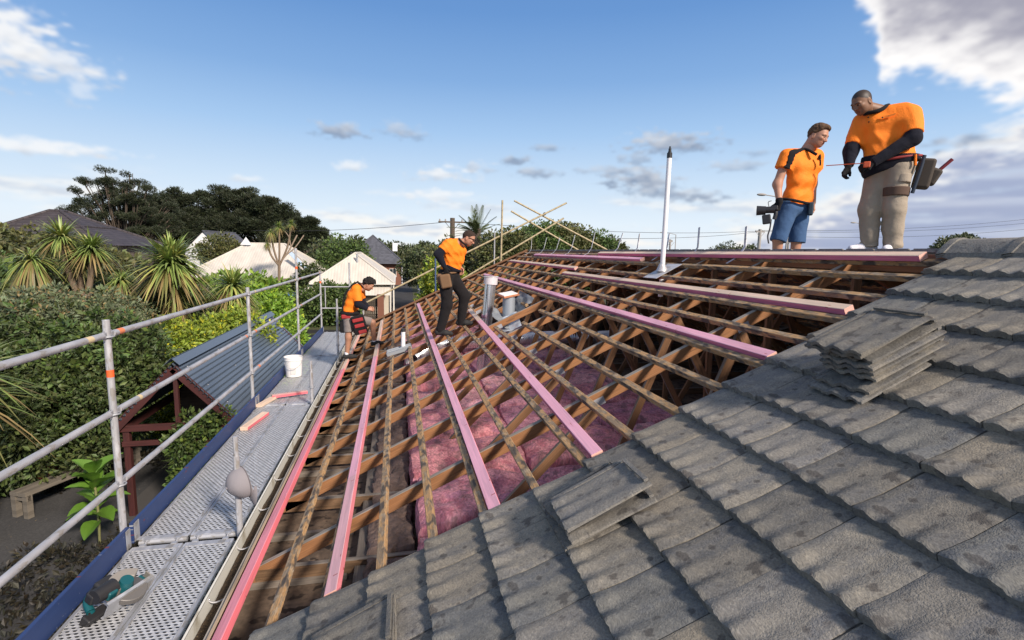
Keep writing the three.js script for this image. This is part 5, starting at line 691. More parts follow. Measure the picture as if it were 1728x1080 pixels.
// ---- man in grey shorts at the eave
{
  const o = rp(0.32 * 1.1 + 0.0, 0.025, -10.43), g = personGroup('man in orange shirt, braces and grey shorts stepping beside the scaffold', [o.x + 0.15, o.y, o.z], rad(4));
  const sk = [0.40, 0.20, 0.125], hc = [0.012, 0.009, 0.008], S = 1 / 518, L = (x, y, z = 0) => V((x - 250) * S, (965 - y) * S, z);
  const shR = L(270, 272, 0.15), shL = L(310, 262, -0.13), elR = L(285, 415, 0.2), wrR = L(368, 462, 0.14), elL = L(320, 400, -0.18), wrL = L(380, 465, -0.02), hipR = L(190, 560, 0.08), hipL = L(225, 560, -0.07), kR = L(185, 745, 0.09), aR = L(165, 925, 0.08), kL = L(415, 615, -0.06), aL = L(432, 810, -0.09);
  const hd = headGeo(L(388, 225, 0.02), V(0.80, -0.58, 0.12), V(0.52, 0.85, 0.0), 1.0, sk, hc, { fr: 26, rough: 0.045, len: 0.018, top: [[0, 0.07, -0.005], [0.088, 0.065, 0.092]], line: hairline(0.07, -0.015, -0.08) }, 0.2);
  const body = skin([bone(shR, elR, 0.05, 0.043), bone(elR, wrR, 0.043, 0.031), bone(shL, elL, 0.05, 0.043), bone(elL, wrL, 0.043, 0.031), bone(L(290, 260), L(350, 240), 0.058, 0.054), bone(shR, shL, 0.05, 0.05), bone(L(260, 300), L(200, 540), 0.08, 0.08), bone(hipR, kR, 0.082, 0.062), bone(kR, aR, 0.062, 0.038), bone(hipL, kL, 0.082, 0.062), bone(kL, aL, 0.062, 0.038)], 0.04, 0.014, null, () => sk);
  mesh('body', merge([body, hd.face, skin([...handBones(wrR, V(0.9, -0.1, -0.1), V(0, -0.5, -0.8), 0.9, 1), bone(elR.clone().lerp(wrR, 0.9), wrR, 0.03, 0.03)], 0.012, 0.006, null, () => sk), skin([...handBones(wrL, V(0.9, 0.0, 0.2), V(0, -0.5, 0.8), 0.9, -1), bone(elL.clone().lerp(wrL, 0.9), wrL, 0.03, 0.03)], 0.012, 0.006, null, () => sk)]), P.skin, g);
  mesh('curly_hair', hd.hair, hairMat(hc), g);
  const sl = (a, b) => bone(a, a.clone().lerp(b, 0.78), 0.082, 0.08, { cut: 1 });
  const shirt = mesh('orange_shirt', skin([sl(shR, elR), sl(shL, elL), bone(L(265, 262, 0.10), L(305, 258, -0.09), 0.088, 0.085), bone(L(238, 330, 0.08), L(270, 330, -0.08), 0.12, 0.12), bone(L(215, 410, 0.07), L(245, 410, -0.07), 0.115, 0.115), bone(L(190, 480, 0.06), L(225, 480, -0.06), 0.115, 0.112)], 0.055, 0.013, (p, d) => Math.max(d + 0.010 * (fbm(p[0] * 8 + 5, p[1] * 6, p[2] * 8, 3) - 0.5) * 2, 0.90 - 0.1 * p[0] - p[1])), P.orange, g);
  mesh('brace', hose([L(285, 195, 0.07), L(220, 235, 0.16), L(165, 320, 0.17), L(140, 400, 0.15), L(135, 500, 0.12)], 0.016, 30, 6), P.black, shirt); mesh('brace', hose([L(290, 195, -0.05), L(200, 260, -0.02), L(150, 350, 0.03), L(145, 480, 0.0)], 0.014, 30, 6), P.black, shirt);
  mesh('collar', hose([L(345, 265, 0.06), L(310, 225, 0.08), L(285, 205, 0.0), L(320, 220, -0.06)], 0.014, 20, 8), P.black, shirt);
  mesh('undersleeve', skin([bone(shR.clone().lerp(elR, 0.6), elR, 0.068, 0.064), bone(elR, wrR, 0.064, 0.045, { cut: 1 })], 0.03, 0.012, folds(0.006, 14, 5)), P.navy, g); mesh('undersleeve', skin([bone(shL.clone().lerp(elL, 0.6), elL, 0.068, 0.064), bone(elL, wrL, 0.064, 0.045, { cut: 1 })], 0.03, 0.012, folds(0.006, 14, 8)), P.navy, g);
  mesh('grey_shorts', skin([bone(L(185, 535, 0.05), L(225, 535, -0.06), 0.118, 0.115), bone(hipR, hipR.clone().lerp(kR, 0.72), 0.108, 0.095, { cut: 1 }), bone(hipL, hipL.clone().lerp(kL, 0.95), 0.108, 0.09, { cut: 1 })], 0.05, 0.013, (p, d) => Math.max(d + 0.008 * (fbm(p[0] * 9 + 4, p[1] * 9, p[2] * 9, 3) - 0.5) * 2, p[1] - 0.93)), P.greyShort, g);
  const belt = mesh('tool_belt', hose([L(125, 505, 0.08), L(190, 510, 0.19), L(260, 505, 0.13), L(285, 500, 0.0), L(230, 500, -0.15), L(140, 500, -0.08)], 0.03, 36, 8, true), P.black, g);
  mesh('tool_pouch', merge([new RoundedBoxGeometry(0.25, 0.36, 0.13, 3, 0.03).rotateZ(0.25).translate(...L(290, 615, 0.2).toArray()), new RoundedBoxGeometry(0.10, 0.24, 0.12, 3, 0.03).translate(...L(130, 640, 0.05).toArray())]), P.black, belt);
  for (const [x, y, w] of [[275, 565, 0.2], [290, 620, 0.18], [320, 680, 0.15]]) mesh('red_pocket', new RoundedBoxGeometry(w, 0.07, 0.05, 2, 0.015).rotateZ(0.22).translate(...L(x, y, 0.26).toArray()), P.red, belt);
  mesh('red_pad', new RoundedBoxGeometry(0.17, 0.08, 0.05, 2, 0.02).translate(...L(165, 535, 0.17).toArray()), P.red, belt);
  for (const [h, t, a] of [[[-0.20, 0.0, 0.08], [0.03, 0.01, 0.12], L(165, 915, 0.08)], [[0.325, 0.205, -0.09], [0.53, 0.235, -0.05], L(432, 820, -0.09)]]) { mesh('sock', skin([bone(v3(h).add(V(0.03, 0.05, 0)), v3(a).add(V(0, 0.035, 0)), 0.042, 0.044, { cut: 1 })], 0.02, 0.01), P.white, g); mesh('shoe', skin(shoeBones(h, t, v3(h).add(V(0.03, 0.07, 0))), 0.03, 0.009, flatSole(h[1] + 0.002)), P.sole, g); }
}
// ------------------------------------------------------------------ ground, paths, road, hills
function sheetAt(pts, y, uvs = 1) { const g = faces([pts.map(([x, z]) => [x, y, z])]); const p = g.attributes.position, uv = g.attributes.uv; for (let i = 0; i < p.count; i++) uv.setXY(i, p.getX(i) * uvs, p.getZ(i) * uvs); return g; }
const texGround = texture(512, 512, (u, v) => { const a = fbm(u * 6, v * 6, 3, 5, 6, 6), b = fbm(u * 50, v * 50, 8, 3, 50, 50); let c = mix3([0.20, 0.24, 0.12], [0.30, 0.30, 0.18], a); c = mix3(c, [0.22, 0.18, 0.14], smooth(0.5, 0.65, fbm(u * 9, v * 9, 14, 4, 9, 9))); const k = 0.75 + 0.5 * b; return [c[0] * k, c[1] * k, c[2] * k]; }); texGround.repeat.set(0.15, 0.15);
structure('ground', sheetAt([[-400, 60], [400, 60], [400, -900], [-400, -900]], GROUND), std({ map: texGround, roughness: 1 }));
const texAsphalt = texture(512, 512, (u, v) => { const a = fbm(u * 5, v * 5, 3, 5, 5, 5), b = noise(u * 200, v * 200, 4, 200, 200), l = noise(u * 70, v * 70, 19, 70, 70); let k = 0.17 + 0.08 * a + 0.07 * b; return l > 0.965 ? [0.5, 0.42, 0.3] : [k, k * 0.99, k * 0.98]; }); texAsphalt.repeat.set(0.3, 0.3);
M.asphalt = std({ map: texAsphalt, roughness: 0.95 });
structure('patio', sheetAt([[-12, -2], [0.9, -2], [0.9, -13.2], [-12, -13.2]], GROUND + 0.004), M.asphalt);
structure('driveway', sheetAt([[-2.0, -17], [2.2, -17], [3.7, -110], [-0.7, -110]], GROUND + 0.008), std({ map: texAsphalt, color: '#d8d8dc', roughness: 0.9 }));
structure('footpath', sheetAt([[-12, -34.4], [-1.6, -32.6], [-1.6, -31.4], [-12, -33.2]], GROUND + 0.012), std({ color: [0.2, 0.2, 0.2], map: texAsphalt, roughness: 0.95 }));
{ const m = std({ color: [0.07, 0.12, 0.025], roughness: 1, map: texGround }); structure('lawn', sheetAt([[-9, -31.3], [-1.7, -30.9], [-1.7, -22], [-9, -22]], GROUND + 0.006), m); }
{ const pts = []; for (let i = 0; i <= 60; i++) { const x = -420 + i * 14; pts.push(new THREE.Vector2(x, 2 + 9 * fbm(i * 0.16, 2, 4, 4) + (x > 40 ? -3 : 0))); } const sh = new THREE.Shape([new THREE.Vector2(-420, -3), ...pts, new THREE.Vector2(420, -3)]); structure('hills', new THREE.ExtrudeGeometry(sh, { depth: 60, bevelEnabled: false }).translate(0, 0, -560), std({ color: [0.09, 0.12, 0.11], roughness: 1 })); }

// ------------------------------------------------------------------ foliage
function leafGeo(r, len, wid, bend = 0.25) { const a = [0, 0, 0], b = [wid / 2, bend * len * 0.3, len * 0.5], c = [0, bend * len * 0.1, len], d = [-wid / 2, bend * len * 0.3, len * 0.5], m = [0, 0, len * 0.5]; return [[a, b, m], [b, c, m], [c, d, m], [d, a, m]]; }
function clumpGeo(seed, n, R0, len, wid, opt = {}) { const r = rng(seed), pos = [], col = []; const q = new THREE.Quaternion(), t = new THREE.Vector3(); for (let i = 0; i < n; i++) { const th = r() * 6.283, cz = 2 * r() - 1, s = Math.sqrt(1 - cz * cz), rad0 = R0 * Math.cbrt(0.25 + 0.75 * r()), c = V(s * Math.cos(th), cz * (opt.flat || 1), s * Math.sin(th)).multiplyScalar(rad0); const d = c.clone().normalize().add(V(r() - 0.5, r() - 0.5 + (opt.up || 0.25), r() - 0.5).multiplyScalar(0.9)).normalize(); q.setFromUnitVectors(V(0, 0, 1), d); const spin = new THREE.Quaternion().setFromAxisAngle(V(0, 0, 1), r() * 6.283), k = 0.7 + 0.6 * r(), tone = opt.tone ? opt.tone(r) : [0.75 + 0.5 * r(), 0.75 + 0.5 * r(), 0.75 + 0.5 * r()]; for (const f of leafGeo(r, len * k, wid * k)) for (const p of f) { t.set(...p).applyQuaternion(spin).applyQuaternion(q).add(c); pos.push(t.x, t.y, t.z); col.push(...tone); } } const g = new THREE.BufferGeometry(); g.setAttribute('position', new THREE.Float32BufferAttribute(pos, 3)); g.setAttribute('color', new THREE.Float32BufferAttribute(col, 3)); g.setAttribute('uv', new THREE.Float32BufferAttribute(new Float32Array(pos.length / 3 * 2), 2)); g.computeVertexNormals(); return g; }
const leafMat = (c, tr = 0.3, rough = 0.6) => phys({ color: c, vertexColors: true, roughness: rough, transmission: tr, thickness: 0, side: THREE.DoubleSide });
const toneA = (r) => { const k = 0.5 + 0.95 * r() * r() + 0.2 * r(); return [k * (0.9 + 0.35 * r()), k, k * (0.8 + 0.3 * r())]; };
const toneY = (r) => { const k = 0.7 + 0.6 * r(); return r() < 0.22 ? [2.6, 1.9, 1.0] : [k, k, k * 0.8]; };
const toneF = (r) => { const k = 0.7 + 0.6 * r(); return r() < 0.16 ? [2.2, 1.25, 1.1] : r() < 0.3 ? [1.7, 1.6, 2.0] : [k, k, k]; };
const CL = { small: clumpGeo(1, 46, 0.17, 0.085, 0.045, { tone: toneA }), broad: clumpGeo(2, 34, 0.2, 0.12, 0.07, { tone: toneA }), yellow: clumpGeo(3, 40, 0.19, 0.1, 0.055, { tone: toneY }), flower: clumpGeo(4, 48, 0.17, 0.08, 0.04, { tone: toneF }), tree: clumpGeo(5, 54, 0.5, 0.24, 0.14, { tone: toneA }), far: clumpGeo(6, 60, 0.9, 0.45, 0.26, { tone: toneA }), pine: clumpGeo(7, 90, 0.75, 0.5, 0.10, { flat: 0.5, up: 0.5, tone: toneA }) };
function scatter(name, parent, clump, mat, lobes, n, seed, sc = [0.8, 1.3], inner = 0.55) { const r = rng(seed), im = new THREE.InstancedMesh(clump, mat, n), m = new THREE.Matrix4(), q = new THREE.Quaternion(), c = new THREE.Color(); let vol = lobes.map((l) => Math.pow(l[3] * l[4] * (l[5] || l[3]), 0.667)), tot = vol.reduce((a, b) => a + b, 0);
  for (let i = 0; i < n; i++) { let u = r() * tot, k = 0; while (u > vol[k] && k < lobes.length - 1) { u -= vol[k]; k++; } const [x, y, z, rx, ry, rz = rx] = lobes[k]; let th = r() * 6.283, cz = 2 * r() - 1, s = Math.sqrt(1 - cz * cz); const f = (inner + (1 - inner) * Math.sqrt(r())) * (0.66 + 0.74 * fbm(s * Math.cos(th) * 2.2 + k * 9 + seed, cz * 2.2, s * Math.sin(th) * 2.2, 3)); q.setFromEuler(new THREE.Euler(r() * 6.28, r() * 6.28, r() * 6.28)); if (mat.userData.upright) q.setFromEuler(new THREE.Euler((r() - 0.5) * 0.6, r() * 6.28, (r() - 0.5) * 0.6)); const S = sc[0] + (sc[1] - sc[0]) * r(); const py = y + cz * ry * f; m.compose(V(x + s * Math.cos(th) * rx * f, py, z + s * Math.sin(th) * rz * f), q, V(S, S, S)); im.setMatrixAt(i, m); const v = 0.75 + 0.5 * r(); c.setRGB(v * (0.92 + 0.2 * r()), v, v * (0.9 + 0.2 * r())); im.setColorAt(i, c); }
  im.userData.kind = 'stuff'; im.name = name; im.castShadow = im.receiveShadow = true; parent.add(im); return im; }
const LM = { dark: leafMat([0.08, 0.125, 0.03]), mid: leafMat([0.10, 0.18, 0.035]), bright: leafMat([0.19, 0.34, 0.04]), yellow: leafMat([0.23, 0.31, 0.04]), grey: leafMat([0.12, 0.155, 0.07]), olive: leafMat([0.13, 0.155, 0.045]), pine: leafMat([0.034, 0.05, 0.022], 0.1), far: leafMat([0.085, 0.12, 0.045], 0.2) };
LM.pine.userData.upright = true;
const bark = std({ color: [0.13, 0.10, 0.075], map: texGrain, roughness: 1 });
function stems(parent, lobes, base, r0, seed, mat = bark, name = 'stem') { const r = rng(seed), list = []; for (const l of lobes) { const mid = V(mix(base.x, l[0], 0.5) + (r() - 0.5) * 0.2, mix(base.y, l[1], 0.55), mix(base.z, l[2], 0.5)); list.push(hose([base.clone().add(V((r() - 0.5) * r0 * 3, 0, (r() - 0.5) * r0 * 3)), mid, V(l[0], l[1] + l[4] * 0.3, l[2])], r0, 10, 6)); } return mesh(name, merge(list), mat, parent); }
function shrub(name, label, category, lobes, clump, mat, n, seed, group, sc) { const cx = lobes.reduce((a, l) => a + l[0], 0) / lobes.length, cz = lobes.reduce((a, l) => a + l[2], 0) / lobes.length; const t = thing(name, label, category, [cx, GROUND, cz], group); const loc = lobes.map((l) => [l[0] - cx, l[1] - GROUND, l[2] - cz, ...l.slice(3)]); scatter('foliage', t, clump, mat, loc, n, seed, sc); stems(t, loc, V(0, 0, 0), 0.035, seed); return t; }
shrub('shrub', 'tall dark green shrub behind the nearest scaffold post', 'shrub', [[-5.2, -0.9, -11.7, 1.4, 1.3, 1.2], [-4.6, -0.4, -12.3, 1.0, 1.0], [-6.4, -0.6, -12.0, 1.2, 1.2], [-5.9, 0.0, -12.6, 1.0, 0.8]], CL.small, LM.dark, 1250, 11, null, [0.6, 1.6]);
scatter('foliage', scene.children[scene.children.length - 1], CL.broad, LM.mid, [[0.3, 2.2, 0.6, 1.5, 1.1, 0.9], [-0.9, 2.7, 0.2, 1.0, 0.9], [1.0, 2.6, 0.0, 0.9, 0.9]], 240, 211, [0.6, 1.2]);
shrub('flowering_shrub', 'grey green shrub with pinkish flower tips above the top guard rail', 'shrub', [[-5.4, 0.6, -13.2, 1.0, 0.55], [-6.4, 0.55, -13.3, 1.0, 0.6], [-4.8, 0.15, -13.0, 0.8, 0.6], [-7.3, 0.3, -13.2, 0.9, 0.8], [-5.6, 0.0, -12.9, 1.1, 0.7]], CL.flower, LM.grey, 1250, 12);
shrub('shrub', 'dark low shrub at the frame edge beside the bench', 'shrub', [[-6.6, -1.6, -11.3, 1.0, 1.0], [-7.4, -1.2, -11.8, 1.1, 1.3], [-7.0, -0.3, -12.2, 1.0, 1.0]], CL.small, LM.dark, 800, 13);
shrub('variegated_shrub', 'yellow flecked shrub behind the red shelter gable', 'shrub', [[-3.9, -0.55, -14.2, 1.0, 0.85], [-3.1, -0.3, -15.2, 0.9, 0.7], [-4.7, -0.8, -14.2, 0.8, 0.9], [-3.7, -1.6, -13.8, 0.9, 0.9]], CL.yellow, LM.yellow, 1100, 14);
shrub('shrub', 'bright green rounded shrub below the long beige house', 'shrub', [[-4.8, 0.15, -21, 1.05, 0.95], [-3.9, 0.25, -21.5, 0.8, 0.8], [-5.5, -0.1, -20.6, 0.9, 0.9], [-4.6, -0.9, -20.8, 1.3, 1.2]], CL.broad, LM.bright, 950, 15, null, [1.0, 1.7]);
shrub('shrub', 'bright green shrub at the far end of the blue shelter roof', 'shrub', [[-3.3, -0.5, -20, 0.95, 0.9], [-2.9, -0.9, -19.4, 0.8, 0.8], [-3.6, 0.0, -20.3, 0.8, 0.7], [-3.0, -1.6, -19.6, 0.9, 0.9]], CL.yellow, LM.bright, 850, 16, null, [1.0, 1.6]);
shrub('shrub', 'light green shrub at the frame edge below the dark house', 'shrub', [[-10.9, 0.1, -20, 1.2, 1.1], [-12.4, 0.4, -21, 1.3, 1.3], [-9.8, -0.3, -19.5, 1.0, 1.0]], CL.broad, LM.mid, 750, 17, null, [1.1, 1.8]);
shrub('shrub', 'dark hedge shrub against the dark roofed house', 'shrub', [[-14.6, 1.5, -27, 1.8, 1.2], [-12.4, 0.9, -26, 1.6, 1.3], [-16.8, 1.6, -28, 1.7, 1.2], [-10.8, 0.7, -25, 1.4, 1.3]], CL.tree, LM.olive, 420, 18, null, [0.7, 1.1]);
shrub('shrub', 'mid green shrub between the cabbage trees', 'shrub', [[-7.4, 0.2, -17.5, 1.2, 1.0], [-5.6, 0.1, -17.6, 1.2, 1.1], [-8.8, 0.2, -17.8, 1.2, 1.2], [-6.4, -0.9, -16.9, 1.5, 1.2]], CL.broad, LM.dark, 900, 19, null, [1.0, 1.6]);
shrub('hedge', 'clipped green hedge in front of the cream hipped house', 'hedge', [[-3.6, -1.4, -35, 1.1, 1.3], [-2.4, -1.3, -35.2, 1.1, 1.3], [-4.5, -1.7, -34.8, 0.8, 1.0]], CL.tree, LM.mid, 320, 20, null, [0.6, 0.9]);
shrub('shrub', 'yellow green shrub beside the driveway behind the walking man', 'shrub', [[3.3, 0.9, -25.6, 0.85, 0.75], [3.9, 0.1, -25.3, 0.9, 0.9], [3.1, -0.6, -25.4, 0.9, 1.0]], CL.yellow, LM.yellow, 520, 21, null, [1.2, 2.0]);
shrub('shrub', 'low bright green shrub under the far gable edge', 'shrub', [[5.0, 0.4, -22, 0.9, 0.6], [5.9, 0.5, -22.4, 0.9, 0.6], [4.2, 0.1, -22, 0.8, 0.6]], CL.broad, LM.bright, 420, 22, null, [1.2, 1.8]);
// ivy on the shelter front
const vine = tag(scatter('climbing_vine', scene, CL.broad, LM.mid, [[-2.3, -0.95, -10.02, 0.32, 0.22, 0.12], [-1.85, -0.9, -10.0, 0.3, 0.2, 0.12], [-2.45, -1.4, -10.0, 0.28, 0.4, 0.14], [-2.4, -1.95, -9.95, 0.26, 0.35, 0.15], [-2.0, -1.2, -10.1, 0.2, 0.25, 0.1]], 150, 23, [0.55, 0.85]), 'green climbing vine on the front of the red shelter', 'vine');
// ground litter and low plants below the scaffold
tag(scatter('undergrowth', scene, CL.small, leafMat([0.03, 0.028, 0.016], 0.1), [[-3.6, -2.55, -7.4, 1.6, 0.16, 1.6], [-2.2, -2.5, -8.6, 1.1, 0.2, 1.0], [-5.6, -2.55, -12.4, 1.8, 0.15, 0.9]], 360, 24), 'dry low undergrowth and litter below the scaffold', 'undergrowth', null, 'stuff');

// ------------------------------------------------------------------ trees
function tree(name, label, base, lobes, clump, mat, n, seed, group, sc, tr = 0.25, inner = 0.5) { const t = thing(name, label, 'tree', [base[0], GROUND, base[1]], group); const loc = lobes.map((l) => [l[0] - base[0], l[1] - GROUND, l[2] - base[1], ...l.slice(3)]); const crown = scatter('crown', t, clump, mat, loc, n, seed, sc, inner); const r = rng(seed + 5), list = []; const fork = V(0, Math.min(...loc.map((l) => l[1] - l[4])) * 0.75, 0); list.push(hose([V(0, 0, 0), V((r() - 0.5) * tr, fork.y * 0.5, 0), fork], tr, 12, 8)); for (const l of loc) { const e = V(l[0], l[1], l[2]), m1 = fork.clone().lerp(e, 0.45).add(V((r() - 0.5), -0.08 * fork.distanceTo(e), (r() - 0.5))); list.push(hose([fork.clone().add(V(0, -tr, 0)), m1, e], tr * (loc.length > 30 ? 0.13 : 0.42), 12, 6)); for (let k = 0; k < (loc.length > 30 ? 1 : 3); k++) { const e2 = e.clone().add(V((r() - 0.5) * l[3] * 1.5, (r() - 0.3) * l[4], (r() - 0.5) * l[3])); list.push(hose([m1, m1.clone().lerp(e2, 0.6).add(V(0, 0.2, 0)), e2], tr * (loc.length > 30 ? 0.07 : 0.16), 8, 5)); } } mesh('trunk', merge(list), bark, t); return t; }
// big open macrocarpa
{ const L = [], r = rng(77); for (let k = 0; k < 21; k++) { const a = mix(-1.75, 1.45, k / 20), len = mix(5.2, 8.6, Math.pow(Math.cos(a * 0.72), 1.3)) * (0.9 + 0.18 * r()); for (let m = 0; m < 5; m++) { const t = mix(0.42, 1, m / 4) * (0.96 + 0.08 * r()); L.push([-36.6 + Math.sin(a) * len * t * 0.86 + (r() - 0.5) * 0.8, 3.4 + Math.cos(a) * len * t * 0.95 + 0.5 * t + (r() - 0.5) * 0.6, -85 + (r() - 0.5) * 6, 0.55 + 0.75 * r() * t, 0.28 + 0.3 * r(), 0.7]); } } tree('macrocarpa_tree', 'open dark macrocarpa tree with sky showing through its lower limbs', [-36.6, -85], L, CL.pine, LM.pine, 1100, 31, null, [0.35, 0.7], 0.6, 0.1); }
{ const G = [['dense dark macrocarpa tree beside the open one', [-40, -110], [[-43, 8.5, 3], [-40, 10.8, 3.2], [-38, 8, 3.4], [-42, 5.6, 3.4], [-37, 5.0, 3.5]]], ['tallest dense macrocarpa tree, middle of the dark grove', [-30, -112], [[-33.5, 10.2, 3.4], [-30, 11.6, 3.4], [-27, 11.3, 3.2], [-32, 7, 3.8], [-27.5, 7, 3.8], [-30, 4.4, 4]]], ['dense macrocarpa tree sloping down behind the white gable', [-22, -110], [[-24.5, 10.8, 2.8], [-22, 9.2, 2.8], [-25.5, 7, 3.3], [-20, 7.2, 2.8], [-22.5, 5, 3.6], [-19.5, 4.6, 2.8]]], ['end macrocarpa tree of the grove with ragged drooping limbs', [-15.8, -108], [[-18, 6.0, 1.8, 0.8], [-16, 7.2, 1.5, 0.6], [-14.3, 5.6, 1.6, 0.7], [-13.2, 4.6, 1.2, 0.5], [-15.8, 4.6, 1.8, 0.8], [-17.5, 3.6, 2, 1]]]]; G.forEach(([label, b, L], i) => tree('macrocarpa_tree', label, b, L.flatMap(([x, y, rx, ry]) => { const o = [[x, y - 0.3, b[1], rx * 0.85, (ry || rx * 0.55) * 0.85, rx]]; for (let q = 0; q < 6; q++) { const an = hash(q, Math.round(x * 10), i) * 6.283, e = 0.75 + 0.3 * hash(q, i, Math.round(y * 10)); o.push([x + Math.cos(an) * rx * e, y + Math.sin(an) * (ry || rx * 0.55) * e, b[1] + 1.5 * hash(q, 3, i), rx * 0.36, (ry || rx * 0.55) * 0.3, rx * 0.4]); } return o; }), CL.pine, LM.pine, 900, 41 + i, 'dark macrocarpa trees of the grove', [0.6, 1.25], 0.5, 0.35)); }
for (const [i, [label, x, y, z, rx, ry, mt, n]] of [['round dark tree behind the cream hipped house', -3.9, 1.3, -56, 2.2, 2.0, 'mid', 170], ['small rounded tree between the two beige roofs', -6.4, 1.0, -61, 2.0, 1.9, 'far', 140], ['dark tree by the driveway end beside the slate roof', 4.0, 0.6, -62, 2.2, 1.9, 'far', 150], ['olive green tree right behind the walking man', 5.6, 1.2, -42, 1.7, 1.6, 'olive', 170], ['dark leafy tree beside the beige long house window', -5.6, -0.6, -46, 1.1, 1.3, 'dark', 110], ['small clipped tree beside white gable house', -18.6, 1.9, -66, 1.9, 1.4, 'olive', 130]].entries()) tree('garden_tree', label, [x, z], [[x, y, z, rx, ry], [x + rx * 0.5, y - ry * 0.4, z, rx * 0.7, ry * 0.7], [x - rx * 0.5, y - ry * 0.3, z, rx * 0.7, ry * 0.7]], CL.tree, LM[mt], n, 60 + i, null, [0.8, 1.4], 0.12);
for (const [i, [x, y, z, r, w]] of [[6.9, 1.9, -27, 1.35, 'nearest the beige upright pole'], [8.9, 2.25, -28, 1.5, 'under the crossing poles'], [10.6, 2.3, -28.5, 1.5, 'tallest, between the crossing poles'], [12.3, 2.0, -29, 1.35, 'behind the leaning straps'], [13.9, 1.8, -30, 1.1, 'at the low end of the row']].entries()) tree('hedge_tree', `dense green tree beyond the gable, ${w}`, [x, z], [[x, y, z, r, r * 0.95], [x + r * 0.5, y - 0.5, z + 0.3, r * 0.8, r * 0.9], [x - r * 0.5, y - 0.7, z + 0.3, r * 0.8, r]], CL.small, LM[i % 2 ? 'mid' : 'olive'], 800, 80 + i, 'green trees beyond the far gable', [1.5, 2.3], 0.14);
for (const [i, [x, z, r, w]] of [[50, -70, 2.0, 'behind the vent mast side of the ridge'], [56, -74, 1.6, 'between the poles on the skyline'], [73.5, -70, 1.6, 'between the two men'], [52.5, -39, 1.5, 'just above the ridge caps'], [57, -42, 1.5, 'above the last ridge cap at the frame edge']].entries()) tree('skyline_tree', `small distant tree top ${w}`, [x, z], [[x, 2.35 + (z < -60 ? 0.2 : 0.9), z, r, r * 0.7], [x + r, 2.1 + (z < -60 ? 0 : 0.9), z, r * 0.8, r * 0.6], [x - r, 2.1 + (z < -60 ? 0 : 0.9), z, r * 0.8, r * 0.6]], CL.tree, LM.far, 130, 90 + i, 'small trees on the skyline', [0.8, 1.3], 0.12);
{ const lobes = []; const r = rng(5); for (let i = 0; i < 46; i++) { const x = -75 + i * 4.2; if (x > 34) continue; lobes.push([x, GROUND + 2.8 + r() * 1.2, -150 - r() * 20, 4, 2.4 + r() * 1.2, 3]); } tag(scatter('far_woodland', scene, CL.far, LM.far, lobes, 1200, 99, [1.2, 2.0]), 'far belt of woodland along the horizon', 'woodland', null, 'stuff'); }

// strap leaved heads: cabbage trees, flax, palm
function blade(len, w, droop, col) { const g = [], N = 4, pos = [], c = []; let prev = null; for (let i = 0; i <= N; i++) { const t = i / N, y = len * (t - droop * t * t * 0.35), z = 0, x = len * droop * t * t * 0.75, ww = w * (t < 0.15 ? 0.55 + 3 * t : 1) * (1 - t * t * 0.95); prev ? pos.push(prev, [x, y, ww]) : 0; prev = [x, y, ww]; } return pos; }
function rosette(seed, n, len, w, opt = {}) { const r = rng(seed), pos = [], col = []; for (let i = 0; i < n; i++) { const th = r() * 6.283, up = opt.minUp ?? -0.55, el = Math.asin(mix(up, 1, Math.pow(r(), opt.pow || 0.8))), L = len * (0.7 + 0.45 * r()), droop = (opt.droop || 0.35) * (0.5 + r()) * (el < 0.2 ? 1.5 : 1), dead = el < -0.12; const d = V(Math.cos(th) * Math.cos(el), Math.sin(el), Math.sin(th) * Math.cos(el)), sd = V(-Math.sin(th), 0, Math.cos(th)); const k = 0.7 + 0.6 * r(), c = dead ? (r() < 0.6 ? [0.30 * k, 0.22 * k, 0.09 * k] : [0.20 * k, 0.20 * k, 0.06 * k]) : r() < 0.25 ? [0.42 * k, 0.42 * k, 0.12 * k] : [0.22 * k, 0.30 * k, 0.075 * k]; const N = 4; let pp = null; for (let s = 0; s <= N; s++) { const t = s / N, q = d.clone().multiplyScalar(L * t).add(V(0, -droop * L * t * t, 0)), ww = w * 0.5 * (t < 0.1 ? 0.7 : 1) * (1 - t * t * 0.96), a = q.clone().addScaledVector(sd, ww), b = q.clone().addScaledVector(sd, -ww); if (pp) { for (const v of [pp[0], pp[1], a, pp[1], b, a]) { pos.push(v.x, v.y, v.z); col.push(...c); } } pp = [a, b]; } }
  const g = new THREE.BufferGeometry(); g.setAttribute('position', new THREE.Float32BufferAttribute(pos, 3)); g.setAttribute('color', new THREE.Float32BufferAttribute(col, 3)); g.setAttribute('uv', new THREE.Float32BufferAttribute(new Float32Array(pos.length / 3 * 2), 2)); g.computeVertexNormals(); return g; }
const strapMat = phys({ vertexColors: true, roughness: 0.5, transmission: 0.2, thickness: 0, side: THREE.DoubleSide });
const heads = [rosette(1, 320, 0.86, 0.06), rosette(2, 320, 0.86, 0.06), rosette(3, 280, 0.84, 0.055, { minUp: -0.9, droop: 0.6, pow: 1.2 })];
const skirtGeo = rosette(9, 120, 0.95, 0.05, { minUp: -1, droop: 0.7, pow: 2.2 });
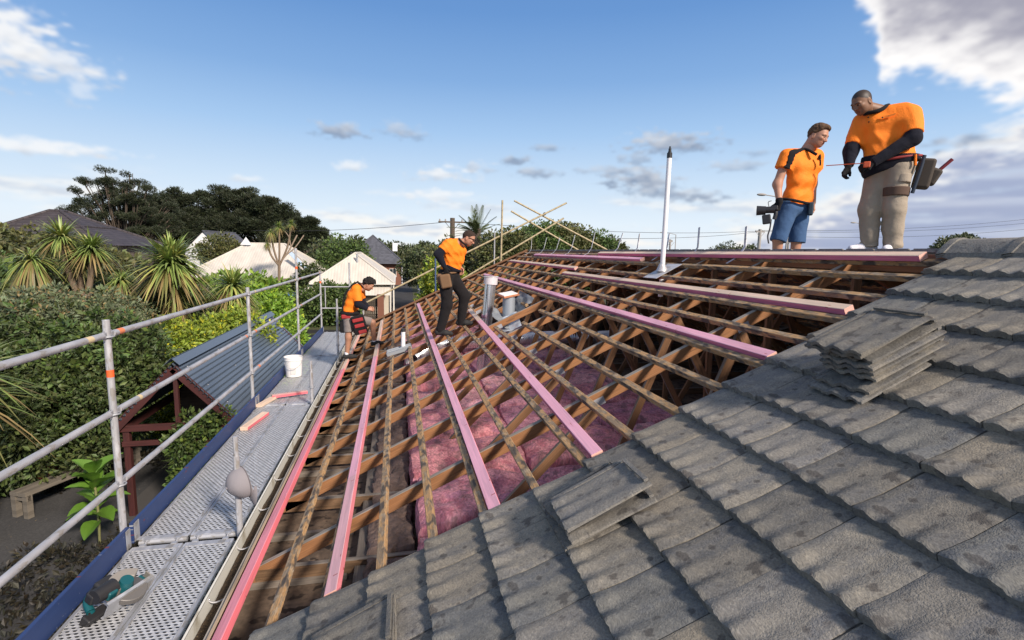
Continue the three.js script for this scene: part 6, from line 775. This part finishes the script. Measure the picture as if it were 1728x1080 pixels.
function cabbage(label, base, list, group) { const t = thing('cabbage_tree', label, 'tree', [base[0], GROUND, base[2]], group), loc = (p) => V(p[0] - base[0], p[1] - GROUND, p[2] - base[2]); const fork = V(0, base[1] - GROUND, 0), tr = [hose([V(0.1, 0, 0), V(-0.05, fork.y * 0.5, 0), fork], 0.11, 12, 8)]; list.forEach(([p, s, kind]) => { const e = loc(p); tr.push(hose([fork.clone().add(V(0, -0.15, 0)), fork.clone().lerp(e, 0.5).add(V(e.x * 0.18, -0.12, 0)), e], 0.075, 12, 8)); const h = mesh('leaf_head', heads[kind], strapMat, t); h.position.copy(e); h.scale.setScalar(s); h.rotation.y = p[0] * 7; }); mesh('trunk', merge(tr), std({ color: [0.30, 0.22, 0.15], map: texGrain, roughness: 1 }), t); return t; }
cabbage('forked cabbage tree with four spiky heads in front of the dark house', [-6.95, 0.75, -16], [[[-7.32, 2.45, -16], 0.92, 0], [[-6.6, 2.15, -15.9], 0.92, 1], [[-7.85, 1.85, -15.7], 0.95, 2], [[-5.95, 1.35, -15.9], 0.75, 2], [[-7.1, 1.9, -16.3], 0.8, 0]]);
{ const t = cabbage('single large headed cabbage tree with brown skirt, beside the forked one', [-4.6, 0.6, -15.5], [[[-4.63, 1.75, -15.5], 1.45, 1], [[-4.6, 1.95, -15.6], 1.2, 0]]); for (const [y, s] of [[1.25, 1.0], [0.75, 0.9], [0.3, 0.75]]) { const k = mesh('dead_leaf_skirt', skirtGeo, std({ color: [1, 1, 1], vertexColors: true, roughness: 1, side: THREE.DoubleSide }), t); k.position.set(0.05, y - GROUND, 0); k.scale.set(s * 0.7, s, s * 0.7); } }
cabbage('dark cabbage tree beside the bright green shrub', [-3.9, 0.3, -18.2], [[[-3.89, 1.05, -18.2], 1.15, 0], [[-3.7, 0.6, -18.1], 0.9, 2]]);
{ const t = cabbage('tall bare limbed cabbage tree in front of the long beige house', [-7.8, 1.0, -44], [[[-8.3, 3.5, -44], 0.75, 2], [[-7.7, 3.9, -44], 0.8, 0], [[-6.8, 4.15, -44], 0.65, 0], [[-8.6, 2.6, -44], 0.5, 2]]); mesh('bare_limb', merge([hose([[0, 3.6, 0], [0.7, 4.6, 0], [1.4, 5.9, 0]], 0.06, 10, 6), hose([[0.4, 4.2, 0], [1.2, 4.9, 0.1], [1.9, 5.9, 0]], 0.045, 10, 6), hose([[0.9, 5.0, 0], [0.8, 5.7, 0], [0.5, 6.2, 0]], 0.04, 8, 6)]), std({ color: [0.3, 0.23, 0.17], roughness: 1 }), t); }
{ const t = thing('flax_plant', 'flax plant with long green blades at the left frame edge', 'plant', [-5.35, GROUND, -9.6]); const st = mesh('stem', tube(V(0, 0, 0), V(0, 2.9, 0), 0.1, 8), std({ color: [0.22, 0.17, 0.11], roughness: 1 }), t); for (let i = 0; i < 2; i++) { const f = mesh('leaf_fan', rosette(21 + i, 110, 1.15, 0.055, { minUp: -0.5, droop: 0.28, pow: 0.9 }), strapMat, t); f.position.set(-0.05, 2.85 - i * 0.35, i * 0.1); } }
{ const t = thing('flax_plant', 'spiky low flax between cabbage trees and variegated shrub', 'plant', [-5.4, GROUND, -14.9]); for (let i = 0; i < 3; i++) { const f = mesh('leaf_fan', rosette(31 + i, 80, 1.3, 0.06, { minUp: 0.2, droop: 0.3 }), strapMat, t); f.position.set(i * 0.7 - 0.5, 1.7 + i * 0.1, 0); } mesh('stem', merge([tube(V(-0.5, 0, 0), V(-0.5, 1.7, 0), 0.08, 8), tube(V(0.2, 0, 0), V(0.2, 1.8, 0), 0.08, 8), tube(V(0.9, 0, 0), V(0.9, 1.9, 0), 0.08, 8)]), bark, t); }
{ // palm: feathered fronds
  const t = thing('palm_tree', 'palm tree with arching fronds behind the walking man', 'tree', [7.2, GROUND, -40]); mesh('trunk', hose([[0, 0, 0], [0, 3, 0], [0, 6.6, 0]], 0.3, 12, 10), bark, t);
  const pos = [], r = rng(3); for (let f = 0; f < 48; f++) { const th = r() * 6.283, el = mix(-0.45, 1.4, Math.pow(r(), 1.25)), L = 2.2 + r() * 0.5, d = V(Math.cos(th) * Math.cos(el), Math.sin(el), Math.sin(th) * Math.cos(el)), sd = V(-Math.sin(th), 0, Math.cos(th)); for (let i = 1; i < 26; i++) { const u = i / 26, q = d.clone().multiplyScalar(L * u).add(V(0, -0.75 * u * u * Math.cos(el), 0)); for (const s of [-1, 1]) { const ll = 0.30 * Math.sin(Math.PI * Math.min(1, u * 0.9 + 0.1)) + 0.06, tip = q.clone().addScaledVector(sd, s * ll).addScaledVector(d, ll * 0.7).add(V(0, -0.1, 0)), b = q.clone().addScaledVector(d, 0.06); pos.push(q.x, q.y, q.z, b.x, b.y, b.z, tip.x, tip.y, tip.z); } } }
  const g = new THREE.BufferGeometry(); g.setAttribute('position', new THREE.Float32BufferAttribute(pos, 3)); g.setAttribute('uv', new THREE.Float32BufferAttribute(new Float32Array(pos.length / 3 * 2), 2)); g.computeVertexNormals(); mesh('crown', g, std({ color: [0.075, 0.10, 0.035], side: THREE.DoubleSide, roughness: 0.7 }), t).position.y = 6.15; }
{ // large leaved plant
  const t = thing('large_leaf_plant', 'plant with big glossy green leaves beside the bench', 'plant', [-3.5, GROUND, -9.15]); mesh('stem', merge([hose([[0, 0, 0], [0.02, 0.6, 0], [0, 1.2, 0]], 0.02, 8, 6)]), std({ color: [0.2, 0.2, 0.08], roughness: 0.8 }), t);
  const leaf = (() => { const pos = [], idx = [], nu = 10, nv = 6; for (let i = 0; i <= nu; i++) for (let j = 0; j <= nv; j++) { const u = i / nu, v = j / nv - 0.5, w = 0.30 * Math.pow(Math.sin(Math.PI * Math.min(1, u * 0.96 + 0.03)), 0.75); pos.push(v * w, 0.10 * Math.abs(v) * w * 6 - 0.16 * u * u + 0.012 * Math.sin(u * 22) * Math.abs(v), u * 0.46); if (i < nu && j < nv) { const q = i * (nv + 1) + j; idx.push(q, q + nv + 1, q + 1, q + 1, q + nv + 1, q + nv + 2); } } const g = new THREE.BufferGeometry(); g.setAttribute('position', new THREE.Float32BufferAttribute(pos, 3)); g.setAttribute('uv', new THREE.Float32BufferAttribute(new Float32Array(pos.length / 3 * 2), 2)); g.setIndex(idx); g.computeVertexNormals(); return g; })();
  const lm = phys({ color: [0.12, 0.24, 0.03], roughness: 0.35, transmission: 0.25, thickness: 0, side: THREE.DoubleSide }); for (let i = 0; i < 17; i++) { const y = 0.45 + i * 0.05, m = mesh('leaf', leaf, lm, t); m.position.set(0, y, 0); m.rotation.order = 'YXZ'; m.rotation.set(-mix(0.05, 1.15, i / 16), i * 2.4, 0); m.scale.setScalar(0.8 + 0.3 * R()); } }

// ------------------------------------------------------------------ shelter, bench, planter
{
  const t = thing('garden_shelter', 'red timber garden shelter with blue corrugated roof beside the scaffold', 'shelter', [-2.56, GROUND, -13.5]); const red = std({ color: [0.085, 0.019, 0.016], map: texGrain, roughness: 0.7 }), Y = (y) => y - GROUND, z0 = 3.5, z1 = -3.5;
  const blue = std({ color: [0.13, 0.16, 0.20], roughness: 0.36, metalness: 0.25 });
  for (const s of [-1, 1]) { const pts = [], n = 15 * 8, A = [0, Y(0.26)], B = [s * 0.93, Y(-0.76)], L = Math.hypot(B[0], B[1] - A[1]), nx = s * (A[1] - B[1]) / L, ny = Math.abs(B[0]) / L; for (let i = 0; i <= n; i++) { const u = i / n, ph = (u * 15) % 1, h = ph < 0.7 ? 0 : -0.032 * smooth(0.7, 0.76, ph) * (1 - smooth(0.94, 1, ph)); pts.push([A[0] + (B[0] - A[0]) * u + nx * h, A[1] + (B[1] - A[1]) * u + ny * h]); }
    const pos = [], idx = []; for (const z of [z0 + 0.12, z1 - 0.12]) for (const p of pts) pos.push(p[0], p[1], z); for (let i = 0; i < n; i++) idx.push(i, i + 1, i + n + 1, i + 1, i + n + 2, i + n + 1); let g = new THREE.BufferGeometry(); g.setAttribute('position', new THREE.Float32BufferAttribute(pos, 3)); g.setAttribute('uv', new THREE.Float32BufferAttribute(new Float32Array(pos.length / 3 * 2), 2)); g.setIndex(idx); g = toCreasedNormals(g, 0.4); const under = g.clone().translate(0, -0.012, 0); const rf = mesh('roof_sheet', merge([g, under]), blue, t);
    for (let k = 0; k < 5; k++) for (const u of [0.13, 0.47, 0.8]) mesh('roof_screw', new THREE.CylinderGeometry(0.012, 0.014, 0.014, 8).translate(A[0] + (B[0] - A[0]) * u + nx * 0.012, A[1] + (B[1] - A[1]) * u + ny * 0.012, z0 - 0.2 - k * 1.65), M.zinc, rf);
    for (const z of [z0, z1]) mesh('barge_board', bolt(V(0, Y(0.16), z + 0.08), V(s * 0.98, Y(-0.9), z + 0.08), 0.03, 0.15, 0.004, null, V(-s, 1, 0)), red, t);
    mesh('eave_beam', bar(z0 - z1, 0.08, 0.14, 0.004).translate(s * 0.84, Y(-0.88), 0), red, t);
    for (const z of [z0 - 0.05, 0, z1 + 0.05]) mesh('post', bolt(V(s * 0.84, 0, z), V(s * 0.84, Y(-0.9), z), 0.1, 0.1, 0.006, null, V(0, 0, 1)), red, t);
    mesh('side_rail', bar(z0 - z1, 0.045, 0.09, 0.004).translate(s * 0.84, Y(-1.75), 0), red, t);
  }
  mesh('ridge_flashing', merge([bolt(V(-0.07, Y(0.235), z0 + 0.13), V(-0.07, Y(0.235), z1 - 0.13), 0.16, 0.006, 0.001, null, V(-0.7, 0.7, 0)), bolt(V(0.07, Y(0.235), z0 + 0.13), V(0.07, Y(0.235), z1 - 0.13), 0.16, 0.006, 0.001, null, V(0.7, 0.7, 0))]).translate(0, 0.05, 0), blue, t);
  for (const z of [z0, 0, z1]) { mesh('cross_beam', bar(1.9, 0.045, 0.12, 0.004).rotateY(Math.PI / 2).translate(0, Y(-0.9), z), red, t); mesh('lower_beam', bar(1.8, 0.045, 0.09, 0.004).rotateY(Math.PI / 2).translate(0, Y(-1.18), z), red, t); mesh('king_post', bolt(V(0, Y(-0.9), z), V(0, Y(0.12), z), 0.07, 0.07, 0.004, null, V(0, 0, 1)), red, t); }
  mesh('back_wall', box(1.6, 1.8, 0.06, 0, 0.9, 1.2), std({ color: [0.13, 0.085, 0.06], roughness: 0.9, map: texGrain }), t);
  mesh('gable_lining', faces([[[-0.85, 1.7, 1.2], [0.85, 1.7, 1.2], [0, 2.75, 1.2]]]), std({ color: [0.13, 0.085, 0.06], roughness: 0.9 }), t);
  mesh('floor_slab', box(2.2, 0.08, 7.2, 0, 0.04, 0), std({ color: [0.07, 0.065, 0.06], roughness: 0.95 }), t);
}
{
  const a = V(-5.36, GROUND, -10.42), d = V(0.72, 0, -1.6), t = thing('bench', 'weathered timber slab bench on the dark patio', 'bench', a.toArray()), w = std({ color: [0.22, 0.19, 0.15], map: texGrain, roughness: 0.95 }); t.rotation.y = Math.atan2(d.x, d.z) ; const L = 2.3;
  mesh('seat_plank', bar(L, 0.17, 0.07, 0.006).translate(0.09, 0.45, L / 2), w, t); mesh('seat_plank', bar(L, 0.17, 0.07, 0.006).translate(-0.09, 0.45, L / 2), w, t);
  for (const z of [0.06, L - 0.1]) for (const x of [-0.13, 0.13]) mesh('leg', box(0.1, 0.42, 0.1, x, 0.21, z), w, t);
  mesh('apron', box(0.36, 0.1, 0.05, 0, 0.37, 0.06), w, t);
}
{
  const t = thing('brick_planter', 'small red brick planter behind the bench', 'planter', [-5.95, GROUND, -12.15]); const bm = [[0.30, 0.085, 0.05], [0.26, 0.075, 0.045], [0.34, 0.11, 0.065]].map((c) => std({ color: c, roughness: 0.95 })); const bg = new RoundedBoxGeometry(0.225, 0.07, 0.105, 1, 0.006);
  for (let r0 = 0; r0 < 6; r0++) for (let c = 0; c < 3; c++) { const b = mesh('brick', bg, bm[(r0 + c * 2) % 3], t); b.position.set(-0.235 + c * 0.235 + (r0 % 2) * 0.06 - 0.03, 0.04 + r0 * 0.08, 0.18); const b2 = mesh('brick', bg, bm[(r0 * 2 + c) % 3], t); b2.rotation.y = Math.PI / 2; b2.position.set(0.33, 0.04 + r0 * 0.08, 0.07 - c * 0.235); }
  mesh('mortar_core', box(0.62, 0.46, 0.6, -0.02, 0.23, -0.12), std({ color: [0.3, 0.28, 0.25], roughness: 1 }), t); mesh('mossy_soil', box(0.66, 0.05, 0.66, -0.01, 0.49, -0.11), std({ color: [0.06, 0.065, 0.025], roughness: 1, map: texGround }), t);
}
// ------------------------------------------------------------------ neighbouring houses
const corr = texture(256, 64, (u, v) => { const k = 0.975 + 0.025 * Math.cos(u * 2 * Math.PI * 8); const n = fbm(u * 4, v * 4, 3, 4, 4, 4); return grey1(k * (0.88 + 0.14 * n)); }); corr.repeat.set(0.6, 0.3);
const corrB = texture(256, 8, (u) => grey1(0.5 + 0.5 * Math.cos(u * 2 * Math.PI * 8)), false); corrB.repeat.set(0.6, 0.3);
const slate = texture(128, 256, (u, v) => { const k = (v * 16) % 1; return grey1((k < 0.12 ? 0.55 : 0.9) * (0.85 + 0.2 * noise(u * 12, Math.floor(v * 16), 2, 12, 16))); }); slate.repeat.set(0.3, 0.22);
function win(t, x, y, z, w, h, frame) { const f = mesh('window', merge([box(w + 0.1, 0.06, 0.06, x, y + h / 2, z), box(w + 0.1, 0.06, 0.08, x, y - h / 2, z), box(0.06, h, 0.06, x - w / 2, y, z), box(0.06, h, 0.06, x + w / 2, y, z), box(0.04, h, 0.05, x, y, z)]), frame, t); mesh('pane', box(w, h, 0.02, x, y, z - 0.01), std({ color: [0.03, 0.04, 0.05], roughness: 0.1, metalness: 0.0 }), f); return f; }
// hipped roof over x0..x1, z1(near)..z0(far); ridge along x or z
function hip(x0, x1, zn, zf, ye, yr, inset, along) { const cx = (x0 + x1) / 2, cz = (zn + zf) / 2; let a, b; if (along === 'x') { a = [x0 + inset, yr, cz]; b = [x1 - inset, yr, cz]; return [[[x0, ye, zn], [x1, ye, zn], b, a], [[x1, ye, zf], [x0, ye, zf], a, b], [[x0, ye, zf], [x0, ye, zn], a], [[x1, ye, zn], [x1, ye, zf], b]]; } a = [cx, yr, zn - inset]; b = [cx, yr, zf + inset]; return [[[x0, ye, zn], [x1, ye, zn], a], [[x1, ye, zf], [x0, ye, zf], b], [[x1, ye, zn], [x1, ye, zf], b, a], [[x0, ye, zf], [x0, ye, zn], a, b]]; }
function building(name, label, ctr, wallGeo, wallMat, roofFaces, roofMat) { const t = thing(name, label, 'house', [ctr[0], GROUND, ctr[1]]); const o = [-ctr[0], -GROUND, -ctr[1]]; mesh('wall', wallGeo.translate(...o), wallMat, t); const rf = mesh('roof', faces(roofFaces).translate(...o), roofMat, t); const seen = new Set(), caps = []; for (const f of roofFaces) for (let i = 0; i < f.length; i++) { const a = f[i], b = f[(i + 1) % f.length], k = [a.join(), b.join()].sort().join('|'); if (seen.has(k) && V(...a).distanceTo(V(...b)) > 0.05) caps.push(tube(V(...a), V(...b), 0.09, 6)); seen.add(k); } if (caps.length) mesh('ridge_capping', merge(caps).translate(...o), roofMat, rf); t.userData.o = undefined; delete t.userData.o; return { t, o }; }
const cream = std({ color: [0.70, 0.645, 0.56], map: corr, bumpMap: corrB, bumpScale: 0.004, roughness: 0.5 }), creamWall = std({ color: [0.55, 0.49, 0.39], roughness: 0.8 }), darkRoof = std({ color: [0.075, 0.062, 0.068], map: slate, roughness: 0.7 }), slateRoof = std({ color: [0.12, 0.125, 0.15], map: slate, roughness: 0.6 }), brickW = std({ color: [0.2, 0.085, 0.055], roughness: 0.95 }), whiteW = std({ color: [0.72, 0.72, 0.74], roughness: 0.7 }), trimW = std({ color: [0.7, 0.68, 0.62], roughness: 0.5 });
{ const { t, o } = building('cream_house', 'cream house with hipped corrugated roof beside the driveway', [-1.9, -44], box(5.2, 2.4, 11, -1.9, GROUND + 1.2, -45), creamWall, hip(-4.8, 1.0, -39, -51, -0.12, 1.98, 2.9, 'z'), cream);
  mesh('gutter', merge([box(5.9, 0.12, 0.12, -1.9, -0.17, -38.95), box(0.12, 0.12, 12, 1.03, -0.17, -45)]).translate(...o), trimW, t); mesh('downpipe', merge([box(0.09, 2.3, 0.09, 0.72, -1.3, -39.4), box(0.09, 2.3, 0.09, 0.95, -1.3, -41)]).translate(...o), trimW, t);
  mesh('porch_roof', faces([[[-1.9, -0.35, -39.3], [0.75, -0.35, -39.3], [0.75, -0.95, -38.2], [-1.9, -0.95, -38.2]], [[-5.0, -0.35, -39.3], [-4.0, -0.35, -39.3], [-4.2, -1.0, -38.0], [-5.6, -1.0, -38.0]]]).translate(...o), cream, t);
  win(t, -3.3 + o[0], -1.0 + o[1], -39.48 + o[2], 1.1, 1.0, trimW); mesh('vent_flue', tube(V(-1.7, 1.0, -41), V(-1.7, 1.95, -41), 0.08, 10).translate(...o), M.zinc, t); }
{ const { t, o } = building('long_beige_house', 'long house with beige hipped roof below the macrocarpa grove', [-10.5, -52], box(10, 2.6, 9, -10.5, GROUND + 1.3, -52), brickW, hip(-16, -4.9, -46.5, -57.5, -0.25, 2.65, 4.0, 'x'), cream);
  for (const x of [-13, -9.6, -7.4]) win(t, x + o[0], -1.1 + o[1], -47.48 + o[2], 1.3, 1.0, trimW); mesh('gutter', box(11.2, 0.14, 0.12, -10.5, -0.3, -46.45).translate(...o), std({ color: [0.16, 0.12, 0.1], roughness: 0.7 }), t); mesh('valley_flashing', bolt(V(-7.8, 1.75, -48.55), V(-6.2, 0.3, -47.0), 0.35, 0.03, 0.004, null, V(0, 1, 0.7)).translate(0, 0.14, 0.1).translate(...o), std({ color: [0.4, 0.5, 0.62], roughness: 0.4 }), t); mesh('gable_vent', faces([[[-12.5, 2.5, -51.3], [-11.7, 2.5, -51.3], [-12.0, 3.2, -51.3]], [[-11.7, 2.5, -51.3], [-11.7, 2.5, -52], [-12.0, 3.2, -51.3]]]).translate(...o), whiteW, t); mesh('chimney', box(0.25, 2.1, 0.25, -5.5, -0.3, -46.2).translate(...o), whiteW, t); }
{ // dark house with broken pitch roof
  const A = [], x0 = -20.6, x1 = -13.3, zn = -31, zf = -38.5, hipX = (x0 + x1) / 2 - 0.5, ring = (k, y) => [[mix(x0, hipX, k), y, mix(zn, -34.7, k)], [mix(x1, hipX, k), y, mix(zn, -34.7, k)], [mix(x1, hipX, k), y, mix(zf, -34.8, k)], [mix(x0, hipX, k), y, mix(zf, -34.8, k)]]; const r0 = ring(0, 2.25), r1 = ring(0.52, 3.25), r2 = ring(0.93, 4.12), fs = []; for (const [a, b] of [[r0, r1], [r1, r2]]) for (let i = 0; i < 4; i++) { const j = (i + 1) % 4; fs.push([a[i], a[j], b[j], b[i]]); } fs.push(r2);
  const { t, o } = building('dark_house', 'dark roofed two storey house behind the forked cabbage tree', [-17, -35], box(6.7, 4.8, 6.8, -16.95, GROUND + 2.4, -34.75), std({ color: [0.13, 0.10, 0.085], roughness: 0.9 }), fs, darkRoof);
  win(t, -14.2 + o[0], 1.55 + o[1], -31.3 + o[2], 0.7, 0.7, std({ color: [0.12, 0.13, 0.15], roughness: 0.5 })); mesh('corner_board', box(0.14, 4.6, 0.14, -13.58, GROUND + 2.3, -31.32).translate(...o), whiteW, t); mesh('roof_band', bolt(V(...ring(0.5, 3.2)[0]), V(...ring(0.5, 3.2)[1]), 0.1, 0.12, 0.01, null).translate(...o), darkRoof, t); mesh('lower_roof', faces([[[-13.4, 1.0, -31.2], [-11.9, 0.35, -31.2], [-11.9, 0.35, -36], [-13.4, 1.0, -36]]]).translate(...o), darkRoof, t); mesh('lower_wall', box(1.3, 2.9, 4.4, -12.75, GROUND + 1.45, -33.7).translate(...o), std({ color: [0.13, 0.10, 0.085], roughness: 0.9 }), t); }
{ // white gable
  const gx = -23.1, t0 = [[-25.6, 1.6, -75], [-20.9, 1.6, -75], [gx - 0.1, 4.2, -75]]; const { t, o } = building('white_gable_house', 'white gabled house with dark slate roof at the foot of the grove', [-22, -78], merge([box(4.4, 4.2, 6, -23.25, GROUND + 2.1, -78.1), faces([t0.map((p) => [p[0], p[1], p[2] - 0.05])])]), whiteW, [[[-20.7, 1.5, -74.8], [-18.5, 1.9, -81], [-21.0, 4.25, -81], [gx - 0.1, 4.3, -74.8]], [[gx - 0.1, 4.3, -74.8], [-21.0, 4.25, -81], [-27, 1.5, -81], [-25.8, 1.5, -74.8]]], slateRoof); win(t, -23.2 + o[0], 0.6 + o[1], -75.02 + o[2], 1.2, 1.2, trimW); }
{ const { t, o } = building('slate_house', 'house with steep grey slate hipped roof at the end of the driveway', [-2.2, -79], box(8, 3.0, 8, -2.2, GROUND + 1.5, -79.3), brickW, hip(-6.7, 2.3, -74.6, -84, 0.35, 4.35, 4.4, 'z'), slateRoof); mesh('downpipe', box(0.1, 2.6, 0.1, 1.85, -1.1, -75.2).translate(...o), whiteW, t); win(t, 0.6 + o[0], -0.9 + o[1], -75.28 + o[2], 0.9, 1.1, trimW); mesh('chimney', box(0.7, 1.2, 0.6, 0.9, 2.7, -80).translate(...o), whiteW, t); }
{ // paling fence with brick pillars
  const t = thing('paling_fence', 'dark timber paling fence with brick pillars in front of the cream house', 'fence', [-4, GROUND, -37]), fm = std({ color: [0.10, 0.08, 0.06], map: texGrain, roughness: 0.95 }), pal = []; for (let x = -7.2; x < 4.2; x += 0.125) pal.push(box(0.11, 1.5 + 0.03 * hash(Math.round(x * 100), 1, 1), 0.02, x, 0.77, 0)); const pm = mesh('palings', merge(pal), fm, t); pm.userData.kind = 'stuff'; mesh('fence_rail', merge([box(11.4, 0.08, 0.05, -1.5, 0.4, -0.04), box(11.4, 0.08, 0.05, -1.5, 1.2, -0.04)]), fm, t); for (const x of [-5.1, -0.9 + 5.0]) mesh('brick_pillar', merge([box(0.42, 1.75, 0.42, x, 0.875, 0.05), box(0.5, 0.07, 0.5, x, 1.78, 0.05)]), brickW, t); }
{ // driveway fence
  const t = thing('driveway_fence', 'blue grey panel fence along the driveway', 'fence', [2.4, GROUND, -24]), fm = std({ color: [0.17, 0.20, 0.26], roughness: 0.7 }); for (let i = 0; i < 14; i++) { const p = mesh('fence_panel', new RoundedBoxGeometry(0.06, 1.75, 1.7, 1, 0.02), fm, t); p.position.set(i * 0.045 + (i % 2) * 0.03, 0.88 + 0.03 * (i % 3), -i * 1.75); p.rotation.y = 0.03; mesh('fence_post', box(0.09, 1.85, 0.09, i * 0.045, 0.92, -i * 1.75 + 0.87), fm, t); } }
{ // car behind the fence
  const t = thing('parked_car', 'blue parked car behind the paling fence', 'car', [-6.5, GROUND, -41.5]); const sh = new THREE.Shape([[-2.1, 0.35], [-2.1, 0.8], [-1.75, 0.95], [-1.15, 1.02], [-0.55, 1.45], [0.75, 1.48], [1.45, 1.05], [2.0, 0.92], [2.12, 0.6], [2.1, 0.35]].map(([x, y]) => new THREE.Vector2(x, y))); const bl = phys({ color: [0.05, 0.12, 0.28], roughness: 0.3, clearcoat: 0.6 });
  mesh('body', new THREE.ExtrudeGeometry(sh, { depth: 1.5, bevelEnabled: true, bevelSize: 0.08, bevelThickness: 0.1, bevelSegments: 3 }).translate(0, 0, -0.75), bl, t); const gsh = new THREE.Shape([[-1.0, 1.04], [-0.5, 1.4], [0.7, 1.42], [1.3, 1.05]].map(([x, y]) => new THREE.Vector2(x, y))); mesh('window', new THREE.ExtrudeGeometry(gsh, { depth: 1.74, bevelEnabled: false }).translate(0, 0, -0.87), std({ color: [0.02, 0.025, 0.03], roughness: 0.1 }), t);
  for (const x of [-1.3, 1.3]) for (const z of [-0.78, 0.78]) { const w = mesh('wheel', new THREE.CylinderGeometry(0.32, 0.32, 0.2, 20).rotateX(Math.PI / 2).translate(x, 0.32, z), P.sole, t); mesh('rim', new THREE.CylinderGeometry(0.2, 0.2, 0.21, 12).rotateX(Math.PI / 2).translate(x, 0.32, z), M.zinc, w); } }
// ------------------------------------------------------------------ poles, lamps, wires
const poleM = std({ color: [0.15, 0.115, 0.085], map: texGrain, roughness: 1 }), poleG = std({ color: [0.33, 0.31, 0.29], roughness: 0.9 }), wireM = std({ color: [0.03, 0.03, 0.035], roughness: 0.8 });
function powerPole(label, x, z, top, mat, armL, armR, r = 0.14) { const t = thing('power_pole', label, 'power pole', [x, GROUND, z]); const H = top - GROUND; mesh('pole', tube(V(0, 0, 0), V(0, H, 0), r * 1.15, 12, r), mat, t); mesh('crossarm', box(armL + armR, 0.12, 0.12, (armR - armL) / 2, H - 0.35, 0.1), mat, t); for (const k of [-armL * 0.9, -armL * 0.5, armR * 0.5, armR * 0.9]) mesh('insulator', new THREE.CylinderGeometry(0.05, 0.07, 0.18, 8).translate(k, H - 0.2, 0.1), poleG, t); mesh('brace', merge([bolt(V(-0.6, H - 0.4, 0.1), V(0, H - 1.1, 0.12), 0.04, 0.04, 0.005, null, V(0, 0, 1)), bolt(V(0.6, H - 0.4, 0.1), V(0, H - 1.1, 0.12), 0.04, 0.04, 0.005, null, V(0, 0, 1))]), mat, t); return t; }
powerPole('brown timber power pole beside the palm', 5.85, -45, 5.05, poleM, 1.2, 1.6, 0.2);
powerPole('grey power pole on the skyline beside the man in shorts', 47.1, -60, 5.75, poleG, 0.75, 0.6, 0.2);
powerPole('distant power pole hidden partly by the man in shorts', 51.5, -60, 5.1, poleG, 1.0, 1.3, 0.12);
powerPole('thin distant power pole near the vent mast', 40.0, -70, 4.5, poleG, 0.3, 0.3, 0.14);
function lamp(label, x, z, top, arm, rise) { const t = thing('street_lamp', label, 'street lamp', [x, GROUND, z]); const H = top - GROUND; mesh('column', tube(V(0, 0, 0), V(0, H, 0), 0.09, 10, 0.06), poleG, t); mesh('arm', hose([[0, H, 0], [-arm * 0.5, H + rise * 0.7, 0], [-arm, H + rise, 0]], 0.04, 10, 6), poleG, t); mesh('lantern', new THREE.SphereGeometry(0.2, 14, 8).scale(2.0, 0.5, 0.9).translate(-arm - 0.3, H + rise, 0), poleG, t); return t; }
lamp('street lamp whose lantern shows beside the man in shorts', 30.4, -35, 6.4, 2.2, 0.45); lamp('street lamp on the skyline between the two men', 64.8, -60, 6.2, 3.2, 0.8);
lamp('small distant street lamp near vent mast and far straps', 46.5, -80, 5.6, 2.2, 0.3);
const wires = [['overhead wire passing the dark house', [-40, 3.9, -40], [-19, 3.45, -39.5]], ['second overhead wire passing the dark house', [-40, 3.65, -40], [-19, 3.3, -39.5]], ['overhead wire rising behind the vent mast', [5.85, 4.75, -45], [47, 5.5, -60]], ['lower overhead wire behind the vent mast', [20, 3.8, -50], [47.3, 5.45, -60.2]], ['upper overhead wire at the frame edge behind the heavyset man', [47, 5.6, -60], [95, 8.6, -62]], ['middle overhead wire at the frame edge behind the heavyset man', [47.3, 5.5, -60.2], [95, 8.0, -62]], ['lowest overhead wire at the frame edge behind the heavyset man', [51.5, 4.9, -60], [95, 7.1, -62]], ['overhead wire above the slate roof', [-14, 4.1, -62], [5.8, 4.75, -45.1]]];
for (const [label, a, b] of wires) { const A = V(...a), B = V(...b), m = A.clone().lerp(B, 0.5).add(V(0, -0.012 * A.distanceTo(B), 0)); solo('overhead_wire', label, 'wire', hose([A, A.clone().lerp(m, 0.5).add(V(0, -0.003 * A.distanceTo(B), 0)), m, m.clone().lerp(B, 0.5).add(V(0, -0.003 * A.distanceTo(B), 0)), B], 0.022, 24, 5), wireM, 'overhead wires'); }
renderer.render(scene, camera);
